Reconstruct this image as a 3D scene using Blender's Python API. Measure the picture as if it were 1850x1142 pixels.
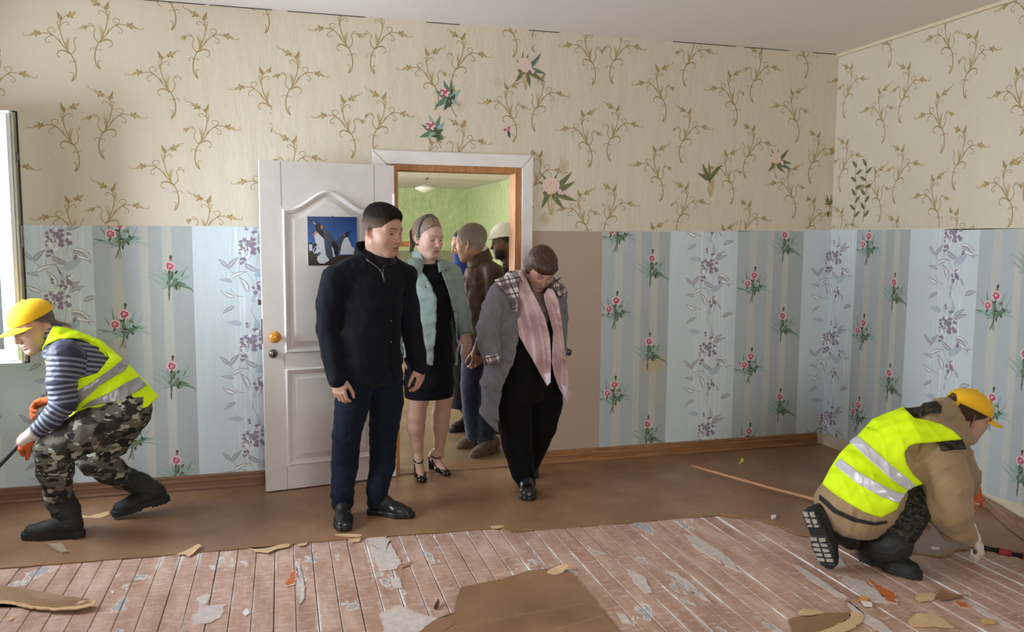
import bpy, math, random
import numpy as np
from mathutils import Vector, Matrix

for _o in list(bpy.data.objects):
    bpy.data.objects.remove(_o)
SC = bpy.context.scene
COL = SC.collection
random.seed(7)

# ---------------------------------------------------------------- camera
CAM_F, YAW, PITCH, ROLL = 1466.5, 0.2761, 0.0976, 0.0067
CAM_O = np.array([0.0, -5.2034, 1.5613])
_cp, _sp = math.cos(PITCH), math.sin(PITCH)
C_F = np.array([math.sin(YAW) * _cp, math.cos(YAW) * _cp, -_sp])
_r0 = np.array([math.cos(YAW), -math.sin(YAW), 0.0])
_u0 = np.cross(_r0, C_F)
C_R = math.cos(ROLL) * _r0 + math.sin(ROLL) * _u0
C_U = -math.sin(ROLL) * _r0 + math.cos(ROLL) * _u0
cam_d = bpy.data.cameras.new('camera')
cam = bpy.data.objects.new('camera', cam_d)
COL.objects.link(cam)
cam.matrix_world = Matrix(((C_R[0], C_U[0], -C_F[0], CAM_O[0]), (C_R[1], C_U[1], -C_F[1], CAM_O[1]),
                           (C_R[2], C_U[2], -C_F[2], CAM_O[2]), (0, 0, 0, 1)))
cam_d.sensor_width = 36.0
cam_d.lens = CAM_F / 1850.0 * 36.0
cam_d.clip_start = 0.05
SC.camera = cam

# ---------------------------------------------------------------- world, daylight, exposure
SC.view_settings.view_transform = 'Standard'
SC.view_settings.look = 'None'
SC.view_settings.exposure = 0.0
SC.view_settings.gamma = 1.0
SC.view_settings.use_curve_mapping = False
world = bpy.data.worlds.new('overcast_sky')
SC.world = world
world.use_nodes = True
_bg = world.node_tree.nodes['Background']
_bg.inputs[0].default_value = (0.88, 0.94, 1.0, 1)
_bg.inputs[1].default_value = 1.0


def daylight(name, loc, rot, sx, sy, power, colour):
    l = bpy.data.lights.new(name, 'AREA')
    l.shape = 'RECTANGLE'
    l.size, l.size_y, l.energy, l.color = sx, sy, power, colour
    o = bpy.data.objects.new(name, l)
    o.location, o.rotation_euler = loc, rot
    COL.objects.link(o)
    return o


# overcast daylight entering through the room's own windows; the hall lamps are added at unseen openings
PI = math.pi
daylight('window_daylight_1', (-2.30, -0.96, 1.55), (0, -PI / 2 + 0.24, 0), 1.28, 1.27, 205, (0.80, 0.90, 1.0))
daylight('window_daylight_2', (-2.30, -3.52, 1.55), (0, -PI / 2 + 0.24, 0), 1.28, 1.64, 40, (1.0, 0.975, 0.95))
daylight('window_daylight_3', (0.9, -6.97, 1.55), (PI / 2 - 0.06, 0, 0), 2.28, 1.28, 150, (1.0, 0.95, 0.88))
daylight('hall_fill', (-2.85, 5.0, 1.4), (0, -PI / 2, 0), 1.15, 4.0, 520, (1.0, 0.99, 0.95))  # added lamp to brighten the hall; no window is seen there
daylight('hall_fill_near', (-2.85, 1.7, 1.4), (0, -PI / 2, 0), 1.15, 1.6, 60, (1.0, 0.99, 0.95))  # second added lamp, for the near end of the hall


# a pixel of the 1850x1142 survey photograph -> the place it shows on a real plane
def ray(px, py):
    return C_F + C_R * ((px - 925) / CAM_F) - C_U * ((py - 571) / CAM_F)


def at(px, py, y):
    v = ray(px, py)
    return CAM_O + v * ((y - CAM_O[1]) / v[1])


def fl(px, py, z=0.0):
    v = ray(px, py)
    return CAM_O + v * ((z - CAM_O[2]) / v[2])


def rw(px, py, x=3.94):
    v = ray(px, py)
    return CAM_O + v * ((x - CAM_O[0]) / v[0])


def mpp(P):                       # metres per photo pixel at a point
    return float((np.asarray(P) - CAM_O) @ C_F) / CAM_F


# ---------------------------------------------------------------- materials
def lin(c):
    out = []
    for v in c[:3]:
        v = v / 255.0
        out.append(v / 12.92 if v <= 0.04045 else ((v + 0.055) / 1.055) ** 2.4)
    return (*out, 1.0)


class NT:
    def __init__(self, name):
        self.m = bpy.data.materials.new(name)
        self.m.use_nodes = True
        self.t = self.m.node_tree
        self.b = self.t.nodes['Principled BSDF']

    def n(self, kind, **kw):
        x = self.t.nodes.new('ShaderNode' + kind)
        for k, v in kw.items():
            setattr(x, k, v)
        return x

    def l(self, a, b):
        self.t.links.new(a, b)

    def val(self, node, i, v):
        if hasattr(v, 'is_output') or isinstance(v, bpy.types.NodeSocket):
            self.l(v, node.inputs[i])
        else:
            node.inputs[i].default_value = v

    def math(self, op, a, b=0.0, clamp=False):
        x = self.n('Math', operation=op, use_clamp=clamp)
        self.val(x, 0, a)
        self.val(x, 1, b)
        return x.outputs[0]

    def mix(self, f, a, b, blend='MIX'):
        x = self.n('Mix', data_type='RGBA', blend_type=blend)
        self.val(x, 0, f)
        self.val(x, 6, a)
        self.val(x, 7, b)
        return x.outputs[2]

    def coord(self, kind='Object', scale=(1, 1, 1), loc=(0, 0, 0)):
        tc = self.n('TexCoord')
        mp = self.n('Mapping')
        mp.inputs['Scale'].default_value = scale
        mp.inputs['Location'].default_value = loc
        self.l(tc.outputs[kind], mp.inputs[0])
        return mp.outputs[0]

    def wpos(self, scale=(1, 1, 1), loc=(0, 0, 0)):
        g = self.n('NewGeometry')
        mp = self.n('Mapping')
        mp.inputs['Scale'].default_value = scale
        mp.inputs['Location'].default_value = loc
        self.l(g.outputs['Position'], mp.inputs[0])
        return mp.outputs[0]

    def noise(self, vec, scale, detail=3.0, rough=0.55):
        x = self.n('TexNoise')
        self.l(vec, x.inputs['Vector'])
        x.inputs['Scale'].default_value = scale
        x.inputs['Detail'].default_value = detail
        x.inputs['Roughness'].default_value = rough
        return x.outputs['Fac']

    def ramp(self, f, stops, interp='LINEAR'):
        x = self.n('ValToRGB')
        r = x.color_ramp
        r.interpolation = interp
        while len(r.elements) < len(stops):
            r.elements.new(0.5)
        for e, (p, c) in zip(r.elements, stops):
            e.position = p
            e.color = c if len(c) == 4 else (*c, 1)
        self.l(f, x.inputs[0])
        return x.outputs[0]

    def step(self, f, lo, hi):
        x = self.n('MapRange', interpolation_type='SMOOTHSTEP')
        self.val(x, 0, f)
        x.inputs[1].default_value, x.inputs[2].default_value = lo, hi
        return x.outputs[0]

    def bump(self, h, strength=0.3, dist=0.01, prev=None):
        x = self.n('Bump')
        x.inputs['Strength'].default_value = strength
        x.inputs['Distance'].default_value = dist
        self.l(h, x.inputs['Height'])
        if prev is not None:
            self.l(prev, x.inputs['Normal'])
        self.l(x.outputs[0], self.b.inputs['Normal'])
        return x.outputs[0]

    def out(self, col=None, rough=None, spec=None, metal=None):
        for k, v in (('Base Color', col), ('Roughness', rough), ('Specular IOR Level', spec), ('Metallic', metal)):
            if v is not None:
                if isinstance(v, bpy.types.NodeSocket):
                    self.l(v, self.b.inputs[k])
                else:
                    self.b.inputs[k].default_value = v
        return self.m


_MC = {}


def simple(name, c, rough=0.7, var=0.12, scale=30.0, bump=0.0, bdist=0.004, spec=0.4, metal=0.0, stretch=(1, 1, 1), sheen=0.0):
    """plain coloured surface with a little grain"""
    if name in _MC:
        return _MC[name]
    t = NT(name)
    v = t.coord('Object', stretch)
    nz = t.noise(v, scale, 4.0)
    L = lin(c)
    a = tuple(x * (1 - var) for x in L[:3]) + (1,)
    b = tuple(min(1, x * (1 + var)) for x in L[:3]) + (1,)
    t.out(t.mix(nz, a, b), rough, spec, metal)
    if bump:
        t.bump(nz, bump, bdist)
    if sheen:
        t.b.inputs['Sheen Weight'].default_value = sheen
    _MC[name] = t.m
    return t.m


# ---------------------------------------------------------------- mesh building
class MB:
    """collects polygons, builds one mesh object"""

    def __init__(self):
        self.v, self.f, self.mi = [], [], []

    def poly(self, pts, m=0):
        i = len(self.v)
        self.v += [tuple(map(float, p)) for p in pts]
        self.f.append(tuple(range(i, i + len(pts))))
        self.mi.append(m)

    def add(self, vs, fs, m=0):
        i = len(self.v)
        self.v += [tuple(map(float, p)) for p in vs]
        for q in fs:
            self.f.append(tuple(i + k for k in q))
            self.mi.append(m)

    def box(self, lo, hi, m=0, mat=None):
        x0, y0, z0 = lo
        x1, y1, z1 = hi
        vs = [(x0, y0, z0), (x1, y0, z0), (x1, y1, z0), (x0, y1, z0), (x0, y0, z1), (x1, y0, z1), (x1, y1, z1), (x0, y1, z1)]
        if mat is not None:
            vs = [tuple(mat @ Vector(p)) for p in vs]
        self.add(vs, [(0, 3, 2, 1), (4, 5, 6, 7), (0, 1, 5, 4), (1, 2, 6, 5), (2, 3, 7, 6), (3, 0, 4, 7)], m)

    def prism(self, pts, z0, z1, m=0, mside=None):
        """pts: outline (x, y) counter-clockwise, or (x, y, dz)"""
        n = len(pts)
        d = [(p[2] if len(p) > 2 else 0.0) for p in pts]
        vs = [(p[0], p[1], z0 + e) for p, e in zip(pts, d)] + [(p[0], p[1], z1 + e) for p, e in zip(pts, d)]
        self.add(vs, [tuple(range(n, 2 * n)), tuple(range(n - 1, -1, -1))], m)
        self.add(vs, [(i, (i + 1) % n, n + (i + 1) % n, n + i) for i in range(n)], m if mside is None else mside)

    def sweep(self, path, prof, m=0, cap=True):
        """profile [(u,v)] swept along a straight/poly path with given frames [(P,U,V)]"""
        n = len(prof)
        vs = []
        for P, U, V in path:
            for u, v in prof:
                vs.append(np.asarray(P) + u * np.asarray(U) + v * np.asarray(V))
        fs = []
        for k in range(len(path) - 1):
            for i in range(n):
                j = (i + 1) % n
                fs.append((k * n + i, k * n + j, (k + 1) * n + j, (k + 1) * n + i))
        if cap:
            fs.append(tuple(range(n - 1, -1, -1)))
            fs.append(tuple(range((len(path) - 1) * n, len(path) * n)))
        self.add(vs, fs, m)

    def tube(self, pts, rad, seg=10, m=0):
        pts = [np.asarray(p, float) for p in pts]
        rr = rad if hasattr(rad, '__len__') else [rad] * len(pts)
        path = []
        for i, p in enumerate(pts):
            t = pts[min(i + 1, len(pts) - 1)] - pts[max(i - 1, 0)]
            t /= np.linalg.norm(t)
            a = np.array([0, 0, 1.0]) if abs(t[2]) < 0.9 else np.array([1.0, 0, 0])
            U = np.cross(t, a)
            U /= np.linalg.norm(U)
            V = np.cross(t, U)
            path.append((p, U * rr[i], V * rr[i]))
        prof = [(math.cos(2 * PI * k / seg), math.sin(2 * PI * k / seg)) for k in range(seg)]
        self.sweep(path, prof, m)

    def lathe(self, prof, seg=24, m=0, mat=None):
        vs, fs = [], []
        for r, z in prof:
            for k in range(seg):
                a = 2 * PI * k / seg
                vs.append((r * math.cos(a), r * math.sin(a), z))
        if mat is not None:
            vs = [tuple(mat @ Vector(p)) for p in vs]
        for i in range(len(prof) - 1):
            for k in range(seg):
                j = (k + 1) % seg
                fs.append((i * seg + k, i * seg + j, (i + 1) * seg + j, (i + 1) * seg + k))
        fs.append(tuple(range(seg - 1, -1, -1)))
        fs.append(tuple(range((len(prof) - 1) * seg, len(prof) * seg)))
        self.add(vs, fs, m)

    def build(self, name, mats, parent=None, smooth=False):
        me = bpy.data.meshes.new(name)
        me.from_pydata(self.v, [], self.f)
        for m in (mats if isinstance(mats, (list, tuple)) else [mats]):
            me.materials.append(m)
        me.polygons.foreach_set('material_index', self.mi)
        if smooth:
            me.polygons.foreach_set('use_smooth', [True] * len(self.f))
        me.validate()
        me.update()
        return link(name, me, parent)


def link(name, me, parent=None):
    o = bpy.data.objects.new(name, me)
    COL.objects.link(o)
    if parent is not None:
        o.parent = parent
        o.matrix_parent_inverse = parent.matrix_world.inverted()
    return o


def empty(name, loc=(0, 0, 0), rot=(0, 0, 0)):
    o = bpy.data.objects.new(name, None)
    o.empty_display_size = 0.1
    o.location, o.rotation_euler = loc, rot
    COL.objects.link(o)
    bpy.context.view_layer.update()
    return o


def tag(o, label=None, cat=None, group=None, kind=None):
    if label:
        o['label'] = label
    if cat:
        o['category'] = cat
    if group:
        o['group'] = group
    if kind:
        o['kind'] = kind
    return o


def bevel(o, w=0.003, seg=2):
    b = o.modifiers.new('bevel', 'BEVEL')
    b.width, b.segments, b.limit_method = w, seg, 'ANGLE'
    return o
# ================================================================ the setting
XL, XR, YF, HC = -1.90, 3.94, -6.60, 2.90        # left wall, right wall, front wall (behind the camera), ceiling
DX0, DX1, DH = 0.672, 1.535, 2.02                # door opening in wall_back (y 0 .. 0.14)
WT = 0.14


def paper_mat(name, c, stripes=None, fine=0.0, wrinkle=0.25, stain=None):
    """printed wallpaper; local x = metres from the strip's left edge"""
    t = NT(name)
    v = t.coord('Object')
    base = lin(c)
    nz = t.noise(v, 3.0, 4.0)
    col = t.mix(nz, tuple(x * 0.93 for x in base[:3]) + (1,), tuple(min(1, x * 1.05) for x in base[:3]) + (1,))
    sx = t.n('SeparateXYZ')
    t.l(v, sx.inputs[0])
    if stripes:
        w = t.math('ADD', sx.outputs[0], t.math('MULTIPLY', t.math('SUBTRACT', t.noise(v, 9.0, 2.0), 0.5), 0.006))
        rp = t.ramp(t.math('DIVIDE', w, 0.53), [(p, lin(cc)) for p, cc in stripes])
        col = t.mix(0.88, col, rp)
    if fine:
        f = t.coord('Object', (1, 1, 0.012))
        ln = t.step(t.noise(f, 190.0, 2.0), 0.50, 0.62)
        band = t.step(t.math('ABSOLUTE', t.math('SUBTRACT', sx.outputs[0], 0.33)), 0.17, 0.10)
        side = t.math('MULTIPLY', t.math('MULTIPLY', ln, band), fine)
        col = t.mix(side, col, lin((232, 238, 243)))
    if stain:
        for (px, pz, r, cc, amt) in stain:
            dx = t.math('SUBTRACT', sx.outputs[0], px)
            dz = t.math('SUBTRACT', sx.outputs[2], pz)
            dd = t.math('SQRT', t.math('ADD', t.math('MULTIPLY', dx, dx), t.math('MULTIPLY', dz, dz)))
            dd = t.math('ADD', dd, t.math('MULTIPLY', t.math('SUBTRACT', t.noise(v, 14.0, 5.0), 0.5), r * 1.6))
            col = t.mix(t.math('MULTIPLY', t.step(dd, r, r * 0.2), amt), col, lin(cc))
            sp = t.step(t.noise(v, 85.0, 3.0), 0.66, 0.72)
            col = t.mix(t.math('MULTIPLY', t.math('MULTIPLY', sp, t.step(dd, r * 0.9, r * 0.4)), amt), col, lin((70, 62, 50)))
    t.out(col, 0.62, 0.3)
    wv = t.coord('Object', (1, 1, 0.35))
    h = t.math('ADD', t.math('MULTIPLY', t.noise(wv, 7.0, 4.0), 1.0), t.math('MULTIPLY', t.noise(v, 160.0, 3.0), 0.06))
    t.bump(h, wrinkle, 0.02)
    return t.m


M_PLASTER = simple('bare_plaster', (205, 190, 165), 0.9, 0.22, 18, 0.5, 0.01)
M_CEIL = simple('ceiling_whitewash', (226, 218, 210), 0.9, 0.03, 40, 0.12, 0.004)
M_WALLSHELL = simple('wall_render', (214, 207, 192), 0.9, 0.06, 12, 0.2)
M_DARK = simple('sub_floor_dirt', (30, 24, 20), 0.95, 0.3, 30)

# ---- shells of the walls
b = MB()
b.box((XL - 0.3, 0, 0), (DX0, WT, HC))
b.box((DX1, 0, 0), (XR + 0.2, WT, HC))
b.box((DX0, 0, DH), (DX1, WT, HC))
wall_back = tag(b.build('wall_back', M_WALLSHELL), kind='structure')
b = MB()
b.box((XR, YF, 0), (XR + 0.2, 0, HC))
wall_right = tag(b.build('wall_right', M_WALLSHELL), kind='structure')
WIN = [(-1.60, -0.32, 0.90, 2.19), (-4.35, -2.70, 0.90, 2.19)]     # (y0, y1, z0, z1) openings in wall_left
b = MB()
ys = [YF, WIN[1][0], WIN[1][1], WIN[0][0], WIN[0][1], 0.0]
for k in range(0, 5, 2):
    b.box((XL - 0.3, ys[k], 0), (XL, ys[k + 1], HC))
for (y0, y1, z0, z1) in WIN:
    b.box((XL - 0.3, y0, 0), (XL, y1, z0))
    b.box((XL - 0.3, y0, z1), (XL, y1, HC))
tag(b.build('wall_left', M_WALLSHELL), kind='structure')
b = MB()
W3 = (-0.25, 2.05, 0.9, 2.19)
b.box((XL - 0.3, YF - 0.3, 0), (W3[0], YF, HC))
b.box((W3[1], YF - 0.3, 0), (XR + 0.2, YF, HC))
b.box((W3[0], YF - 0.3, 0), (W3[1], YF, W3[2]))
b.box((W3[0], YF - 0.3, W3[3]), (W3[1], YF, HC))
tag(b.build('wall_front', M_WALLSHELL), kind='structure')
b = MB()
b.box((XL - 0.3, YF - 0.3, HC), (XR + 0.2, WT, HC + 0.1))
tag(b.build('ceiling', M_CEIL), kind='structure')

# ---- windows: white frames, thin glass, one sash of window_1 swung into the room
t = NT('window_glass')
gl = t.n('BsdfGlossy')
gl.inputs['Roughness'].default_value = 0.02
tr = t.n('BsdfTransparent')
tr.inputs[0].default_value = (0.93, 0.935, 0.93, 1)
fr = t.n('Fresnel')
fr.inputs[0].default_value = 1.6
mx = t.n('MixShader')
t.l(fr.outputs[0], mx.inputs[0])
t.l(tr.outputs[0], mx.inputs[1])
t.l(gl.outputs[0], mx.inputs[2])
t.l(mx.outputs[0], t.t.nodes['Material Output'].inputs[0])
M_GLASS = t.m
M_PVC = simple('white_window_plastic', (236, 238, 238), 0.35, 0.03, 20)
M_GASKET = simple('black_rubber_gasket', (22, 22, 24), 0.6, 0.1, 30)
M_EDGE = simple('grey_beige_sash_edge', (150, 146, 128), 0.5, 0.25, 25)  # side of the sash, a darker grey-beige than the frame
M_STEEL = simple('dull_steel', (120, 120, 118), 0.35, 0.1, 30, metal=0.9)


def frame_bars(b, w, h, t_, d, m=0):
    b.box((0, 0, 0), (t_, d, h), m)
    b.box((w - t_, 0, 0), (w, d, h), m)
    b.box((t_, 0, 0), (w - t_, d, t_), m)
    b.box((t_, 0, h - t_), (w - t_, d, h), m)


for k in range(3):
    if k < 2:
        y0, y1, z0, z1 = WIN[k]
        w, h = y1 - y0, z1 - z0
        root = empty('window_%d' % (k + 1), (XL - 0.20, y0, z0), (0, 0, PI / 2))
    else:
        w, h = W3[1] - W3[0], W3[3] - W3[2]
        root = empty('window_3', (W3[0], YF - 0.2, W3[2]))
    tag(root, kind='structure')
    b = MB()
    frame_bars(b, w, h, 0.05, 0.06)
    b.box((w / 2 - 0.03, 0, 0.05), (w / 2 + 0.03, 0.06, h - 0.05))
    f = b.build('window_frame', M_PVC)
    f.parent = root
    for s in ((0, 1) if k else (0,)):
        b = MB()
        x0 = 0.05 + s * (w / 2 - 0.02)
        b.box((x0, 0.025, 0.05), (x0 + w / 2 - 0.08, 0.033, h - 0.05))
        g = b.build('window_pane', M_GLASS)
        g.parent = root
    b = MB()
    b.box((-0.04, -0.26 if k < 2 else 0.0, -0.03), (w + 0.04, 0.0 if k < 2 else 0.26, 0.0))
    g = b.build('window_sill', M_PVC)
    g.parent = root
# the open sash of window_1: hinged on the jamb near wall_back, standing into the room
SASH_W, SASH_H = 0.555, 1.335
win1 = bpy.data.objects['window_1']
sroot = empty('window_sash', (XL + 0.012, -0.325, 0.865), (0, 0, math.radians(-0.5)))
sroot.parent = win1
bpy.context.view_layer.update()
sroot.matrix_parent_inverse = win1.matrix_world.inverted()


def sash_part(b, name, m):
    o = b.build(name, m)
    o.parent = sroot
    return bevel(o, 0.003)


b = MB()
frame_bars(b, SASH_W - 0.022, SASH_H, 0.075, 0.058)
b.box((SASH_W - 0.10, -0.012, 0.02), (SASH_W - 0.035, 0.0, SASH_H - 0.02))
sash_part(b, 'sash_frame', M_PVC)
b = MB()
b.box((SASH_W - 0.022, 0.004, 0.012), (SASH_W - 0.006, 0.050, SASH_H - 0.012))
sash_part(b, 'sash_edge', M_EDGE)
b = MB()
b.box((SASH_W - 0.008, 0.046, 0.0), (SASH_W, 0.060, SASH_H))
b.box((0.0, 0.050, -0.006), (SASH_W, 0.060, 0.002))
b.box((SASH_W - 0.06, 0.050, SASH_H - 0.003), (SASH_W, 0.060, SASH_H + 0.004))
sash_part(b, 'gasket', M_GASKET)
b = MB()
b.box((0.07, 0.02, 0.07), (SASH_W - 0.09, 0.028, SASH_H - 0.07))
o = b.build('sash_pane', M_GLASS)
o.parent = sroot
b = MB()
b.box((SASH_W - 0.006, 0.014, 0.62), (SASH_W + 0.004, 0.040, 0.74))
b.box((SASH_W - 0.006, 0.018, 1.08), (SASH_W + 0.003, 0.036, 1.12))
b.box((SASH_W - 0.006, 0.018, 0.12), (SASH_W + 0.003, 0.036, 0.16))
sash_part(b, 'lock_bolt', M_STEEL)

# ---------------------------------------------------------------- wallpaper prints (flat printed figures on the paper)
INK = {}
for nm, c in dict(gold=(158, 136, 92), goldlight=(180, 160, 116), green=(102, 124, 106), greendark=(72, 84, 66), teal=(146, 168, 162),
                  pink=(176, 84, 102), pinklight=(220, 190, 190), blush=(220, 196, 174), lilac=(146, 130, 154), white=(228, 231, 233),
                  greyleaf=(178, 190, 204), plum=(150, 138, 146), stemgrey=(182, 190, 196), olive=(116, 118, 82), brown=(150, 120, 80)).items():
    INK[nm] = simple('ink_' + nm, c, 0.65, 0.16, 60, spec=0.25)
INKN = list(INK)


def cr(pts, n=5):
    """Catmull-Rom through 2D points"""
    P = [np.array(p, float) for p in pts]
    P = [2 * P[0] - P[1]] + P + [2 * P[-1] - P[-2]]
    out = []
    for i in range(1, len(P) - 2):
        for k in range(n):
            u = k / n
            out.append(0.5 * (2 * P[i] + (P[i + 1] - P[i - 1]) * u + (2 * P[i - 1] - 5 * P[i] + 4 * P[i + 1] - P[i + 2]) * u * u
                              + (3 * P[i] - P[i - 1] - 3 * P[i + 1] + P[i + 2]) * u ** 3))
    out.append(P[-2])
    return out


class Motif:
    def __init__(self):
        self.p = []                       # (list of 2D points, ink, layer, figure number)
        self.k = 0

    def ribbon(self, pts, w0, w1, ink, n=5, lay=0):
        c = cr(pts, n) if len(pts) > 2 else [np.array(p, float) for p in pts]
        L = []
        for i, q in enumerate(c):
            t = c[min(i + 1, len(c) - 1)] - c[max(i - 1, 0)]
            t = t / (np.linalg.norm(t) + 1e-9)
            w = (w0 + (w1 - w0) * i / (len(c) - 1)) / 2
            L.append((q + w * np.array([-t[1], t[0]]), q - w * np.array([-t[1], t[0]])))
        self.k += 1
        for i in range(len(L) - 1):
            self.p.append(([L[i][1], L[i + 1][1], L[i + 1][0], L[i][0]], ink, lay, self.k))

    def leaf(self, p, ang, ln, wd, ink, bend=0.0, lay=0, n=5, vein=None):
        p = np.array(p, float)
        a = math.radians(ang)
        ctr, lo, hi = [], [], []
        for i in range(n + 1):
            u = i / n
            aa = a + bend * u
            c = p + ln * u * np.array([math.cos(aa), math.sin(aa)])
            w = wd / 2 * math.sin(PI * min(1, 0.06 + u * 0.94) ** 0.8) if i < n else 0.0005
            nn = np.array([-math.sin(aa), math.cos(aa)])
            lo.append(c - nn * w)
            hi.append(c + nn * w)
            ctr.append(c)
        self.k += 1
        for i in range(n):
            self.p.append(([lo[i], lo[i + 1], hi[i + 1], hi[i]], ink, lay, self.k))
        if vein:
            self.ribbon(ctr[:-1], wd * 0.12, wd * 0.05, vein, 1, lay + 1)

    def blob(self, p, r, ink, n=8, lay=2, j=0.25, sy=1.0, rnd=random):
        self.k += 1
        self.p.append(([np.array(p) + r * (1 + rnd.uniform(-j, j)) * np.array([math.cos(2 * PI * k / n), sy * math.sin(2 * PI * k / n)]) for k in range(n)], ink, lay, self.k))

    def outline_leaf(self, p, ang, ln, wd, ink, fill, bend=0.0):
        self.leaf(p, ang, ln, wd, ink, bend, 0)
        self.leaf(np.array(p) + 0.004 * np.array([math.cos(math.radians(ang)), math.sin(math.radians(ang))]), ang, ln * 0.86, wd * 0.62, fill, bend, 1)

    def put(self, mb, X, Z, s=1.0, flip=False, clip=None, depth=0.0009):
        """write into a strip mesh (local x right, z up, front at -y)"""
        fx = -s if flip else s
        rank = {f: i for i, (l_, f) in enumerate(sorted({(e[2], e[3]) for e in self.p}))}
        for pts, ink, lay, fig in self.p:
            q = [(X + fx * a[0], Z + s * a[1]) for a in pts]
            if clip:
                cx = [min(max(u[0], clip[0]), clip[1]) for u in q]
                cz = [min(max(u[1], clip[2]), clip[3]) for u in q]
                if max(cx) - min(cx) < 1e-5 or max(cz) - min(cz) < 1e-5:
                    continue
                q = list(zip(cx, cz))
            if flip:
                q = q[::-1]
            mb.poly([(a, -depth - 0.00002 * rank[fig], z) for a, z in q], INKN.index(ink) + 1)


def vine():
    m = Motif()
    s, ox, oy = 1 / 816.0, 740.0, 415.0
    T = lambda L: [((x - ox) * s, -(y - oy) * s) for x, y in L]
    R = lambda L, a, b_, ink='gold', n=4: m.ribbon(T(L), a, b_, ink, n)
    R([(797, 578), (812, 560), (818, 525), (813, 488), (797, 455), (770, 424), (742, 388), (716, 370), (688, 368), (664, 372)], .0075, .004)
    R([(797, 578), (803, 562), (806, 548), (799, 537), (790, 541)], .007, .0025)
    R([(813, 490), (822, 482), (833, 485), (837, 493), (829, 497)], .004, .0025)
    R([(812, 492), (800, 486), (792, 490), (795, 497)], .004, .0025)
    R([(797, 455), (772, 442), (752, 443), (741, 456), (746, 470), (757, 474)], .010, .003)
    R([(752, 443), (745, 446), (741, 456), (743, 464)], .006, .004, 'goldlight')
    m.leaf(T([(783, 447)])[0], 98, .088, .017, 'goldlight', -0.35)
    R([(783, 442), (778, 415), (780, 395), (789, 374)], .003, .002)
    R([(788, 440), (772, 405), (760, 365), (758, 335), (764, 308), (780, 290), (800, 284)], .006, .003)
    m.leaf(T([(752, 352)])[0], 72, .045, .010, 'goldlight', 0.5)
    R([(760, 330), (772, 318), (787, 312), (796, 318), (792, 327), (784, 324)], .0045, .0025)
    R([(762, 318), (752, 312), (746, 318), (750, 326)], .004, .0025)
    R([(740, 386), (724, 372), (709, 360), (709, 348), (722, 342), (735, 348), (734, 360), (724, 362)], .005, .0025)
    R([(725, 374), (708, 384), (696, 396), (701, 409), (712, 408), (712, 399)], .005, .0025)
    R([(770, 424), (758, 402), (752, 388)], .004, .003)
    R([(800, 456), (815, 438), (818, 415), (812, 395), (822, 383), (842, 384), (856, 392)], .005, .003)
    R([(818, 386), (826, 374), (836, 374), (838, 381)], .004, .002)
    # three blossoms and one bud
    for (x, y, an, k) in ((664, 370, 190, 1.0), (800, 283, 22, 1.0), (852, 391, -25, 0.75)):
        p = T([(x, y)])[0]
        for da, ln, wd in ((0, .052, .017), (55, .026, .012), (-55, .026, .012), (150, .02, .012), (-150, .02, .010), (18, .036, .012)):
            m.leaf(p, an + da, ln * k, wd * k, 'goldlight' if da in (0, 18) else 'gold', 0.25 if da == 0 else 0, 1)
        e = np.array(p) + .05 * k * np.array([math.cos(math.radians(an + 8)), math.sin(math.radians(an + 8))])
        d = np.array([math.cos(math.radians(an)), math.sin(math.radians(an))])
        u = np.array([0, 1.0])
        m.ribbon([e, e + d * .018 * k, e + d * .026 * k + u * .010 * k, e + d * .020 * k + u * .016 * k], .004 * k, .002, 'gold', 3)
    p = T([(766, 308)])[0]
    m.leaf(p, 118, .058, .016, 'gold', -0.1, 1)
    m.leaf(p, 140, .032, .012, 'goldlight', 0, 1)
    m.leaf(p, 92, .028, .010, 'gold', 0, 1)
    return m


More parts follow.
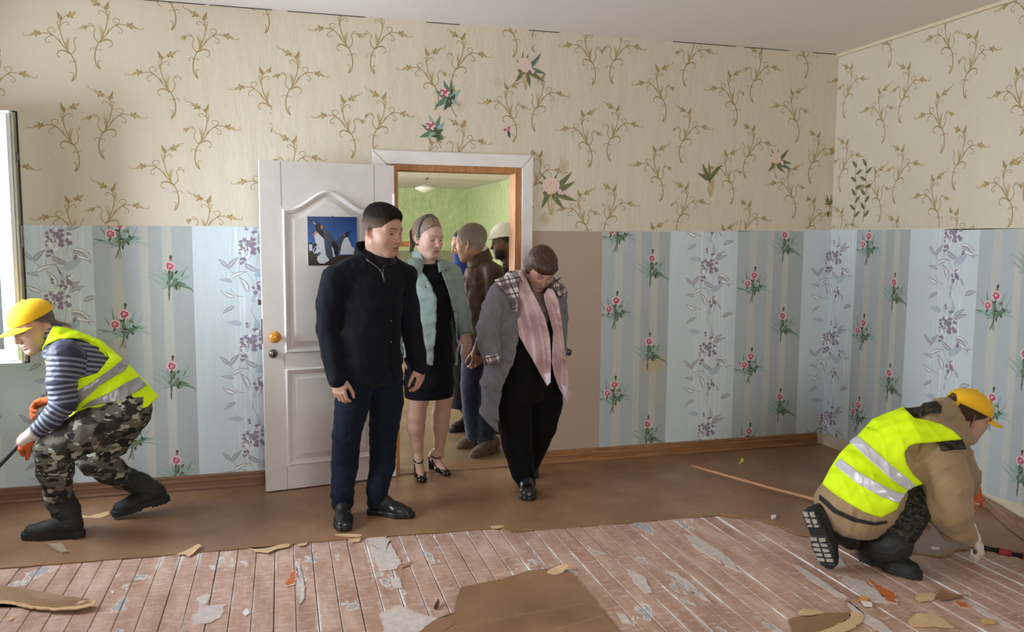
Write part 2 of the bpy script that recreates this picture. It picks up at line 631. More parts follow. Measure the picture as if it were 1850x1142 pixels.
def bouquet(two=True, seed=1, bloom='pink', rim='pinklight', tone=0):
    """spray of pink carnations with blade leaves, about 0.29 m tall, origin at its middle"""
    rd = random.Random(seed)
    m = Motif()
    base = np.array((-.012, -.135))
    heads = [(.008, .065, .031), (-.045, .008, .029)] if two else [(.004, .062, .030)]
    for k in range(12):
        a = 90 + rd.uniform(-75, 75)
        m.leaf(np.array((0, -.06)) + rd.uniform(-.01, .01), a, rd.uniform(.10, .19), .012, 'teal' if k % 2 else 'green', rd.uniform(-.8, .8), 0, 6)
    for a, ln, wd, ink in ((35, .13, .030, 'teal'), (18, .10, .026, 'green'), (150, .075, .028, 'teal'), (-150, .06, .024, 'teal'), (62, .15, .022, 'teal'), (118, .12, .020, 'teal')):
        m.leaf((0, -.045), a, ln, wd, ink, rd.uniform(-.4, .4), 0, 5)
    for k in range(4):
        m.ribbon([base + (rd.uniform(-.015, .02), rd.uniform(-.01, .02)), (rd.uniform(-.006, .008), -.05), (rd.uniform(-.02, .02), .02)], .003, .002, 'greendark', 4, 1)
    for hx, hy, r in heads:
        m.ribbon([(0, -.06), (hx * .6, hy * .4), (hx, hy)], .004, .003, 'green', 4, 1)
    for k in range(10):
        p = (rd.uniform(-.01, .055), rd.uniform(-.06, .04))
        m.leaf(p, rd.uniform(0, 360), .030, .013, 'greendark' if k % 2 else 'olive', 0.3, 2, 4)
    for hx, hy, r in heads:
        for k in range(9):
            a = 2 * PI * k / 9
            m.blob((hx + .7 * r * math.cos(a), hy + .6 * r * math.sin(a)), r * .42, rim, 6, 3, .3, rnd=rd)
        for k in range(7):
            a = 2 * PI * k / 7 + .4
            m.blob((hx + .38 * r * math.cos(a), hy + .38 * r * math.sin(a)), r * .33, bloom, 6, 4, .35, rnd=rd)
        m.blob((hx, hy), r * .34, rim, 6, 5, .3, rnd=rd)
        m.blob((hx + r * .1, hy - r * .1), r * .2, bloom, 5, 6, .3, rnd=rd)
        m.leaf((hx, hy - r * .7), 250, .03, .012, 'greendark', 0, 3, 4)
    q = (heads[0][0] + .006, heads[0][1] + .055)
    m.ribbon([heads[0][:2], (q[0] - .004, q[1] - .02), q], .003, .002, 'greendark', 3, 1)
    m.blob(q, .009, 'greendark', 6, 2, .2, 1.3, rd)
    m.blob((q[0], q[1] - .016), .007, bloom if not two else 'greendark', 5, 3, .2, 1.0, rd)
    return m


def trail(seed=3):
    """one 0.61 m repeat of the trailing purple-flowered stem; origin at the flower cluster"""
    rd = random.Random(seed)
    m = Motif()
    m.ribbon([(0, .22), (.03, .12), (-.01, .0), (-.03, -.12), (.02, -.24), (.0, -.39)], .006, .005, 'stemgrey', 6)
    m.ribbon([(-.02, .05), (-.05, -.05), (-.07, -.17), (-.03, -.28)], .004, .003, 'stemgrey', 6)
    m.ribbon([(.03, .1), (.05, 0), (.03, -.14), (.045, -.3)], .004, .003, 'stemgrey', 6)
    for (x, y, a, ln, wd, bd) in ((.05, .05, 70, .10, .026, -.5), (.06, .05, 40, .095, .024, -.3), (.075, -.07, -15, .12, .026, -.4), (.07, -.08, -35, .13, .022, .3),
                                  (.065, -.06, 10, .11, .02, -.5), (-.13, -.13, 65, .095, .028, -.3), (-.14, -.12, 120, .07, .024, .2), (-.12, -.19, 45, .11, .024, -.4),
                                  (-.11, -.21, 150, .075, .02, .3), (-.03, -.1, -50, .10, .03, .4), (-.02, -.27, 95, .10, .030, .4), (.12, -.36, 40, .085, .03, -.4),
                                  (-.10, -.3, 170, .085, .026, -.3), (-.10, -.36, 195, .08, .024, .3), (.02, -.33, 60, .10, .022, .2), (.10, -.3, 110, .05, .016, .2)):
        m.outline_leaf((x, y), a, ln, wd, 'plum', 'stemgrey' if rd.random() < .6 else 'white', bd)
    for (x, y, a, ln, wd) in ((.02, -.17, 20, .12, .050), (-.06, -.47, 160, .09, .036), (.0, -.33, 40, .10, .042), (.03, .08, 80, .09, .03)):
        m.leaf((x, y), a, ln, wd, 'greyleaf', .2, 0, 6)
    m.ribbon([(-.07, -.17), (-.11, -.15), (-.14, -.10)], .003, .002, 'plum', 4)
    m.ribbon([(-.05, -.30), (-.09, -.29), (-.12, -.25)], .003, .002, 'plum', 4)
    for cx, cy, R, n in ((.0, .0, .066, 44), (.03, -.26, .03, 12), (.045, -.22, .022, 8), (-.045, -.085, .020, 7), (.03, .085, .012, 4), (-.02, .12, .012, 4), (.09, -.10, .01, 3)):
        for k in range(n):
            a, r = rd.uniform(0, 2 * PI), R * math.sqrt(rd.random())
            m.blob((cx + r * math.cos(a), cy + r * math.sin(a)), rd.uniform(.007, .013), 'lilac' if rd.random() < .5 else ('white' if rd.random() < .7 else 'plum'), 6, 2 + k % 3, .35, rnd=rd)
    return m


VINE, TRAIL = vine(), trail()
BOUQ2, BOUQ1 = bouquet(True, 4), bouquet(False, 9)
M_CREAM = paper_mat('cream_wallpaper', (208, 199, 181), wrinkle=0.45)
STR = [(0.0, (172, 180, 185)), (0.17, (172, 180, 185)), (0.19, (189, 188, 181)), (0.28, (189, 188, 181)), (0.31, (172, 180, 185)), (0.46, (172, 180, 185)), (0.48, (189, 188, 181)), (0.55, (189, 188, 181)), (0.57, (167, 172, 174)), (0.69, (167, 172, 174)), (0.71, (189, 188, 181)), (0.79, (189, 188, 181)), (0.81, (167, 172, 174)), (1.0, (167, 172, 174))]
M_STRIPE = paper_mat('striped_wallpaper', (180, 195, 200), STR, wrinkle=0.3)
M_STRIPE_MOULD = paper_mat('striped_wallpaper_mouldy', (180, 195, 200), STR, wrinkle=0.3,
                           stain=[(0.40, 0.66, 0.13, (186, 170, 138), 0.85), (0.44, 0.45, 0.10, (182, 178, 160), 0.5)])
M_FLORAL = paper_mat('pale_floral_wallpaper', (200, 212, 219), fine=0.6, wrinkle=0.3)
M_BEIGE = paper_mat('blank_beige_paper', (174, 152, 136), wrinkle=0.15)
ALLINK = [INK[k] for k in INKN]


class Strip:
    """one hung length of wallpaper: a part of its wall. Local x right, z up, print at -y"""

    def __init__(self, wall, x0, x1, z0, z1, mat, side='back'):
        self.w, self.x0, self.x1, self.z0, self.z1, self.side, self.mat = wall, x0, x1, z0, z1, side, mat
        self.b = MB()
        w, e = x1 - x0, 0.0007
        rd = random.Random(int(x0 * 977) + 3)
        n = max(2, int(w / 0.09))
        jag = [rd.uniform(-.004, .004) if z0[0] < 1 else 0 for _ in range(n + 1)]
        lo = [(i / n * w, z0[0] + (z0[1] - z0[0]) * i / n + jag[i]) for i in range(n + 1)]
        for i in range(n):
            a, c = lo[i], lo[i + 1]
            self.b.poly([(a[0], -e, a[1]), (c[0], -e, c[1]), (c[0], -e, z1), (a[0], -e, z1)])
            self.b.poly([(a[0], 0, a[1]), (c[0], 0, c[1]), (c[0], -e, c[1]), (a[0], -e, a[1])])
        self.b.poly([(0, 0, lo[0][1]), (0, -e, lo[0][1]), (0, -e, z1), (0, 0, z1)])
        self.b.poly([(w, -e, lo[-1][1]), (w, 0, lo[-1][1]), (w, 0, z1), (w, -e, z1)])
        self.clip = (0.001, w - 0.001, max(z0) + 0.001, z1 - 0.001)

    def put(self, m, px, py, flip=False, s=1.0, d=0.0):
        P = at(px, py, 0) if self.side == 'back' else rw(px, py)
        X = P[0] if self.side == 'back' else -P[1]
        m.put(self.b, X - self.x0, P[2] + d, s, flip, self.clip)

    def done(self):
        o = self.b.build('wallpaper_strip', [self.mat] + ALLINK)
        if self.side == 'back':
            o.location = (self.x0, -0.0005, 0)
        else:
            o.location = (XR - 0.0005, -self.x0, 0)
            o.rotation_euler = (0, 0, -PI / 2)
        o.parent = self.w
        return o


def bx(px, py=300):
    return float(at(px, py, 0)[0])


ZB = 1.575        # height of the joint between the cream and the pale papers


def zback(px, py):
    return float(at(px, py, 0)[2])


# ---- cream upper lengths of wall_back: (left px, right px, [sprigs leaning right: px, py], [mirrored])
up = [(-150, 149, [(102, 80), (108, 245), (116, 410)], [(8, 150), (14, 318)]),
      (149, 333, [(284, -12), (284, 150), (290, 318)], [(203, 62), (210, 224), (215, 388)]),
      (333, 494, [(455, -4), (466, 176), (470, 345)], [(379, 80), (382, 245), (386, 408)]),
      (494, 660, [(608, 70), (613, 226)], [(545, 148), (540, 300)]),
      (660, 807, [(765, 140), (772, 300)], [(697, 75), (701, 220)]),
      (807, 958, [(908, 45), (908, 200)], [(843, 112), (843, 270)]),
      (958, 1087, [(1052, 98), (1046, 248), (1040, 392)], [(985, 40), (986, 183), (982, 322)]),
      (1087, 1214, [(1181, 166), (1176, 311), (1172, 450)], [(1126, 98), (1121, 238), (1115, 382)]),
      (1214, 1340, [(1311, 175), (1305, 318), (1300, 452)], [(1257, 105), (1250, 243), (1245, 378)]),
      (1340, 1459, [(1424, 206), (1418, 345), (1440, 90)], [(1378, 135), (1365, 272), (1358, 408)]),
      (1459, None, [(1530, 160), (1522, 290), (1516, 400)], [(1478, 85), (1482, 283), (1474, 400)])]
joint = [(-150, 405), (149, 407), (333, 408), (494, 410), (660, 412), (807, 415), (958, 417), (1087, 418), (1214, 418), (1340, 418), (1459, 416), (1500, 415)]
jz = [zback(*j) for j in joint]
for i, (a, c, A, B) in enumerate(up):
    x0 = max(XL, bx(a))
    x1 = bx(c) if c else XR
    z0 = (jz[i], jz[min(i + 1, len(jz) - 1)])
    segs = [(x0, x1, z0)]
    if x0 < DX0 - 0.06 < x1:
        segs = [(x0, DX0 - 0.125, z0), (DX0 - 0.125, x1, (DH + 0.08, DH + 0.08))]
    elif DX0 - 0.06 < x0 and x1 < DX1 + 0.075:
        segs = [(x0, x1, (DH + 0.08, DH + 0.08))]
    elif x0 < DX1 + 0.075 < x1:
        segs = [(x0, DX1 + 0.075, (DH + 0.08, DH + 0.08)), (DX1 + 0.075, x1, z0)]
    for (s0, s1, zz) in segs:
        if s1 - s0 < 0.01:
            continue
        mt = M_CREAM
        if i in (5, 6):
            mt = paper_mat('stained_cream_wallpaper', (208, 199, 181), wrinkle=0.5, stain=[(float(at(a_, b_, 0)[0]) - s0, float(at(a_, b_, 0)[2]), r_, (178, 140, 92), am_) for a_, b_, r_, am_ in
                           (((828, 190, .05, .55), (838, 222, .035, .6), (900, 150, .05, .25)) if i == 5 else ((1020, 300, .07, .5), (985, 395, .06, .45), (1045, 372, .03, .5)))])
        st = Strip(wall_back, s0, s1, zz, HC, mt)
        for (px, py) in A:
            st.put(VINE, px, py)
        for (px, py) in B:
            st.put(VINE, px, py, True)
        st.done()
M_CRACK = simple('dark_ceiling_crack', (58, 50, 42), .9)
for (a, c) in ((262, 372), (380, 492), (520, 660), (770, 830), (955, 1010), (1216, 1330), (1345, 1425), (1470, 1516)):
    b = MB()
    b.box((bx(a, 60), -0.004, HC - 0.0045), (bx(c, 60), -0.0016, HC - 0.0005))
    o = b.build('ceiling_crack', M_CRACK)
    o.parent = wall_back
# ---- cream upper lengths of wall_right (x runs towards the camera)
upR = [(1518, 1723, [(1583, 208), (1576, 350), (1594, 72), (1687, 220), (1678, 368), (1702, 78)], [(1541, 160), (1533, 296), (1524, 420), (1645, 164), (1634, 312), (1624, 440)]),
       (1723, 1990, [(1828, 182), (1806, 348), (1842, 20), (1960, 200)], [(1767, 112), (1746, 282), (1732, 430), (1900, 130), (1880, 300)])]
for (a, c, A, B) in upR:
    y0 = -rw(a, 250)[1] if a > 1518 else 0.0
    y1 = -rw(c, 250)[1]
    z0 = (float(rw(a if a > 1518 else 1500, 416)[2]), float(rw(min(c, 1850), 411)[2]))
    st = Strip(wall_right, y0, y1, z0, HC - 0.02, M_CREAM, 'right')
    for (px, py) in A:
        st.put(VINE, px, py)
    for (px, py) in B:
        st.put(VINE, px, py, True)
    st.done()
yr_end = -rw(1990, 250)[1]
for k in range(6):
    if yr_end + 0.55 * k < -YF:
        st = Strip(wall_right, yr_end + .55 * k, min(-YF, yr_end + .55 * (k + 1)), (1.63, 1.63), HC - 0.02, M_CREAM, 'right')
        for q in range(3):
            VINE.put(st.b, .15, 1.85 + .53 * q, 1.0, True, st.clip)
            VINE.put(st.b, .40, 1.60 + .53 * q, 1.0, False, st.clip)
        st.done()
b = MB()
b.box((XR - 0.022, YF, HC - 0.022), (XR, 0, HC - 0.001))
tag(b.build('trim_3', simple('cream_cornice_strip', (214, 200, 174), 0.7, 0.05)), kind='structure')

# ---- pale lower lengths
ZL = 0.085
low = [(-150, -3, 'floral', [(-70, 470), (-70, 650)], [], []),
       (-3, 175, 'floral', [(105, 432), (104, 545), (98, 725), (90, 900)], [], []),
       (175, 353, 'stripe', [], [(215, 425), (223, 588), (238, 790)], [(306, 500), (310, 680), (318, 850)]),
       (353, 545, 'floral', [(452, 447), (454, 622), (458, 795)], [], []),
       (960, 1085, 'beige', [], [], []),
       (1085, 1206, 'mould', [], [(1115, 420), (1111, 560), (1108, 712)], [(1176, 483), (1171, 633), (1168, 782)]),
       (1206, 1327, 'floral', [(1283, 350), (1281, 483), (1278, 633), (1275, 778)], [], []),
       (1327, 1444, 'stripe', [], [(1360, 514), (1354, 660), (1351, 795)], [(1416, 440), (1412, 586), (1407, 732)]),
       (1444, None, 'floral', [(1505, 467), (1500, 613), (1495, 757)], [], [])]
MATL = dict(floral=M_FLORAL, stripe=M_STRIPE, mould=M_STRIPE_MOULD, beige=M_BEIGE)
for (a, c, kind, T_, P2, P1) in low:
    x0 = max(XL, bx(a, 620))
    x1 = bx(c, 620) if c else XR
    if a == 353:
        x1 = DX0 - 0.125
    if a == 960:
        x0 = DX1 + 0.075
    pa, pc = a, (c or 1500)
    zt = float(np.interp((pa + pc) / 2, [j[0] for j in joint], jz)) - 0.001
    st = Strip(wall_back, x0, x1, (ZL, ZL), zt, MATL[kind])
    for q in T_:
        st.put(TRAIL, *q)
    for q in P2:
        st.put(BOUQ2, *q)
    for q in P1:
        st.put(BOUQ1, *q)
    st.done()
lowR = [(1500, 1540, 'floral', [(1509.6, 467), (1504, 613), (1499.4, 757)], [], []),
        (1540, 1636, 'stripe', [], [(1568, 444), (1558, 600), (1549, 748)], [(1614, 527), (1605, 690)]),
        (1636, 1760, 'floral', [(1722, 425), (1712, 590), (1702, 760), (1690, 930)], [], []),
        (1760, 1894, 'stripe', [], [(1797, 555), (1790, 738)], [(1850, 660), (1842, 852), (1858, 470)]),
        (1894, 2060, 'floral', [(1970, 500), (1960, 700)], [], [])]
for (a, c, kind, T_, P2, P1) in lowR:
    y0 = 0.0 if a == 1500 else -rw(a, 600)[1]
    y1 = -rw(c, 600)[1]
    zt = (float(rw(max(a, 1500), 416 - 5 * (max(a, 1500) - 1500) / 350)[2]) + float(rw(min(c, 1850), 416 - 5 * (min(c, 1850) - 1500) / 350)[2])) / 2
    zt = min(zt, 1.626)
    st = Strip(wall_right, y0, y1, (ZL, ZL), zt, MATL[kind], 'right')
    for q in T_:
        st.put(TRAIL, *q)
    for q in P2:
        st.put(BOUQ2, *q)
    for q in P1:
        st.put(BOUQ1, *q)
    st.done()
yr_end = -rw(2060, 600)[1]
for k in range(8):
    if yr_end + 0.53 * k < -YF:
        Strip(wall_right, yr_end + .53 * k, min(-YF, yr_end + .53 * (k + 1)), (ZL, ZL), 1.628, M_STRIPE if k % 2 == 0 else M_FLORAL, 'right').done()
# bare plaster band left where the right-hand skirting was torn away
b = MB()
rd = random.Random(5)
N = 60
for i in range(N):
    y0, y1 = -(i / N) * 6.5, -((i + 1) / N) * 6.5
    e = 0.004
    b.poly([(XR - e, y0, 0), (XR - e, y1, 0), (XR - e * .6, y1, ZL + rd.uniform(-.006, .008)), (XR - e * .6, y0, ZL + rd.uniform(-.006, .008))])
o = b.build('bare_plaster_band', M_PLASTER)
o.parent = wall_right

# ---- cut-out flowers pasted over the cream paper
CUT = [('rose', 808, 176, 1.0), ('rose', 782, 236, .95), ('small', 917, 235, .9), ('peony', 948, 120, 1.0), ('peony', 995, 338, 1.25), ('peony', 1402, 288, .9),
       ('leaves', 1283, 325, .95), ('leaves2', 1553, 345, 1.0), ('leaves', 1500, 370, .6)]


def cutout(kind, seed):
    rd = random.Random(seed)
    m = Motif()
    if kind == 'rose':
        for a, ln, wd in ((100, .12, .035), (70, .12, .03), (35, .10, .035), (200, .11, .035), (160, .10, .03), (230, .07, .03), (-20, .08, .03)):
            m.leaf((0.01, -.01), a, ln, wd, 'teal' if rd.random() < .5 else 'green', rd.uniform(-.3, .3))
        for k in range(12):
            m.leaf((rd.uniform(-.01, .04), rd.uniform(-.05, .03)), rd.uniform(0, 360), .04, .018, 'greendark', 0, 2, 4)
        m.ribbon([(.01, 0), (.03, -.07), (.06, -.12)], .006, .003, 'green', 4)
        for k in range(7):
            m.leaf((-.015, .03), k * 51, .036, .022, 'pink' if k % 2 else 'pinklight', 0, 3, 4)
        m.blob((-.015, .03), .014, 'pink', 6, 4)
    elif kind == 'small':
        for k in range(6):
            m.leaf((0, 0), k * 60, .034, .022, 'pink' if k % 2 else 'pinklight', 0, 1, 4)
        m.leaf((.005, -.01), 285, .05, .02, 'greendark', 0, 1, 4)
    elif kind == 'peony':
        for a, ln, wd in ((30, .16, .032), (5, .15, .032), (-25, .16, .030), (-60, .12, .03), (235, .11, .028), (200, .07, .025), (110, .12, .014), (80, .11, .014), (130, .09, .012)):
            m.leaf((0, -.02), a, ln, wd, 'olive' if rd.random() < .85 else 'green', rd.uniform(-.3, .3), 0, 6, 'greendark')
        for k in range(6):
            m.ribbon([(rd.uniform(-.03, .03), 0), (rd.uniform(-.02, .03), -.08), (rd.uniform(-.005, .02), -.15)], .004, .003, 'goldlight', 4, 1)
        for k in range(10):
            a = 2 * PI * k / 10
            m.blob((.032 * math.cos(a), .03 * math.sin(a) + .01), .018, 'blush' if k % 3 else 'pinklight', 7, 2, .3, rnd=rd)
        for k in range(6):
            m.blob((rd.uniform(-.018, .018), .01 + rd.uniform(-.015, .015)), .011, 'blush' if k % 2 else 'pinklight', 6, 3, rnd=rd)
        for k in range(5):
            m.blob((.055 + rd.uniform(-.01, .012), -.025 + rd.uniform(-.012, .012)), .010, 'pinklight', 6, 3, rnd=rd)
            m.blob((-.06 + rd.uniform(-.01, .012), -.045 + rd.uniform(-.012, .012)), .010, 'blush', 6, 3, rnd=rd)
    elif kind == 'leaves':
        for a, ln, wd in ((150, .12, .03), (130, .14, .032), (170, .09, .026), (95, .14, .016), (65, .15, .035), (240, .03, .02)):
            m.leaf((0, 0), a, ln, wd, 'olive', rd.uniform(-.3, .3), 0, 6, 'greendark')
        for k in range(5):
            m.ribbon([(rd.uniform(-.03, .04), 0), (rd.uniform(-.02, .03), -.06), (.005, -.13)], .010, .004, 'goldlight', 4, 1)
    else:
        for x0, dx in ((-.05, 0), (.05, .01)):
            m.ribbon([(x0, -.22), (x0 + .02, -.05), (x0 + dx, .12), (x0 + .01, .22)], .005, .003, 'olive', 5)
            for k in range(8):
                m.leaf((x0 + .01, -.18 + .05 * k), 30 + 110 * (k % 2) + rd.uniform(-15, 15), .07, .026, 'olive', 0, 1, 5, 'greendark')
    return m


for k, (kind, px, py, s) in enumerate(CUT):
    b = MB()
    m = cutout(kind, 20 + k)
    right = px > 1510
    m.put(b, 0, 0, s, clip=None, depth=0.0022)
    o = b.build('flower_cutout', [M_CREAM] + ALLINK)
    P = rw(px, py) if right else at(px, py, 0)
    o.location = (XR, P[1], P[2]) if right else (P[0], 0, P[2])
    if right:
        o.rotation_euler = (0, 0, -PI / 2)
    o.parent = wall_right if right else wall_back

# ---------------------------------------------------------------- skirting
t = NT('varnished_skirting')
v = t.coord('Object', (0.6, 8, 8))
nz = t.noise(v, 9, 5, 0.6)
t.out(t.ramp(nz, [(0.25, lin((116, 80, 52))), (0.6, lin((156, 112, 74))), (0.85, lin((172, 130, 90)))]), 0.45, 0.4)
M_SKIRT = t.m
prof = [(0, 0), (0.024, 0), (0.024, 0.012), (0.019, 0.018), (0.019, 0.046), (0.021, 0.050), (0.021, 0.056), (0.014, 0.060), (0.013, 0.074), (0.016, 0.078), (0.014, 0.088), (0.0, 0.090)]


def skirting(x0, x1, name, parent=None, mat=None):
    b = MB()
    b.sweep([(np.array((x0, -0.001, 0.004)), np.array((0, -1.0, 0)), np.array((0, 0, 1.0))),
             (np.array((x1, -0.001, 0.004)), np.array((0, -1.0, 0)), np.array((0, 0, 1.0)))], prof)
    return b.build(name, mat or M_SKIRT, parent)


tag(skirting(XL, DX0 - 0.13, 'baseboard_left', None, simple('brown_painted_skirting', (124, 88, 66), .5, .15, 12)), kind='structure')
o = tag(skirting(DX1 + 0.08, 3.885, 'baseboard_back'), kind='structure')
b = MB()
b.tube([(3.85, -0.019, 0.052), (3.85, -0.026, 0.052)], .004, 8)
b.build('nail_hole', M_DARK, o)

# ---------------------------------------------------------------- floor: narrow painted boards under sheets of painted hardboard
b = MB()
b.box((XL - 0.3, YF - 0.3, -0.10), (XR + 0.2, WT, -0.024))
floor = tag(b.build('floor', M_DARK), kind='structure')
t = NT('worn_floorboard_paint')
ob = t.coord('Object')
sx = t.n('SeparateXYZ')
t.l(ob, sx.inputs[0])
oi = t.n('ObjectInfo')
wp = t.wpos((1.0, 0.30, 1.0))
wq = t.wpos((1, 1, 1))
base = t.ramp(t.noise(wp, 9.0, 5.0, 0.65), [(0.3, lin((158, 122, 103))), (0.5, lin((185, 149, 131))), (0.7, lin((210, 181, 165)))])
base = t.mix(t.math('MULTIPLY', oi.outputs['Random'], 0.30), base, lin((150, 108, 86)))
mott = t.step(t.noise(t.wpos((0.45, 1.5, 1.0)), 34.0, 5.0, 0.65), 0.50, 0.66)
base = t.mix(t.math('MULTIPLY', mott, 0.50), base, lin((222, 196, 186)))
edge = t.math('ABSOLUTE', sx.outputs[0])
en = t.noise(wp, 42.0, 5.0, 0.72)
en2 = t.noise(t.wpos((1.0, 0.25, 1.0), (5, 3, 0)), 3.2, 3.0, 0.5)
reach = t.math('ADD', t.math('MULTIPLY', t.math('SUBTRACT', en, 0.5), 0.026), t.math('MULTIPLY', t.math('SUBTRACT', en2, 0.5), 0.050))
dE = t.math('ADD', edge, reach)
some = t.step(t.noise(t.wpos((4.0, 0.9, 1.0), (2, 8, 0)), 1.3, 3.0, 0.5), 0.42, 0.56)
chalk = t.step(dE, 0.030, 0.046)
base = t.mix(t.math('MULTIPLY', chalk, t.math('ADD', 0.16, t.math('MULTIPLY', some, 0.30))), base, lin((216, 202, 198)))
putty = t.math('MULTIPLY', t.step(dE, 0.0405, 0.0415), some)
base = t.mix(putty, base, lin((226, 221, 217)))
pn = t.noise(t.wpos((1.0, 0.42, 1.0), (11, 7, 0)), 5.0, 5.0, 0.62)
grey = t.step(pn, 0.640, 0.652)
rim = t.step(pn, 0.622, 0.636)
base = t.mix(t.math('MULTIPLY', rim, 0.8), base, lin((220, 212, 208)))
base = t.mix(grey, base, t.ramp(t.noise(wq, 30, 3), [(0.3, lin((150, 148, 152))), (0.7, lin((186, 184, 188)))]))
orange = t.step(t.noise(t.wpos((1.0, 0.5, 1.0), (31, 17, 0)), 4.5, 4.0, 0.5), 0.715, 0.722)
base = t.mix(orange, base, lin((188, 98, 44)))
spk = t.step(t.noise(wq, 75.0, 2.0), 0.73, 0.77)
base = t.mix(t.math('MULTIPLY', spk, .6), base, lin((70, 46, 36)))
t.out(base, t.math('ADD', 0.48, t.math('MULTIPLY', mott, 0.15)), 0.35)
hh = t.math('ADD', t.math('MULTIPLY', grey, -0.5), t.math('ADD', t.math('MULTIPLY', t.noise(wp, 60, 4), 0.5), t.math('MULTIPLY', putty, -0.3)))
t.bump(hh, 0.5, 0.004)
M_BOARD = t.m
PW = 0.0885
b = MB()
hw = PW / 2 - 0.0016
pr_ = [(-hw, -0.022), (hw, -0.022), (hw, -0.0025), (hw - 0.0025, 0.0), (-hw + 0.0025, 0.0), (-hw, -0.0025)]
b.sweep([(np.array((0, YF, 0)), np.array((1.0, 0, 0)), np.array((0, 0, 1.0))), (np.array((0, -0.0, 0)), np.array((1.0, 0, 0)), np.array((0, 0, 1.0)))], pr_)
pl0 = None
rd = random.Random(11)
x = XL + PW / 2 - 0.02
while x < XR - 0.02:
    if pl0 is None:
        pl = pl0 = b.build('floorboard', M_BOARD)
    else:
        pl = pl0.copy()
        COL.objects.link(pl)
    pl.location = (x + rd.uniform(-.0006, .0006), 0, -0.0025 + rd.uniform(-.0014, .0010))
    pl.rotation_euler = (0, rd.uniform(-.009, .009), 0)
    pl.parent = floor
    x += PW
# hardboard
t = NT('brown_painted_hardboard')
wq = t.wpos()
nz = t.noise(wq, 2.2, 5.0, 0.6)
base = t.ramp(nz, [(0.3, lin((126, 92, 68))), (0.55, lin((147, 110, 82))), (0.75, lin((162, 126, 99)))])
sm = t.step(t.noise(t.wpos((1, 1, 1), (4, 9, 0)), 13.0, 4.0, 0.65), 0.55, 0.75)
base = t.mix(t.math('MULTIPLY', sm, 0.25), base, lin((176, 142, 116)))
base = t.mix(t.step(t.noise(wq, 70.0, 2.0), 0.76, 0.79), base, lin((206, 186, 164)))
base = t.mix(t.step(t.noise(t.wpos((1, 1, 1), (2, 2, 0)), 50.0, 2.0), 0.75, 0.80), base, lin((74, 50, 38)))
t.out(base, t.ramp(t.noise(wq, 5, 3), [(0.3, (.30, .30, .30)), (0.7, (.46, .46, .46))]), 0.5)
t.bump(t.noise(wq, 60, 4), 0.12, 0.003)
M_HARD = t.m
M_TORN = simple('torn_fibreboard', (204, 172, 132), 0.9, 0.16, 70, 0.6, 0.003)
M_TORN2 = simple('torn_brown_fibreboard', (158, 120, 84), 0.9, 0.2, 70, 0.6, 0.003)


def jag(pts, step=0.03, amp=0.006, seed=1):
    """ragged version of a floor polyline"""
    rd = random.Random(seed)
    out = []
    for a, c in zip(pts[:-1], pts[1:]):
        a, c = np.array(a[:2], float), np.array(c[:2], float)
        n = max(1, int(np.linalg.norm(c - a) / step))
        for i in range(n):
            out.append(a + (c - a) * i / n + (np.array((rd.uniform(-amp, amp), rd.uniform(-amp, amp))) if i else 0))
    out.append(np.array(pts[-1][:2], float))
    return out


def F(*pxs):
    return [fl(px, py)[:2] for px, py in pxs]


def sheet(name, outline, z, th, label, cat='hardboard', mats=None, group=None, bend=None):
    b = MB()
    pts = [tuple(p) for p in outline]
    if bend:
        pts = [(p[0], p[1], bend(p)) for p in pts]
    b.prism(pts, z, z + th, 0, 1)
    o = b.build(name, mats or [M_HARD, M_TORN2])
    return tag(o, label, cat, group)


Z0 = 0.0
e1 = jag(F((-60, 1033), (0, 1028), (310, 1003), (640, 974), (905, 954)), .05, .0025, 3)
sheet('hardboard_sheet', e1 + [(1.105, -0.03), (XL + 0.01, -0.03), (XL + 0.01, e1[0][1])], Z0, 0.004, 'long brown painted hardboard sheet under the bending worker and the man in navy')
e2 = jag(F((907, 957), (922, 962), (1300, 931)), .05, .003, 5)
seamR = F((1300, 931))[0]
e3 = jag(F((1300, 931), (1345, 935), (1395, 944), (1450, 967), (1530, 985), (1640, 997), (1696, 1006), (1735, 992), (1790, 994), (1850, 997), (1900, 1000)), .03, .006, 8)
o = sheet('hardboard_sheet', e2 + e3[1:] + [(XR - 0.012, e3[-1][1] + .05), (XR - 0.012, -0.03), (1.109, -0.03)], Z0, 0.004,
               'brown painted hardboard sheet along the right of the doorway with a torn front edge')
# pale torn fibre showing along the broken front edge
b = MB()
w_ = [0.004 + 0.018 * abs(math.sin(i * 0.55)) + rd.uniform(0, .006) for i in range(len(e3))]
for i in range(len(e3) - 1):
    t0 = (e3[i + 1] - e3[i]) / (np.linalg.norm(e3[i + 1] - e3[i]) + 1e-9)
    nn = np.array((t0[1], -t0[0]))
    nn = nn if nn[1] < 0 else -nn
    a, c = e3[i], e3[i + 1]
    b.poly([(*(a + nn * w_[i]), 0.0012), (*(c + nn * w_[i + 1]), 0.0012), (*c, 0.0040), (*a, 0.0040)])
b.build('torn_edge', M_TORN2, o)

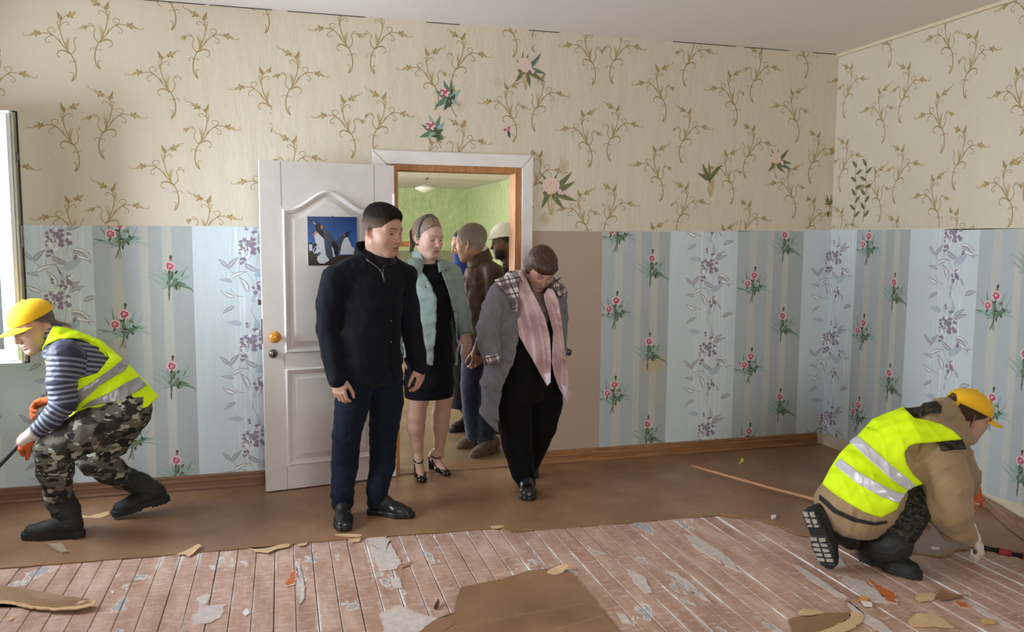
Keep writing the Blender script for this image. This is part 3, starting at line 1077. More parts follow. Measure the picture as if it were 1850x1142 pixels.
# ---------------------------------------------------------------- the hall behind the doorway
HX0, HX1, HY1, HH = -2.6, 3.62, 10.9, 2.50
t = NT('green_textured_wallpaper')
v = t.coord('Object', (1, 1, 0.45))
nz = t.noise(v, 16, 4, 0.6)
t.out(t.ramp(nz, [(0.3, lin((162, 177, 128))), (0.7, lin((190, 202, 156)))]), 0.7, 0.3)
t.bump(nz, 0.5, 0.02)
M_GREEN = t.m
b = MB()
b.box((HX0, HY1, -.01), (HX1, HY1 + .1, HH))
tag(b.build('wall_hall_far', M_GREEN), kind='structure')
b = MB()
b.box((HX1, WT, -.01), (HX1 + .1, HY1, HH))
tag(b.build('wall_hall_right', M_GREEN), kind='structure')
b = MB()
for y0, y1, z0, z1 in ((WT, HY1, -.01, .85), (WT, HY1, 2.0, HH), (WT, 0.9, .85, 2.0), (2.5, 3.0, .85, 2.0), (7.0, HY1, .85, 2.0)):
    b.box((HX0 - .1, y0, z0), (HX0, y1, z1))
tag(b.build('wall_hall_left', M_GREEN), kind='structure')
b = MB()
b.box((HX0, WT, HH), (HX1, HY1, HH + .05))
tag(b.build('ceiling_hall', M_CEIL), kind='structure')
t = NT('grey_brown_hall_floor')
wq = t.wpos()
t.out(t.ramp(t.noise(wq, 3, 5), [(0.3, lin((108, 88, 68))), (0.7, lin((140, 118, 94)))]), 0.45, 0.4)
M_HFLOOR = t.m
b = MB()
b.box((HX0, WT, -.10), (HX1, HY1, 0.0))
tag(b.build('floor_hall', M_HFLOOR), kind='structure')

# ---- door case: unpainted lining, white mitred architrave
t = NT('bare_pine')
v = t.coord('Object', (6, 6, 0.7))
nz = t.noise(v, 10, 5, .6)
t.out(t.ramp(nz, [(0.3, lin((150, 98, 56))), (0.6, lin((182, 128, 78))), (0.8, lin((198, 148, 96)))]), 0.55, 0.4)
M_PINE = t.m
t = NT('old_white_door_paint')
v = t.coord('Object')
nz = t.noise(v, 5, 5, .6)
c_ = t.mix(nz, lin((206, 200, 198)), lin((232, 228, 226)))
c_ = t.mix(t.step(t.noise(t.coord('Object', (1, 1, .4), (3, 1, 7)), 26, 4, .6), .70, .76), c_, lin((168, 154, 140)))
t.out(c_, 0.42, 0.45)
t.bump(t.math('ADD', t.noise(t.coord('Object', (9, 9, .8)), 14, 4), t.math('MULTIPLY', t.noise(v, 120, 2), .3)), 0.12, 0.004)
M_DOOR = t.m
b = MB()
LT = 0.045
b.box((DX0, -0.004, 0), (DX0 + LT, WT + .004, DH - LT))
b.box((DX1 - LT, -0.004, 0), (DX1, WT + .004, DH - LT))
b.box((DX0, -0.004, DH - LT), (DX1, WT + .004, DH))
tag(bevel(b.build('trim_1', M_PINE), .002), kind='structure')
b = MB()
b.box((DX0, -0.02, -0.004), (DX1, WT + 0.02, 0.012))
tag(bevel(b.build('trim_4', M_HARD), .004), kind='structure')
AW = 0.085
tr2 = empty('trim_2', (DX0, 0, 0))
tag(tr2, kind='structure')
ax0, ax1, az = DX0 - 0.115, DX1 + 0.072, DH + 0.075


def arch_piece(pts, parent=tr2):
    b = MB()
    n = len(pts)
    f = [(x, -0.022, z) for x, z in pts]
    k = [(x, 0.0, z) for x, z in pts]
    b.add(f + k, [tuple(range(n)), tuple(range(2 * n - 1, n - 1, -1))] + [(i, n + i, n + (i + 1) % n, (i + 1) % n) for i in range(n)])
    o = bevel(b.build('architrave', M_DOOR, parent), .003)
    return o


arch_piece([(ax0, 0.0), (ax0 + AW, 0.0), (ax0 + AW, az - AW), (ax0 + .001, az - .001)][::1])
arch_piece([(ax1 - AW + .012, 0.0), (ax1, 0.0), (ax1, az - .001), (ax1 - AW + .012, az - AW)])
arch_piece([(ax0 + .003, az), (ax0 + AW, az - AW + .002), (ax1 - AW + .012, az - AW + .002), (ax1 - .003, az)])

# ---- the door leaf: heightfield with an arched raised-and-fielded upper panel and a square lower one
LW, LH, LD = 0.812, 1.985, 0.040
P_UP = (0.135, 0.685, 0.84, 1.705, 0.115)     # x0 x1 z0 z1(shoulder) rise
P_LO = (0.135, 0.685, 0.145, 0.745, 0.0)


def panel_d(x, z, P):
    x0, x1, z0, z1, rise = P
    u = np.clip((x - x0) / (x1 - x0), 0, 1)
    s_ = np.clip((np.minimum(u, 1 - u) - 0.06) / 0.44, 0, 1)
    top = z1 + rise * (s_ * s_ * (3 - 2 * s_))
    ds = rise * 6 * s_ * (1 - s_) / 0.44 / (x1 - x0)
    return np.minimum(np.minimum(x - x0, x1 - x), np.minimum(z - z0, (top - z) / np.sqrt(1 + ds * ds)))


PROF_D = [-1, 0.0, 0.003, 0.008, 0.013, 0.020, 0.024, 0.027, 0.031, 0.034, 0.062, 0.066, 0.070, 9]
PROF_H = [0, 0.0, 0.008, 0.011, 0.009, 0.003, 0.004, 0.0, -0.009, -0.010, -0.001, 0.002, 0.002, 0.002]
gx = np.unique(np.concatenate([np.linspace(0, LW, 80), np.linspace(.13, .21, 40), np.linspace(.61, .69, 40)]))
gz = np.unique(np.concatenate([np.linspace(0, LH, 200), np.linspace(.14, .22, 40), np.linspace(.67, .75, 40), np.linspace(.835, .915, 40), np.linspace(1.62, 1.83, 110)]))
X, Z = np.meshgrid(gx, gz)
dd = np.maximum(panel_d(X, Z, P_UP), panel_d(X, Z, P_LO))
Hh = np.interp(dd, PROF_D, PROF_H)
door = empty('door_1', (DX0 + 0.006, -0.024, 0.012), (0, 0, math.radians(-171.0)))
tag(door, kind='structure')
# leaf space: x from the hinge (0) outwards; seen face at y = +LD (the leaf is turned 171 degrees)
nz_, nx_ = X.shape
cd = (dd[:-1, :-1] + dd[1:, 1:]) / 2
cz = (Z[:-1, :-1] + Z[1:, 1:]) / 2
reg = np.where(cd < -0.0005, 0, np.where(cd < 0.030, 1, 2)) + np.where((cz > 0.79) & (cd >= -0.0005), 10, 0)
vid = np.arange(nz_ * nx_).reshape(nz_, nx_)
V3 = np.stack([X, LD + Hh, Z], -1).reshape(-1, 3)
for code, nm in ((0, 'door_leaf'), (1, 'panel_moulding'), (11, 'panel_moulding'), (2, 'raised_panel'), (12, 'raised_panel')):
    iy, ix = np.nonzero(reg == code)
    q = np.stack([vid[iy, ix], vid[iy + 1, ix], vid[iy + 1, ix + 1], vid[iy, ix + 1]], -1)
    us, inv = np.unique(q, return_inverse=True)
    b = MB()
    b.v = [tuple(p) for p in V3[us]]
    b.f = [tuple(r) for r in inv.reshape(-1, 4)]
    b.mi = [0] * len(b.f)
    if code == 0:
        b.poly([(0, 0, 0), (0, 0, LH), (LW, 0, LH), (LW, 0, 0)][::-1])
        b.poly([(0, 0, 0), (0, LD, 0), (0, LD, LH), (0, 0, LH)][::-1])
        b.poly([(LW, 0, 0), (LW, LD, 0), (LW, LD, LH), (LW, 0, LH)])
        b.poly([(0, 0, LH), (0, LD, LH), (LW, LD, LH), (LW, 0, LH)][::-1])
        b.poly([(0, 0, 0), (0, LD, 0), (LW, LD, 0), (LW, 0, 0)])
        # joint cracks where the rails meet the stiles
        for (cx, z0, z1) in ((0.690, 1.72, LH - .001), (0.128, 1.72, LH - .001), (0.688, 0.0, 0.14), (0.690, .76, .83)):
            b.box((cx - .0012, LD - .001, z0), (cx + .0012, LD + .0004, z1), 1)
    o = b.build(nm, [M_DOOR, simple('crack_dark', (84, 76, 70), .9)], smooth=False)
    o.parent = door
    if code:
        o.data.polygons.foreach_set('use_smooth', [True] * len(o.data.polygons))
M_KNOB = simple('orange_varnished_knob', (206, 136, 52), 0.18, 0.12, 20, spec=0.6)
b = MB()
MK = Matrix.Translation((0.748, LD, 0.945)) @ Matrix.Rotation(-PI / 2, 4, 'X')
b.lathe([(0.016, 0.0), (0.014, 0.012), (0.020, 0.022), (0.031, 0.030), (0.036, 0.040), (0.034, 0.050), (0.024, 0.058), (0.008, 0.062)], 28, 0, MK)
o = b.build('door_knob', M_KNOB, smooth=True)
o.parent = door
tag(o, 'orange varnished round knob')
b = MB()
MK2 = Matrix.Translation((0.756, LD, 0.842)) @ Matrix.Rotation(-PI / 2, 4, 'X')
b.lathe([(0.027, 0.0), (0.027, 0.005), (0.022, 0.010), (0.019, 0.020), (0.012, 0.024)], 28, 0, MK2)
o = b.build('lock_cylinder', simple('brushed_lock_steel', (120, 118, 116), .3, .1, metal=.85), smooth=True)
o.parent = door
b = MB()
b.box((0.752, LD + .020, .830), (0.760, LD + .0262, .853))
o2 = b.build('keyhole', M_DARK)
o2.parent = o
b = MB()
b.box((LW - .001, .008, .90), (LW + .004, .030, 1.05))
b.box((LW + .004, .012, 1.135), (LW + .020, .026, 1.165))
o = b.build('latch', simple('rusty_latch', (92, 66, 56), .5, .2, metal=.6))
o.parent = door
for z in (0.25, 1.72):
    b = MB()
    b.tube([(0.004, LD + .006, z), (0.004, LD + .006, z + .09)], .007, 10)
    o = b.build('hinge', M_DOOR)
    o.parent = door
bpy.context.view_layer.update()


def on_leaf(x, z, out=0.0):
    return door.matrix_world @ Vector((x, LD + out, z))


# ================================================================ implicit-surface modelling (people, clothes, shoes)
try:
    import openvdb as _vdb
except ImportError:
    import pyopenvdb as _vdb
F32 = np.float32
A3 = lambda p: np.asarray(p, F32)


def _smin(a, b, k):
    if k <= 0:
        return np.minimum(a, b)
    h = np.maximum(k - np.abs(a - b), 0) / k
    return np.minimum(a, b) - h * h * k * 0.25


def unit(v):
    v = np.asarray(v, float)
    return v / (np.linalg.norm(v) + 1e-12)


class Sdf:
    def __init__(self):
        self.ops = []          # (op, fn, lo, hi, k)

    def rc(self, a, b, ra, rb, k=0.02, op='u'):
        a, b = A3(a), A3(b)
        ba = b - a
        L2 = float(ba @ ba) + 1e-12

        def fn(P):
            t = np.clip(((P - a) @ ba) / L2, 0, 1)
            return np.linalg.norm(P - a - t[:, None] * ba, axis=1) - (ra + (rb - ra) * t)
        R = max(ra, rb)
        self.ops.append((op, fn, np.minimum(a, b) - R, np.maximum(a, b) + R, k))
        return self

    def ell(self, c, r, k=0.02, op='u', axes=None):
        c, r = A3(c), A3(r)
        M = None if axes is None else A3(axes)

        def fn(P):
            q = P - c
            if M is not None:
                q = q @ M.T
            k0 = np.linalg.norm(q / r, axis=1)
            k1 = np.linalg.norm(q / (r * r), axis=1)
            return np.where(k1 < 1e-6, -float(r.min()), k0 * (k0 - 1) / np.maximum(k1, 1e-6))
        R = float(r.max()) if M is not None else r
        self.ops.append((op, fn, c - R, c + R, k))
        return self

    def ec(self, a, b, ra, rb, s, k=0.02, op='u', rz=None):
        """elliptic cone a->b; ra, rb = (half width along side axis s, half depth)"""
        a, b = A3(a), A3(b)
        n = unit(b - a)
        s = np.asarray(s, float)
        s = unit(s - n * (s @ n))
        f = np.cross(n, s)
        s, f, n = A3(s), A3(f), A3(n)
        ba = b - a
        L = float(np.linalg.norm(ba))
        rz = rz or min(ra[0], ra[1], rb[0], rb[1])

        def fn(P):
            q = P - a
            h = q @ n
            t = np.clip(h / L, 0, 1)
            rx = ra[0] + (rb[0] - ra[0]) * t
            ry = ra[1] + (rb[1] - ra[1]) * t
            u, v, w = q @ s, q @ f, h - t * L
            k0 = np.sqrt((u / rx) ** 2 + (v / ry) ** 2 + (w / rz) ** 2)
            k1 = np.sqrt((u / rx ** 2) ** 2 + (v / ry ** 2) ** 2 + (w / rz ** 2) ** 2)
            return np.where(k1 < 1e-5, -np.minimum(rx, ry), k0 * (k0 - 1) / np.maximum(k1, 1e-5)).astype(F32)
        R = max(*ra, *rb)
        self.ops.append((op, fn, np.minimum(a, b) - R, np.maximum(a, b) + R, k))
        return self

    def chain(self, secs, s, k=0.02, rz=None):
        """secs: [(centre, half width, half depth)]; s one side axis or one per section"""
        for i in range(len(secs) - 1):
            (a, w0, d0), (b, w1, d1) = secs[i], secs[i + 1]
            si = s[i] if isinstance(s, list) else s
            self.ec(a, b, (w0, d0), (w1, d1), si, k, rz=rz)
        return self

    def limb(self, pts, k=0.02):
        for (a, ra), (b, rb) in zip(pts[:-1], pts[1:]):
            self.rc(a, b, ra, rb, k)
        return self

    def box(self, c, axes, h, r=0.004, k=0.0, op='u'):
        c, M, h = A3(c), A3(axes), A3(h)

        def fn(P):
            q = np.abs((P - c) @ M.T) - h + r
            return np.linalg.norm(np.maximum(q, 0), axis=1) + np.minimum(q.max(1), 0) - r
        R = float(np.linalg.norm(h))
        self.ops.append((op, fn, c - R, c + R, k))
        return self

    def fn(self, f, lo, hi, k=0.0, op='u'):
        self.ops.append((op, f, A3(lo), A3(hi), k))
        return self

    def cut(self, o, n, k=0.004):
        """keep the side the normal points away from"""
        o, n = A3(o), A3(unit(n))
        self.ops.append(('i', lambda P: (P - o) @ n, None, None, k))
        return self

    def shell(self, th):
        self.ops.append(('shell', th, None, None, 0))
        return self

    def disp(self, f):
        self.ops.append(('d', f, None, None, 0))
        return self

    def cuff(self, p, d, r, ln=.12):
        """trim a sleeve square at p; d points out of the sleeve"""
        d = unit(d)
        return self.box(np.asarray(p) + d * ln / 2, frame(d, (0, 0, 1) if abs(d[2]) < .9 else (0, 1, 0)).T, (r, ln / 2, r), .002, .003, 's')

    def copy(self):
        s = Sdf()
        s.ops = list(self.ops)
        return s

    def evaluate(self, P, cen=None, half=0.0, blk=None):
        """P (N,3); blk = (block index per point start, count) grouping for culling"""
        d = np.full(len(P), 0.5, F32)
        for op, f, lo, hi, k in self.ops:
            if op == 'shell':
                d = np.maximum(d, -(d + f))
                continue
            if op == 'd':
                near = np.nonzero(np.abs(d) < 0.05)[0]
                if len(near):
                    d[near] += f(P[near]).astype(F32)
                continue
            if lo is not None and cen is not None:
                mg = half * 1.8 + k + 0.012
                ok = np.all((cen > lo - mg) & (cen < hi + mg), axis=1)
                if not ok.any():
                    continue
                idx = np.nonzero(np.repeat(ok, blk))[0]
                q = f(P[idx]).astype(F32)
                if op == 'u':
                    d[idx] = _smin(d[idx], q, k)
                elif op == 's':
                    d[idx] = -_smin(-d[idx], q, k)
                else:
                    d[idx] = -_smin(-d[idx], -q, k)
            else:
                q = f(P).astype(F32)
                if op == 'u':
                    d = _smin(d, q, k)
                elif op == 's':
                    d = -_smin(-d, q, k)
                else:
                    d = -_smin(-d, -q, k)
        return d

    def bounds(self):
        lo = np.min([o[2] for o in self.ops if o[0] == 'u'], axis=0)
        hi = np.max([o[3] for o in self.ops if o[0] == 'u'], axis=0)
        return lo, hi

    def mesh(self, h, pad=0.02):
        lo, hi = self.bounds()
        lo, hi = lo - pad, hi + pad
        B = 8
        nb = np.ceil((hi - lo) / (h * B)).astype(int)
        g = np.stack(np.meshgrid(*[np.arange(n) for n in nb], indexing='ij'), -1).reshape(-1, 3)
        half = h * B / 2
        cen = (lo + (g * B + B / 2 - 0.5) * h).astype(F32)
        dc = self.evaluate(cen)
        act = np.abs(dc) < half * 1.9 + 0.018
        arr = np.repeat(np.repeat(np.repeat(np.where(dc > 0, 1.0, -1.0).astype(F32).reshape(nb), B, 0), B, 1), B, 2)
        off = np.stack(np.meshgrid(*[np.arange(B)] * 3, indexing='ij'), -1).reshape(-1, 3)
        ga = g[act]
        CH = 1500
        for s in range(0, len(ga), CH):
            gg = ga[s:s + CH]
            ip = (gg[:, None, :] * B + off[None]).reshape(-1, 3)
            P = (lo + ip * h).astype(F32)
            d = self.evaluate(P, (lo + (gg * B + B / 2 - 0.5) * h).astype(F32), half, B ** 3)
            arr[ip[:, 0], ip[:, 1], ip[:, 2]] = np.clip(d / h, -3, 3)
        grid = _vdb.FloatGrid(3.0)
        grid.copyFromArray(arr)
        pts, quads = grid.convertToQuads(0.0)
        pts = np.asarray(pts, float) * h + lo
        return pts, np.asarray(quads, np.int64)[:, ::-1]


_rs = np.random.RandomState(3)
_WD = _rs.normal(size=(8, 3))
_WD /= np.linalg.norm(_WD, axis=1)[:, None]
_WD = _WD.astype(F32)


def folds(amp, wl, squash=(1, 1, 1), seed=0, bias=0.0):
    """soft cloth wrinkles: warped crossing waves"""
    sq = A3(squash)
    D = np.roll(_WD, seed, 0)
    w = 2 * math.pi / wl

    def f(P):
        q = P * sq
        q = q + 0.25 * wl * np.sin(q[:, [1, 2, 0]] * w * 0.45 + seed)
        a = np.sin(q @ D[0] * w + seed) * np.sin(q @ D[1] * w * 0.63 + 1.7 * seed)
        b_ = np.sin(q @ D[2] * w * 1.7 + 2 + seed) * np.sin(q @ D[3] * w * 1.1)
        c = (1 - np.abs(np.sin(q @ D[4] * w * 0.8 + seed * 3.1))) ** 3
        return amp * (0.55 * a + 0.3 * b_ - 0.55 * c + bias)
    return f


def mesh_obj(name, parts, mats, parent=None, colour=None, smooth=True):
    """parts: [(points, quads)] joined into one object; colour: fn(points)->(N,3) linear albedo"""
    V, Q, n = [], [], 0
    for p, q in parts:
        V.append(p)
        Q.append(q + n)
        n += len(p)
    V, Q = np.concatenate(V), np.concatenate(Q)
    me = bpy.data.meshes.new(name)
    me.vertices.add(len(V))
    me.vertices.foreach_set('co', V.astype(F32).ravel())
    me.loops.add(len(Q) * 4)
    me.loops.foreach_set('vertex_index', Q.astype(np.int32).ravel())
    me.polygons.add(len(Q))
    me.polygons.foreach_set('loop_start', np.arange(0, len(Q) * 4, 4, dtype=np.int32))
    me.polygons.foreach_set('use_smooth', np.ones(len(Q), bool))
    for m in (mats if isinstance(mats, (list, tuple)) else [mats]):
        me.materials.append(m)
    if colour is not None:
        c = np.concatenate(colour) if isinstance(colour, list) else colour
        at_ = me.color_attributes.new('tint', 'FLOAT_COLOR', 'POINT')
        at_.data.foreach_set('color', np.concatenate([c, np.ones((len(c), 1))], 1).astype(F32).ravel())
    me.update()
    me.validate()
    return link(name, me, parent)


def frame(fwd, up):
    """rotation matrix with columns x (right), y (forward), z (up)"""
    y = unit(fwd)
    x = unit(np.cross(y, up))
    z = np.cross(x, y)
    return np.stack([x, y, z], 1)


def largest(pq):
    """keep the biggest connected piece"""
    p, q = pq
    lab = np.arange(len(p))
    while True:
        m = lab[q].min(1)
        new = lab.copy()
        for k in range(4):
            np.minimum.at(new, q[:, k], m)
        new = new[new]
        if (new == lab).all():
            break
        lab = new
    vals, cnt = np.unique(lab, return_counts=True)
    keep = lab == vals[cnt.argmax()]
    idx = np.cumsum(keep) - 1
    return p[keep], idx[q[keep[q[:, 0]]]]


def place(pq, M, o, s=1.0):
    p, q = pq
    return p * s @ np.asarray(M).T + np.asarray(o), (q if np.linalg.det(M) > 0 else q[:, ::-1])


# ---------------------------------------------------------------- heads
def head_sdf(neck=None, jaw=1.0, wide=1.0, nose=1.0, brow=1.0, chin=1.0, lips=1.0, cheek=1.0, ears=True, mouth_open=0.0, lid=1.0, neck_r=0.051):
    """face to +y, x to the figure's left/right, z up; eye line at z = 0; chin at z = -0.115"""
    s = Sdf()
    W = wide
    s.ell((0, -.018, .030), (.076 * W, .097, .086), 0)
    s.ell((0, .012, -.002), (.071 * W, .078, .085), .03)
    s.ell((0, .026, -.045), (.058 * W, .058, .070), .035)
    for x in (-1, 1):
        s.rc((x * .050 * W * jaw, -.002, -.062), (x * .020 * W, .060, -.096), .022 * jaw, .018, .035)
        s.ell((x * .040 * W, .050, -.036), (.026, .024, .028), .03)
        s.rc((x * .050, .060, .019), (x * .012, .0775, .020), .010 * brow, .010 * brow, .022)
        s.ell((x * .031, .099, .000), (.021, .024, .0135), .014, 's')
        s.ell((x * .0315, .0650, -.001), (.0150, .0135, .0135), .005)
        if lid:
            s.ell((x * .0315, .0665, .0075 - .0035 * lid), (.0168, .0165, .0082), .003)
            s.ell((x * .0315, .0655, -.0135), (.0160, .0155, .0065), .003)
    s.ell((0, .058, -.068), (.034 * W, .030, .028), .025)
    s.ell((0, .068 * chin, -.101), (.021, .017, .016), .022)
    # nose
    s.rc((0, .080, .012), (0, .098 * nose + .002, -.028), .0075, .0095, .014)
    s.ell((0, .102 * nose, -.034), (.0105, .0125, .0100), .008)
    for x in (-1, 1):
        s.ell((x * .0115, .0915 * nose, -.0375), (.0080, .0105, .0075), .006)
        s.ell((x * .0065, .0990 * nose, -.0455), (.0035, .0050, .0040), .004, 's')
    # mouth
    s.ell((0, .0865, -.0645), (.0230, .0090, .0060 * lips), .006)
    s.ell((0, .0850, -.0760), (.0195, .0090, .0070 * lips), .006)
    s.ell((0, .0965, -.0700), (.0235, .0090, .0016 + .006 * mouth_open), .004, 's')
    s.ell((0, .0935, -.0545), (.0040, .0050, .0080), .006, 's')
    s.ell((0, .0890, -.0880), (.0160, .0060, .0045), .012, 's')
    if ears:
        for x in (-1, 1):
            ax = frame((x * .35, -.30, 0), (0, -.15, 1)).T
            s.ell((x * .0785 * W, -.012, -.010), (.0080, .0200, .0315), .006, axes=ax)
            s.ell((x * .0835 * W, -.004, -.006), (.0065, .0105, .0180), .005, 's', axes=ax)
            s.ell((x * .0770 * W, -.004, -.036), (.0065, .0085, .0090), .006)
    if neck is not None:
        s.rc((0, -.030, -.052), neck, neck_r * .94, neck_r * 1.08, .035)
    return s


def skin_tint(p, base, lip=(0.50, 0.20, 0.18), cheek=0.25, brow=None, stubble=None, scalp=None, hairline=None, lash=True, W=1.0):
    """colouring of a face in head space, with shade drawn into mouth and lid creases"""
    n = len(p)
    c = np.tile(np.array(base, float), (n, 1))
    x, y, z = np.abs(p[:, 0]), p[:, 1], p[:, 2]
    sm = lambda v, a, b_: np.clip((v - a) / (b_ - a), 0, 1)

    def blend(w, col):
        w = w[:, None]
        c[:] = c * (1 - w) + np.array(col) * w
    red = np.array(base) * np.array((1.02, .70, .66))
    blend(cheek * np.exp(-((x - .038) ** 2 + (z + .035) ** 2) / .0005) * (y > .03), red)
    blend(.30 * np.exp(-(x ** 2 + (z + .036) ** 2) / .0002) * (y > .07), red)
    ear = (x > .072 * W) & (y < .02) & (y > -.05) & (np.abs(z + .012) < .04)
    blend(.35 * ear, red)
    if stubble is not None:
        w = sm(-z, .040, .062) * sm(y, .0, .03) * .8
        w = np.maximum(w, np.exp(-((z + .053) / .006) ** 2) * (y > .07) * (x < .03) * .9)
        blend(w * stubble[3], stubble[:3])
    w = np.exp(-(x / .021) ** 4) * np.exp(-((z + .0705) / .0095) ** 4) * (y > .074)
    blend(w * .8, lip)
    blend(np.exp(-(x / .021) ** 4) * np.exp(-((z + .0702) / .0020) ** 2) * (y > .074) * .75, np.array(lip) * .35)  # parting of the lips: crease shade put into the colour
    if brow is not None:
        zb = .0215 + .0035 * np.sin((x - .012) / .04 * math.pi)
        w = np.exp(-((z - zb) / .0042) ** 4) * np.exp(-((x - .032) / .0205) ** 6) * (y > .05)
        blend(w * .85, brow)
    if lash:
        w = np.exp(-((z + .0050) / .0021) ** 2) * np.exp(-((x - .0315) / .0150) ** 6) * (y > .06)
        blend(w * .9, (.035, .025, .02))
        w = np.exp(-((z - .012) / .003) ** 2) * np.exp(-((x - .0315) / .0170) ** 6) * (y > .06)
        blend(w * .3, np.array(base) * .55)  # fold above the eye: shade painted into the skin tone
    if scalp is not None:
        lim = hairline(p)
        blend(sm(lim, -.008, .010) * scalp[3], scalp[:3])
    return c


def cap_plane(o, n):
    o, n = np.asarray(o, float), unit(n)
    return lambda p: (p - o) @ n


# ---------------------------------------------------------------- hands: wrist at origin, fingers along +y, back of the hand +z, thumb on -x (mirror with flip)
def hand_sdf(curl=(0.35, 0.45, 0.5, 0.55), thumb=0.4, fat=1.0, spread=0.06, cuff=None):
    s = Sdf()
    s.ec((0, -.045, 0), (0, .012, 0), (.026 * fat, .021 * fat), (.030 * fat, .019 * fat), (1, 0, 0), 0)
    s.ec((-.002, .012, 0), (-.002, .055, .001), (.033 * fat, .016 * fat), (.041 * fat, .0155 * fat), (1, 0, 0), .015)
    s.ec((-.002, .050, .001), (-.001, .082, .000), (.041 * fat, .0150 * fat), (.038 * fat, .0115 * fat), (1, 0, 0), .015)
    s.ell((-.026, .030, -.008), (.016 * fat, .028, .014 * fat), .012)
    s.ell((.024, .028, -.007), (.013 * fat, .030, .012 * fat), .012)
    xs = (-.031, -.0105, .0105, .0295)
    L = ((.040, .024, .020), (.044, .028, .022), (.041, .026, .021), (.032, .020, .018))
    for i in range(4):
        a = math.radians(0)
        sp = (i - 1.4) * spread
        p = np.array((xs[i], (.082, .087, .084, .076)[i], .001))
        bend = 0.0
        for j in range(3):
            bend += curl[i] * (0.8, 1.1, 0.8)[j]
            d = np.array((math.sin(sp) * math.cos(bend), math.cos(sp) * math.cos(bend), -math.sin(bend)))
            q = p + d * L[i][j]
            r0 = (.0100, .0088, .0078)[j] * fat * (0.9 if i == 3 else 1)
            r1 = (.0088, .0078, .0066)[j] * fat * (0.9 if i == 3 else 1)
            s.rc(p, q, r0, r1, .0035 if j == 0 else .002)
            p = q
    p = np.array((-.026, .020, -.006))
    dirs = [(-.46, .84, -.34), (-.30, .90, -.30 - .3 * thumb), (-.05 + .3 * thumb, .92, -.30 - .4 * thumb)]
    for j, (dd_, ln) in enumerate(zip(dirs, (.044, .034, .028))):
        q = p + unit(dd_) * ln
        s.rc(p, q, (.0145, .0108, .0096)[j] * fat, (.0108, .0096, .0078)[j] * fat, .008 if j == 0 else .003)
        p = q
    return s


_HC = {}


def hand_mesh(key, flip, **kw):
    k = (key, flip)
    if k not in _HC:
        p, q = hand_sdf(**kw).mesh(0.0024 if key != 'coarse' else .004)
        if flip:
            p, q = p * np.array((-1, 1, 1)), q[:, ::-1]
        _HC[k] = (p, q)
    return _HC[k]


# ---------------------------------------------------------------- shoes: heel at the origin, toe +y, sole on z = 0
def shoe_sdf(kind='oxford', L=0.285, flex=0.0):
    s = Sdf()
    if kind in ('oxford', 'sneaker'):
        s.ec((0, .035, .058), (0, .105, .064), (.034, .045), (.037, .044), (1, 0, 0), 0)
        s.ec((0, .100, .060), (0, .185, .040), (.037, .044), (.046, .030), (1, 0, 0), .03)
        s.ec((.002, .18, .036), (.002, L - .042, .030), (.046, .030), (.037, .024), (1, 0, 0), .03)
        s.ec((0, .045, .06), (0, .050, .092), (.033, .040), (.034, .042), (1, 0, 0), .02, rz=.012)
        # laced throat
        for k in range(4):
            y = .110 + .016 * k
            z = .110 - .017 * k
            s.rc((-.014, y, z), (.014, y, z), .0035, .0035, .003)
        s.rc((-.02, .098, .118), (.0, .172, .070), .004, .003, .004)
        s.rc((.02, .098, .118), (.0, .172, .070), .004, .003, .004)
    elif kind == 'boot':
        s.ec((0, .040, .060), (0, .105, .066), (.040, .050), (.042, .050), (1, 0, 0), 0)
        s.ec((0, .100, .066), (0, .19, .046), (.042, .050), (.050, .036), (1, 0, 0), .03)
        s.ec((.002, .185, .042), (.002, L - .046, .038), (.050, .036), (.042, .033), (1, 0, 0), .03)
    s.cut((0, 0, .020), (0, 0, -1), .003)
    out = [(0, .034, .036), (.002, .11, .037), (.004, .19, .047), (.002, L - .043, .040)]
    if kind == 'boot':
        out = [(x, y, r + .004) for x, y, r in out]
    top = .026 if kind != 'boot' else .034

    def sole(P):
        d = None
        for (x0, y0, r0), (x1, y1, r1) in zip(out[:-1], out[1:]):
            a = np.array((x0, y0), F32)
            ba = np.array((x1 - x0, y1 - y0), F32)
            t = np.clip(((P[:, :2] - a) @ ba) / (ba @ ba), 0, 1)
            e = np.linalg.norm(P[:, :2] - a - t[:, None] * ba, axis=1) - (r0 + (r1 - r0) * t)
            d = e if d is None else _smin(d, e, .02)
        z = P[:, 2]
        groove = np.where((kind == 'boot') & (z < .012), np.where(np.sin(P[:, 1] * 2 * math.pi / .022) > 0, 0.004, 0.0), 0.0)
        dz = np.maximum(np.maximum(groove - z, z - top), -(z))
        heel = np.where((P[:, 1] > .085) & (P[:, 1] < .135), .010 - z, -1)
        return np.maximum(np.maximum(d, dz), heel) - .001
    s.fn(sole, (-.06, -.02, 0), (.06, L + .01, top), .002)
    if flex:
        pass
    return s


_SC = {}


def shoe_mesh(kind, L=.285, h=.004):
    if (kind, L) not in _SC:
        _SC[(kind, L)] = shoe_sdf(kind, L).mesh(h)
    return _SC[(kind, L)]


# ---------------------------------------------------------------- surfaces of people
def tint_mat(name, rough=0.5, bump=0.0, scale=200.0, sss=0.0, spec=0.4, stretch=(1, 1, 1)):
    t = NT(name)
    a = t.n('Attribute')
    a.attribute_name = 'tint'
    v = t.coord('Object', stretch)
    nz = t.noise(v, scale, 3)
    c = t.mix(t.math('MULTIPLY', t.math('SUBTRACT', nz, .3), .35, True), a.outputs['Color'], (0, 0, 0, 1), 'MIX')
    t.out(c, rough, spec)
    if sss:
        t.b.inputs['Subsurface Weight'].default_value = sss
        t.b.inputs['Subsurface Radius'].default_value = (.010, .004, .002)
        t.b.inputs['Subsurface Scale'].default_value = 0.5
    if bump:
        t.bump(nz, bump, .003)
    return t.m


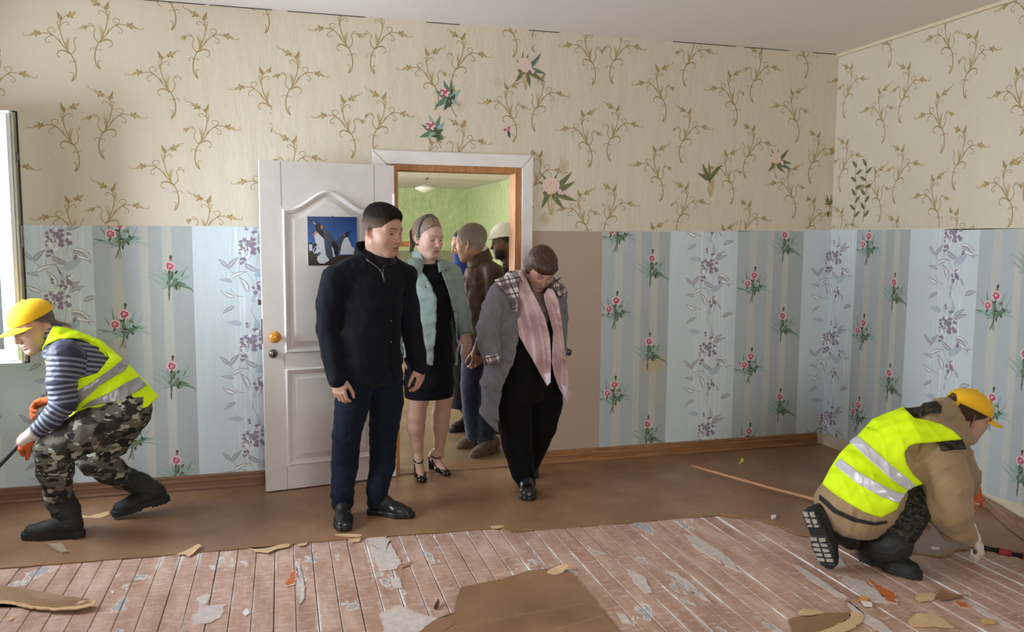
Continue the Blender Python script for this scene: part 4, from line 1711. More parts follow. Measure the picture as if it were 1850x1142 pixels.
M_SKIN = tint_mat('skin', 0.48, 0.06, 320, 0.12, 0.35)


def cloth(name, c, rough=0.85, var=.10, weave=420.0, bump=.15, sheen=.15, spec=.25, fold=9.0, fb=.25):
    t = NT(name)
    v = t.coord('Object')
    n1, n2 = t.noise(v, weave, 2), t.noise(v, fold, 4)
    L = lin(c)
    t.out(t.mix(n2, tuple(x * (1 - var) for x in L[:3]) + (1,), tuple(min(1, x * (1 + var)) for x in L[:3]) + (1,)), rough, spec)
    t.b.inputs['Sheen Weight'].default_value = sheen
    t.bump(t.math('ADD', t.math('MULTIPLY', n1, bump), t.math('MULTIPLY', n2, fb * 2)), .5, .006)
    return t.m


def hair_mat(name, c, c2, rough=.42, axis=(1, 1, .12), scale=140):
    t = NT(name)
    v = t.coord('Object', axis)
    nz = t.noise(v, scale, 4, .6)
    t.out(t.mix(t.step(nz, .35, .7), lin(c), lin(c2)), rough, .4)
    t.bump(nz, .55, .004)
    return t.m


def camo(name, cols, scale=16.0, stretch=(1, 1, 1.6)):
    t = NT(name)
    v = t.coord('Object', stretch)
    a = t.noise(v, scale, 1.5, .5)
    b2 = t.noise(t.coord('Object', stretch, (7, 3, 1)), scale * 1.3, 1.5, .5)
    c3 = t.noise(t.coord('Object', stretch, (1, 8, 5)), scale * 1.5, 2, .5)
    col = t.mix(t.step(a, .52, .54), lin(cols[0]), lin(cols[1]))
    col = t.mix(t.step(b2, .56, .58), col, lin(cols[2]))
    col = t.mix(t.step(c3, .60, .62), col, lin(cols[3]))
    t.out(col, .85, .2)
    t.bump(t.math('ADD', t.noise(v, 9, 4), t.math('MULTIPLY', t.noise(v, 400, 2), .12)), .4, .008)
    return t.m


M_LEATHER_BLACK = simple('black_shoe_leather', (26, 27, 31), .33, .15, 40, .10, .002, spec=.5)
M_BOOT = simple('black_boot_leather', (38, 39, 38), .68, .3, 40, .35, .004, spec=.3)
M_PATENT = simple('black_patent_leather', (14, 12, 14), .08, .1, 30, spec=.7)
M_SUEDE = simple('brown_suede', (92, 76, 64), .85, .25, 40, .3)
M_EYEW = simple('eye_white', (222, 216, 208), .15, .02, 20)
M_IRIS = simple('dark_iris', (38, 28, 22), .08, .1, 20)


def eye_parts(parent, M, o, s, look=(0, -.35), blue=False, iris=None):
    """eyeballs with an iris each, children of the body"""
    for x in (-1, 1):
        b = MB()
        c = np.array((x * .0315, .0655, -.0015))
        d = unit((look[0], 1.0, look[1]))
        R_ = frame(d, (0, 0, 1))
        prof, n = [], 14
        rad = .0148
        vs, fs, mi = [], [], []
        rings = [0, 6, 13, 20, 27, 40, 60, 85]
        for a in rings:
            r, y = rad * math.sin(math.radians(a)), rad * math.cos(math.radians(a))
            for k in range(n):
                q = np.array((r * math.cos(2 * PI * k / n), y, r * math.sin(2 * PI * k / n)))
                vs.append((np.asarray(M) @ ((R_ @ q + c) * s)) + np.asarray(o))
        for i in range(len(rings) - 1):
            f_ = [(i * n + k, (i + 1) * n + k, (i + 1) * n + (k + 1) % n, i * n + (k + 1) % n) for k in range(n)]
            b.add(vs, f_, 1 if rings[i + 1] <= 27 else 0)
        o_ = b.build('eye', [M_EYEW, iris or M_IRIS], parent, smooth=True)


PIECES = dict(zip=('jacket',), zip_puller=('jacket',), button=('jacket',), placket_seam=('jacket',), reflective_band=('vest',), shoulder_patch=('jacket',), hood_lining=('coat',), cuff=('coat',),
              headband=('hair',), scarf_corner=('scarf',), belt=('trousers',), tread_lug=('boot',), trouser_leg=('trousers',), shirt_collar=('jacket',))


class Person:
    def __init__(self, label, Y):
        self.Y, self.label = Y, label
        self.body_parts, self.tints = [], []
        self.kids = []

    def J(self, px, py, dy=0.0):
        return at(px, py, self.Y + dy)

    def ppm(self, P):
        return mpp(P)

    def set_head(self, o, fwd, up=(0, 0, 1), s=1.0, neck=None, tint=None, h=.0030, **kw):
        self.hM, self.hO, self.hs = frame(fwd, up), np.asarray(o), s
        nl = None
        if neck is not None:
            nl = (self.hM.T @ (np.asarray(neck) - self.hO)) / s
        pq = head_sdf(neck=nl, **kw).mesh(h)
        self.body_parts.append(place(pq, self.hM, self.hO, s))
        self.tints.append(skin_tint(pq[0], **tint))
        self.base = np.array(tint['base'])

    def from_head(self, p):
        return self.hM @ (np.asarray(p) * self.hs) + self.hO

    def add_skin(self, pq, tint=None):
        self.body_parts.append(pq)
        self.tints.append(np.tile(np.array(self.base if tint is None else tint), (len(pq[0]), 1)))

    def add_hand(self, wrist, fwd, back, flip, s=1.0, key='relaxed', **kw):
        """back = direction the back of the hand faces"""
        pq = place(hand_mesh(key, flip, **kw), frame(fwd, back), wrist, s)
        self.add_skin(pq)

    def finish(self, group=None):
        self.ob = mesh_obj('person', self.body_parts, M_SKIN, None, self.tints)
        tag(self.ob, self.label, 'person', group)
        for k in self.kids:
            k(self.ob)
        ch = list(self.ob.children)
        nm = lambda o: o.name.split('.')[0]
        for small, hosts in PIECES.items():
            for o in [c for c in ch if nm(c) == small]:
                h = [c for c in ch if nm(c) in hosts]
                if h:
                    o.parent = h[-1]
        return self.ob


    def wear(self, name, sdf, mat, h=.007, label=None, colour=None):
        h = h * 1.13 if h >= .0055 else h
        pq = sdf.mesh(h) if isinstance(sdf, Sdf) else sdf
        if name in ('scarf_corner', 'reflective_band', 'shoulder_patch', 'belt', 'neck_insert'):
            pq = largest(pq)

        def mk(par):
            o = mesh_obj(name, [pq], mat, par, colour(pq[0]) if colour else None)
            if label:
                o['label'] = label
        self.kids.append(mk)
        return pq

    def shoe(self, kind, heel, toe, mat, up=(0, 0, 1), L=.285, name='shoe', label=None, flip=False):
        heel, toe = np.asarray(heel), np.asarray(toe)
        pq = place(shoe_mesh(kind, L), frame(toe - heel, up), heel, 1.0)
        self.wear(name, pq, mat, label=label)


# ================================================================ people
RH = np.array((C_R[0], C_R[1], 0)) / math.hypot(C_R[0], C_R[1])
FH = np.array((-RH[1], RH[0], 0))
UP = np.array((0, 0, 1.0))


def face_dir(a, down=0.0):
    """a degrees from looking straight out of the picture towards its right-hand side"""
    a = math.radians(a)
    return unit(math.sin(a) * RH - math.cos(a) * FH - down * UP)


def left_of(f):
    return unit(np.cross(UP, f))


def project(P):
    q = P - CAM_O.astype(F32)
    z = q @ C_F.astype(F32)
    return 925 + CAM_F * (q @ C_R.astype(F32)) / z, 571 - CAM_F * (q @ C_U.astype(F32)) / z, z / CAM_F


def poly_d(px, py, poly):
    """signed pixel distance to a polygon (negative inside)"""
    V = np.array(poly, F32)
    d = np.full(len(px), 1e9, F32)
    s = np.ones(len(px), F32)
    n = len(V)
    for i in range(n):
        a, b_ = V[i], V[i - 1]
        e = b_ - a
        wx, wy = px - a[0], py - a[1]
        t = np.clip((wx * e[0] + wy * e[1]) / (e @ e + 1e-9), 0, 1)
        d = np.minimum(d, (wx - e[0] * t) ** 2 + (wy - e[1] * t) ** 2)
        c1, c2, c3 = py >= a[1], py < b_[1], e[0] * wy > e[1] * wx
        f = (c1 & c2 & c3) | (~c1 & ~c2 & ~c3)
        s[f] *= -1
    return s * np.sqrt(d)


def pattern(poly, y0, y1):
    """tailor's pattern: the outline of a garment piece carried through the figure between two depths"""
    pts = [at(x, y, yy) for x, y in poly for yy in (y0, y1)]
    lo, hi = np.min(pts, 0), np.max(pts, 0)

    def fn(P):
        px, py, m = project(P)
        return np.maximum(np.maximum(poly_d(px, py, poly) * m, y0 - P[:, 1]), P[:, 1] - y1)
    return fn, lo, hi


def cutout_of(s, poly, y0, y1, k=0.003):
    fn, lo, hi = pattern(poly, y0, y1)
    return s.fn(fn, lo, hi, k, 's')


def layer(under, poly, y0, y1, off=0.006, th=0.006, wob=None):
    """a piece of cloth lying on another garment"""
    fn, lo, hi = pattern(poly, y0, y1)
    s = Sdf()

    def f2(P):
        d = np.full(len(P), 1.0, F32)
        e = fn(P)
        i = np.nonzero(e < .03)[0]
        if len(i):
            u = under.evaluate(P[i])
            if wob is not None:
                u = u - wob(P[i])
            d[i] = np.maximum(np.abs(u - off) - th, e[i])
        return d
    return s.fn(f2, lo, hi)


def surface(s, px, py, near=2.0, far=8.0):
    """first point of a modelled surface met through a survey pixel"""
    v = unit(ray(px, py))
    t = near
    for _ in range(160):
        d = float(s.evaluate((CAM_O + v * t)[None].astype(F32))[0])
        if d < .0008 or t > far:
            break
        t += max(.0006, min(d, .2) * .6)
    return CAM_O + v * t


def S(J, px, py, dy, wpx, depth):
    P = J(px, py, dy)
    return (P, wpx * mpp(P), depth)


def limb_px(J, pts):
    """pts: (px, py, dy, radius px)"""
    out = []
    for px, py, dy, r in pts:
        P = J(px, py, dy)
        rr = r * mpp(P)
        P[2] = max(P[2], rr + .006)          # nothing reaches below the floor
        out.append((P, rr))
    return out


def trunk(P, neck, pelvis, limbs, side, w=.12):
    s = Sdf()
    ch = np.asarray(pelvis) * .28 + np.asarray(neck) * .72
    s.ec(pelvis, ch, (w, .09), (w * 1.05, .075), side, 0)
    s.ec(ch, neck, (w * .8, .07), (.045, .045), side, .03)
    for L in limbs:
        s.limb([(p, r * .62) for p, r in L], .03)
    P.add_skin(s.mesh(.011))


def merge(*pqs):
    V, Q, n = [], [], 0
    for p, q in pqs:
        V.append(p)
        Q.append(q + n)
        n += len(p)
    return np.concatenate(V), np.concatenate(Q)


def hair_piece(P, s, mat, h=.004, name='hair', label=None):
    P.wear(name, place(s.mesh(h), P.hM, P.hO, P.hs), mat, label=label)


def scalp_hair(P, kw, thick, cuts, top, side_, z0=.02, z1=.07, h=.0032, name='hair'):
    """cropped hair that follows the skull: thick(points) above the scalp, trimmed by planes; colour fades from side_ to top"""
    hd = head_sdf(ears=False, lid=0, **kw)
    s = Sdf()
    s.fn(lambda Q: hd.evaluate(Q) - thick(Q), (-.11, -.15, -.10), (.11, .12, .15))
    for o, n, k in cuts:
        s.cut(o, n, k)
    s.disp(folds(.0012, .018, (1, .3, 1), 2))
    pq = s.mesh(h)
    w = np.clip((pq[0][:, 2] - z0) / (z1 - z0), 0, 1)[:, None]
    col = np.array(lin(side_)[:3]) * (1 - w) + np.array(lin(top)[:3]) * w
    P.wear(name, place(pq, P.hM, P.hO, P.hs), M_CROP, colour=lambda p: col)


M_CROP = tint_mat('cropped_hair', .75, .45, 260, 0, .12, (1, .35, .6))


def tube_kid(P, name, pts, r, mat, label=None):
    def mk(par):
        b = MB()
        b.tube(pts, r, 8)
        o = b.build(name, mat, par, smooth=True)
        if label:
            o['label'] = label
    P.kids.append(mk)


SK_FAIR, SK_MID, SK_TAN, SK_DARK = (.50, .29, .215), (.50, .29, .21), (.36, .19, .12), (.16, .085, .055)

# ---------------------------------------------------------------- 1. man in the navy jacket
def man_navy():
    P = Person('man in a black zip jacket and navy trousers standing before the open door', -.72)
    J = P.J
    P.base = np.array(SK_FAIR)
    fw = face_dir(22)
    lf = left_of(fw)
    neck = J(681, 472, .02)
    O = J(692, 416, -.04)
    hl = lambda p: p[:, 2] - (.062 - .80 * (.075 - p[:, 1]))
    P.set_head(O, face_dir(60, .20), UP, 1.12, neck=neck + np.array((0, 0, -.03)), neck_r=.058, jaw=1.10, wide=1.03, chin=1.03, nose=1.0, lips=1.1, cheek=1.15, lid=.8,
               tint=dict(base=SK_FAIR, brow=(.05, .035, .028), stubble=(.30, .20, .16, .25), scalp=(.055, .042, .036, .80), hairline=hl, lip=(.42, .18, .16)))
    P.kids.append(lambda par: eye_parts(par, P.hM, P.hO, P.hs, (0.1, -.15)))
    sm_ = lambda v, a, b_: np.clip((v - a) / (b_ - a), 0, 1)
    scalp_hair(P, dict(jaw=1.10, wide=1.03, chin=1.03), lambda Q: .0022 + .015 * sm_(Q[:, 2], .045, .105) + .006 * sm_(Q[:, 1], .0, .07) * sm_(Q[:, 2], .05, .08),
               [((0, .0735, .073), (0, .92, -.40), .008), ((0, -.012, .004), (0, .34, -1), .003)], (28, 21, 18), (104, 88, 76), .008, .068)
    # jacket
    j = Sdf()
    j.chain([S(J, 661, 684, 0, 65, .150), S(J, 661, 650, 0, 64, .150), S(J, 662, 600, 0, 61, .150), S(J, 664, 550, 0, 61, .150), S(J, 667, 512, 0, 61, .135), S(J, 670, 484, 0, 52, .105)], lf, .03, rz=.03)
    for (px, py, dy) in ((611, 500, -.06), (732, 500, .08)):
        a, b_ = J(676, 468, .01), J(px, py, dy)
        j.rc(a, b_, 21 * mpp(a), 23 * mpp(b_), .04)
    ar = limb_px(J, [(605, 505, -.06, 25), (597, 548, -.06, 25), (594, 594, -.05, 22), (602, 640, -.08, 21), (611, 684, -.11, 19)])
    al = limb_px(J, [(730, 507, .08, 20), (737, 548, .09, 20), (743, 592, .09, 19), (752, 640, .05, 17.5), (757, 665, .03, 14.5)])
    j.limb(ar, .012)
    j.limb(al, .012)
    j.disp(folds(.0045, .10, (1, 1, .8), 1))
    cu = J(611, 688, -.11)
    j2 = j.copy()
    j.cut(J(660, 689, 0), (0.02, 0, -1), .004)
    cutout_of(j, [(689, 700), (706, 658), (716, 700)], -1.2, -.72)
    # stand collar
    c = Sdf()
    c0, c1 = J(678, 476, .02), J(680, 436, .0)
    c.ec(c0, c1, (42 * mpp(c0), .090), (36 * mpp(c1), .078), lf, 0, rz=.012)
    c.ec(c0 + (0, 0, -.03), c1 + (0, 0, .05), (37 * mpp(c0), .075), (31 * mpp(c1), .066), lf, .004, 's', rz=.02)
    c.cut(J(645, 432, .05), (RH * .45 - FH * .42 + UP * .85), .006)
    MJ = cloth('black_navy_jacket_cloth', (17, 18, 26), fold=14, fb=.5, var=.2, sheen=.02, spec=.15)
    P.wear('jacket', merge(j.mesh(.0072), c.mesh(.005)), MJ)
    # quarter zip and buttons
    MZ = simple('silver_zip', (150, 148, 146), .3, .1, metal=.8)
    zp = []
    ju = j.copy()
    ju.ops += c.ops[:1]
    for px, py in ((661, 468), (668, 473), (678, 480), (686, 487), (692, 496), (694, 509)):
        p = surface(ju, px, py)
        zp.append(p - unit(ray(px, py)) * .001)
    tube_kid(P, 'zip', zp, .0022, MZ, 'silver zip line at the neck')
    zp2 = [surface(ju, px, py) - unit(ray(px, py)) * .001 for px, py in ((692, 497), (692, 488), (694, 478), (699, 470), (706, 464))]
    tube_kid(P, 'zip', zp2, .0022, MZ)
    zq = [surface(ju, px, py) - unit(ray(px, py)) * .002 for px, py in ((691, 493), (692, 503))]
    tube_kid(P, 'zip_puller', zq, .004, MZ)
    sh = Sdf()
    sh.ec(J(686, 478, .0), J(684, 458, .0), (30 * mpp(c0), .076), (27 * mpp(c0), .068), lf, 0, rz=.012)
    P.wear('shirt', sh, cloth('black_shirt', (20, 20, 24)), .006)
    for px, py in ((706, 580), (706, 618)):
        p = surface(ju, px, py)
        n = -unit(ray(px, py))
        P.kids.append(lambda par, p=p, n=n: (lambda b: (b.lathe([(.007, -.002), (.007, .001), (.004, .002)], 14, 0, Matrix.Translation(Vector(p)) @ Vector(n).to_track_quat('Z', 'Y').to_matrix().to_4x4()),
                                                        b.build('button', simple('dark_button', (40, 40, 46), .3), par, smooth=True)))(MB()))
    pl = [surface(ju, px, py) - unit(ray(px, py)) * .0003 for px, py in ((695, 512), (699, 540), (702, 570), (704, 600), (705, 630), (706, 656))]
    tube_kid(P, 'placket_seam', pl, .0016, simple('dark_seam', (12, 12, 16), .8))
    toe1, toe2, hl2 = fl(623, 962, .0045), fl(750, 935, .0045), fl(668, 927, .0045)
    d1 = unit(np.array((-.02, -1, 0)))
    d2 = unit(toe2 - hl2)
    ank1, ank2 = toe1 - d1 * .225 + UP * .085, toe2 - d2 * .225 + UP * .085
    # trousers
    lg = limb_px(J, [(641, 680, -.02, 34), (637, 730, -.02, 31), (626, 785, -.02, 25.5), (623, 840, .03, 24)]) + [(ank1 + UP * .055, .060), (ank1, .058)]
    lr = limb_px(J, [(694, 680, .04, 34), (698, 725, .04, 31), (693, 785, .05, 25), (691, 840, .06, 23)]) + [(ank2 + UP * .055, .060), (ank2, .056)]
    t = Sdf()
    t.limb(lg, .01)
    t.limb(lr, .01)
    pv = J(667, 680, .0)
    t.ec(pv, J(667, 655, 0), (60 * mpp(pv), .135), (58 * mpp(pv), .125), lf, .02, rz=.06)
    zk = lg[2][0][2]
    fd = folds(.006, .085, (1, 1, 1.5), 4)
    t.disp(lambda Q: fd(Q) * (.45 + np.exp(-((Q[:, 2] - zk) / .06) ** 2) * .7 + np.exp(-((Q[:, 2] - .14) / .07) ** 2) * .8))
    t.cut((0, 0, .052), (0, 0, -1), .004)
    P.wear('trousers', t, cloth('navy_trouser_cloth', (18, 24, 40), fold=16, fb=.4, var=.25, sheen=.03, spec=.15), .0065)
    # shoes
    P.shoe('oxford', toe1 - d1 * .285, toe1, M_LEATHER_BLACK)
    P.shoe('oxford', toe2 - d2 * .285, toe2, M_LEATHER_BLACK)
    # hands
    P.add_hand(J(612, 680, -.115), unit((0.02, -.10, -1)), unit(-FH * .9 - RH * .35), False, 1.05, 'manr', curl=(.55, .6, .62, .65), spread=.03)
    P.add_hand(J(758, 660, .03), unit((0.03, -.12, -1)), unit(RH * .85 - FH * .35), True, 1.0, 'manl', curl=(.5, .55, .6, .65), spread=.03)
    rg = J(608, 703, -.135)
    trunk(P, neck, pv + UP * .12, [ar, al, lg[1:], lr[1:]], lf)
    P.finish()


# ---------------------------------------------------------------- 2. woman in the mint jacket
def pump_mesh():
    s = Sdf()
    s.ec((0, .020, .088), (0, .075, .074), (.029, .022), (.027, .016), (1, 0, 0), 0)
    s.ec((0, .070, .070), (0, .135, .030), (.027, .016), (.036, .016), (1, 0, 0), .02)
    s.ec((0, .13, .026), (0, .205, .020), (.037, .020), (.031, .018), (1, 0, 0), .02)
    s.ell((0, .205, .018), (.032, .030, .017), .01)
    s.ell((0, .090, .095), (.0255, .075, .030), .006, 's')
    s.ell((0, .135, .062), (.028, .040, .028), .006, 's')
    s.cut((0, 0, .0), (0, 0, -1))
    s.ec((0, .024, .078), (0, .020, .006), (.026, .024), (.022, .022), (1, 0, 0), .006, rz=.006)
    # strap
    for k in range(16):
        a, b_ = 2 * PI * k / 16, 2 * PI * (k + 1) / 16
        f = lambda q: (.030 * math.cos(q), .062 + .046 * math.sin(q), .108 - .012 * math.sin(q))
        s.rc(f(a), f(b_), .0045, .0045, .001)
    s.cut((0, 0, 0.001), (0, 0, -1))
    return s.mesh(.0032)


def woman_mint():
    P = Person('woman in a mint jacket over a black dress stepping through the doorway', -.06)
    J = P.J
    P.base = np.array(SK_FAIR)
    fw = face_dir(24)
    lf = left_of(fw)
    neck = J(775, 478, .02)
    O = J(774, 428, -.02)
    P.set_head(O, face_dir(47, .22), UP, 1.03, neck=neck + np.array((0, 0, -.03)), neck_r=.047, jaw=.92, wide=.97, brow=.6, nose=.98, lips=1.15, cheek=1.2, mouth_open=.25, lid=1.0,
               tint=dict(base=(.60, .38, .30), brow=(.30, .20, .14), lip=(.45, .15, .15), cheek=.45))
    P.kids.append(lambda par: eye_parts(par, P.hM, P.hO, P.hs, (0.1, -.4)))
    MH = hair_mat('dark_blonde_hair', (112, 94, 77), (148, 128, 106), axis=(1, .10, .8), scale=330)
    h = Sdf()
    h.ell((0, -.022, .034), (.083, .104, .094), 0)
    h.ell((0, -.02, -.01), (.081, .085, .06), .02)
    h.cut((0, .066, .070), (0, 1.0, -.62), .02)
    h.rc((0, -.118, .020), (0, -.135, -.01), .026, .030, .015)
    h.rc((0, -.135, -.01), (.01, -.130, -.12), .030, .012, .02)
    h.ell((0, .02, -.03), (.064, .066, .078), .006, 's')
    h.disp(folds(.002, .02, (1, .2, .6), 3))
    hair_piece(P, h, MH)
    b_ = Sdf()
    for k in range(18):
        a, c = math.radians(-105 + 210 * k / 18), math.radians(-105 + 210 * (k + 1) / 18)
        f = lambda q: (.0855 * math.sin(q), -.006 - .012 * math.cos(q), .030 + .098 * math.cos(q))
        b_.rc(f(a), f(c), .0125, .0125, .003)
    b_.disp(lambda Q: .0022 * np.sin(Q[:, 0] * 420) * np.sin(Q[:, 2] * 420))
    hair_piece(P, b_, simple('grey_braided_band', (104, 100, 98), .35, .45, 260, .5, .003, metal=.25), .0035, 'headband', 'grey glittering braided headband')
    for x in (-1, 1):
        p = P.from_head((x * .080, -.004, -.050))
        P.kids.append(lambda par, p=p: (lambda b: (b.lathe([(.001, -.006), (.006, -.003), (.006, .003), (.001, .006)], 10, 0, Matrix.Translation(Vector(p))), b.build('earring', simple('dark_earring', (70, 40, 44), .2), par, smooth=True)))(MB()))
    # dress
    d = Sdf()
    d.chain([S(J, 775, 722, 0, 44, .135), S(J, 775, 690, 0, 45, .140), S(J, 776, 650, 0, 44, .140), S(J, 777, 610, 0, 39, .130), S(J, 778, 570, 0, 36, .125), S(J, 778, 530, 0, 39, .130), S(J, 777, 500, 0, 38, .100), S(J, 776, 484, 0, 26, .07)], lf, .03, rz=.03)
    d.disp(folds(.003, .09, (1, 1, .5), 5))
    hem = J(775, 717, 0)
    d.cut(hem, (.0, 0, -1), .003)
    d.ell(J(778, 468, -.05), (.060, .070, .034), .004, 's')
    P.wear('dress', d, cloth('black_dress_cloth', (14, 13, 17), fb=.3, sheen=.02, spec=.12), .0065)
    # jacket
    j = Sdf()
    j.chain([S(J, 777, 664, 0, 53, .165), S(J, 777, 620, 0, 51, .160), S(J, 778, 575, 0, 48, .155), S(J, 778, 535, 0, 47, .155), S(J, 777, 505, 0, 46, .125), S(J, 776, 485, 0, 34, .09)], lf, .03, rz=.03)
    for px, py, dy in ((737, 492, -.05), (817, 492, .06)):
        a, b_ = J(775, 474, .03), J(px, py, dy)
        j.rc(a, b_, .05, .056, .03)
    al = limb_px(J, [(817, 494, .06, 17), (824, 535, .08, 18), (834, 572, .05, 17), (842, 603, -.02, 13)])
    ar = limb_px(J, [(737, 494, -.04, 17), (724, 540, -.01, 16), (718, 590, .0, 14), (718, 636, -.02, 12)])
    j.shell(.011)
    cutout_of(j, [(766, 470), (791, 470), (796, 488), (811, 527), (820, 568), (829, 646), (829, 690), (781, 690), (783, 658), (788, 598), (789, 540), (779, 515), (764, 489)], -.6, -.04, .002)
    sl = Sdf()
    sl.limb(al, .012)
    sl.limb(ar, .012)
    sl.disp(folds(.0045, .09, (1, 1, .8), 7))
    j.disp(folds(.0045, .09, (1, 1, .8), 7))
    j.cut(J(778, 652, 0), (RH * -.25 - UP), .003)
    ju = Sdf()
    ju.ops = j.ops[:-1] + sl.ops[:-1]
    ea, eb = al[-1][0], al[-2][0]
    sl.cuff(ea + unit(ea - eb) * .010, ea - eb, .075)
    M = cloth('mint_jacket_cloth', (128, 145, 140), rough=.65, fold=16, fb=.45, var=.12, sheen=.05, spec=.4)
    # collar wings lying on the jacket
    co = Sdf()
    for poly in ([(744, 444), (758, 462), (766, 484), (762, 495), (746, 487), (738, 462)], [(786, 470), (800, 470), (815, 482), (800, 488), (793, 492), (790, 484)]):
        for k in range(1):
            pts = [at(x, y, P.Y - .075 + (.05 if y < 465 else 0)) for x, y in poly]
    ca, cb = J(771, 478, .03), J(768, 455, .045)
    col = Sdf()
    col.ec(ca, cb, (.098, .090), (.092, .080), lf, 0, rz=.012)
    col.ec(ca - UP * .05, cb + UP * .04, (.085, .078), (.078, .068), lf, .003, 's', rz=.02)
    cutout_of(col, [(759, 430), (815, 430), (812, 486), (796, 494), (775, 500), (766, 486)], -.8, .02, .003)
    col.disp(folds(.004, .06, (1, 1, 1), 4))
    wing = layer(ju, [(746, 452), (756, 460), (764, 486), (757, 496), (744, 489), (736, 470)], -.6, .02, .010, .005)
    wing2 = layer(ju, [(790, 474), (802, 470), (815, 483), (800, 489), (793, 493)], -.6, .06, .010, .005)
    P.wear('jacket', merge(j.mesh(.0066), sl.mesh(.0066), col.mesh(.0045), wing.mesh(.0045), wing2.mesh(.0045)), M)
    for px, py in ((810, 523), (818, 563), (824, 602)):
        p = surface(ju, px + 3, py)
        n = -unit(ray(px, py))
        P.kids.append(lambda par, p=p, n=n: (lambda b: (b.lathe([(.005, -.002), (.005, .001), (.003, .002)], 12, 0, Matrix.Translation(Vector(p)) @ Vector(n).to_track_quat('Z', 'Y').to_matrix().to_4x4()),
                                                        b.build('button', simple('dark_snap', (58, 60, 60), .3), par, smooth=True)))(MB()))
    # left hand reaching, right arm hidden behind the man
    P.add_hand(J(842, 603, -.02), unit(RH * .12 - FH * .2 - UP), unit(RH * .7 - FH * .7), True, .92, 'womm', curl=(.25, .3, .35, .4))
    P.add_hand(J(718, 640, -.02), unit(RH * .0 - UP), unit(-RH * .6 - FH * .7), False, .9, 'womr', curl=(.3, .35, .4, .4))
    wr = J(843, 610, -.025)
    # bare legs and feet
    L1 = [(757, 690, .0, 21), (757, 722, -.02, 17), (752.5, 752, .0, 16), (751.5, 772, .01, 15.6), (754, 805, .02, 10.5), (755, 832, .02, 8.6)]
    L2 = [(800, 690, .03, 21), (801.5, 716, .02, 16.8), (797, 748, .06, 15.8), (796, 768, .08, 15.2), (794, 800, .09, 10), (793, 822, .09, 8.2)]
    a1, a2 = limb_px(J, L1), limb_px(J, L2)
    toe1 = fl(764, 874, .0045)
    d1 = unit(RH * .28 - FH)
    toe2 = fl(812, 862, .0045)
    d2 = unit(RH * .62 - FH * .78)
    pm = pump_mesh()
    s = Sdf()
    s.limb(a1, .02)
    s.limb(a2, .02)
    pumps = []
    for a, toe, dd_ in ((a1, toe1, d1), (a2, toe2, d2)):
        Mx = frame(dd_, UP)
        heel = toe - dd_ * .235
        loc = lambda q: Mx @ np.array(q) + heel
        s.rc(a[-1][0], loc((0, .050, .105)), a[-1][1], .027, .02)
        s.rc(loc((0, .030, .100)), loc((0, .050, .112)), .024, .028, .02)
        s.rc(loc((0, .055, .098)), loc((0, .135, .042)), .027, .026, .015)
        s.rc(loc((0, .130, .038)), loc((0, .200, .022)), .027, .014, .01)
        pumps.append(place(pm, Mx, heel))
    P.add_skin(s.mesh(.005), (.50, .30, .225))
    for pq in pumps:
        P.wear('shoe', pq, M_PATENT, label='black patent strapped high heel')
    t = Sdf()
    trunk(P, neck, J(776, 660, 0), [al, ar], lf, .085)
    P.finish()


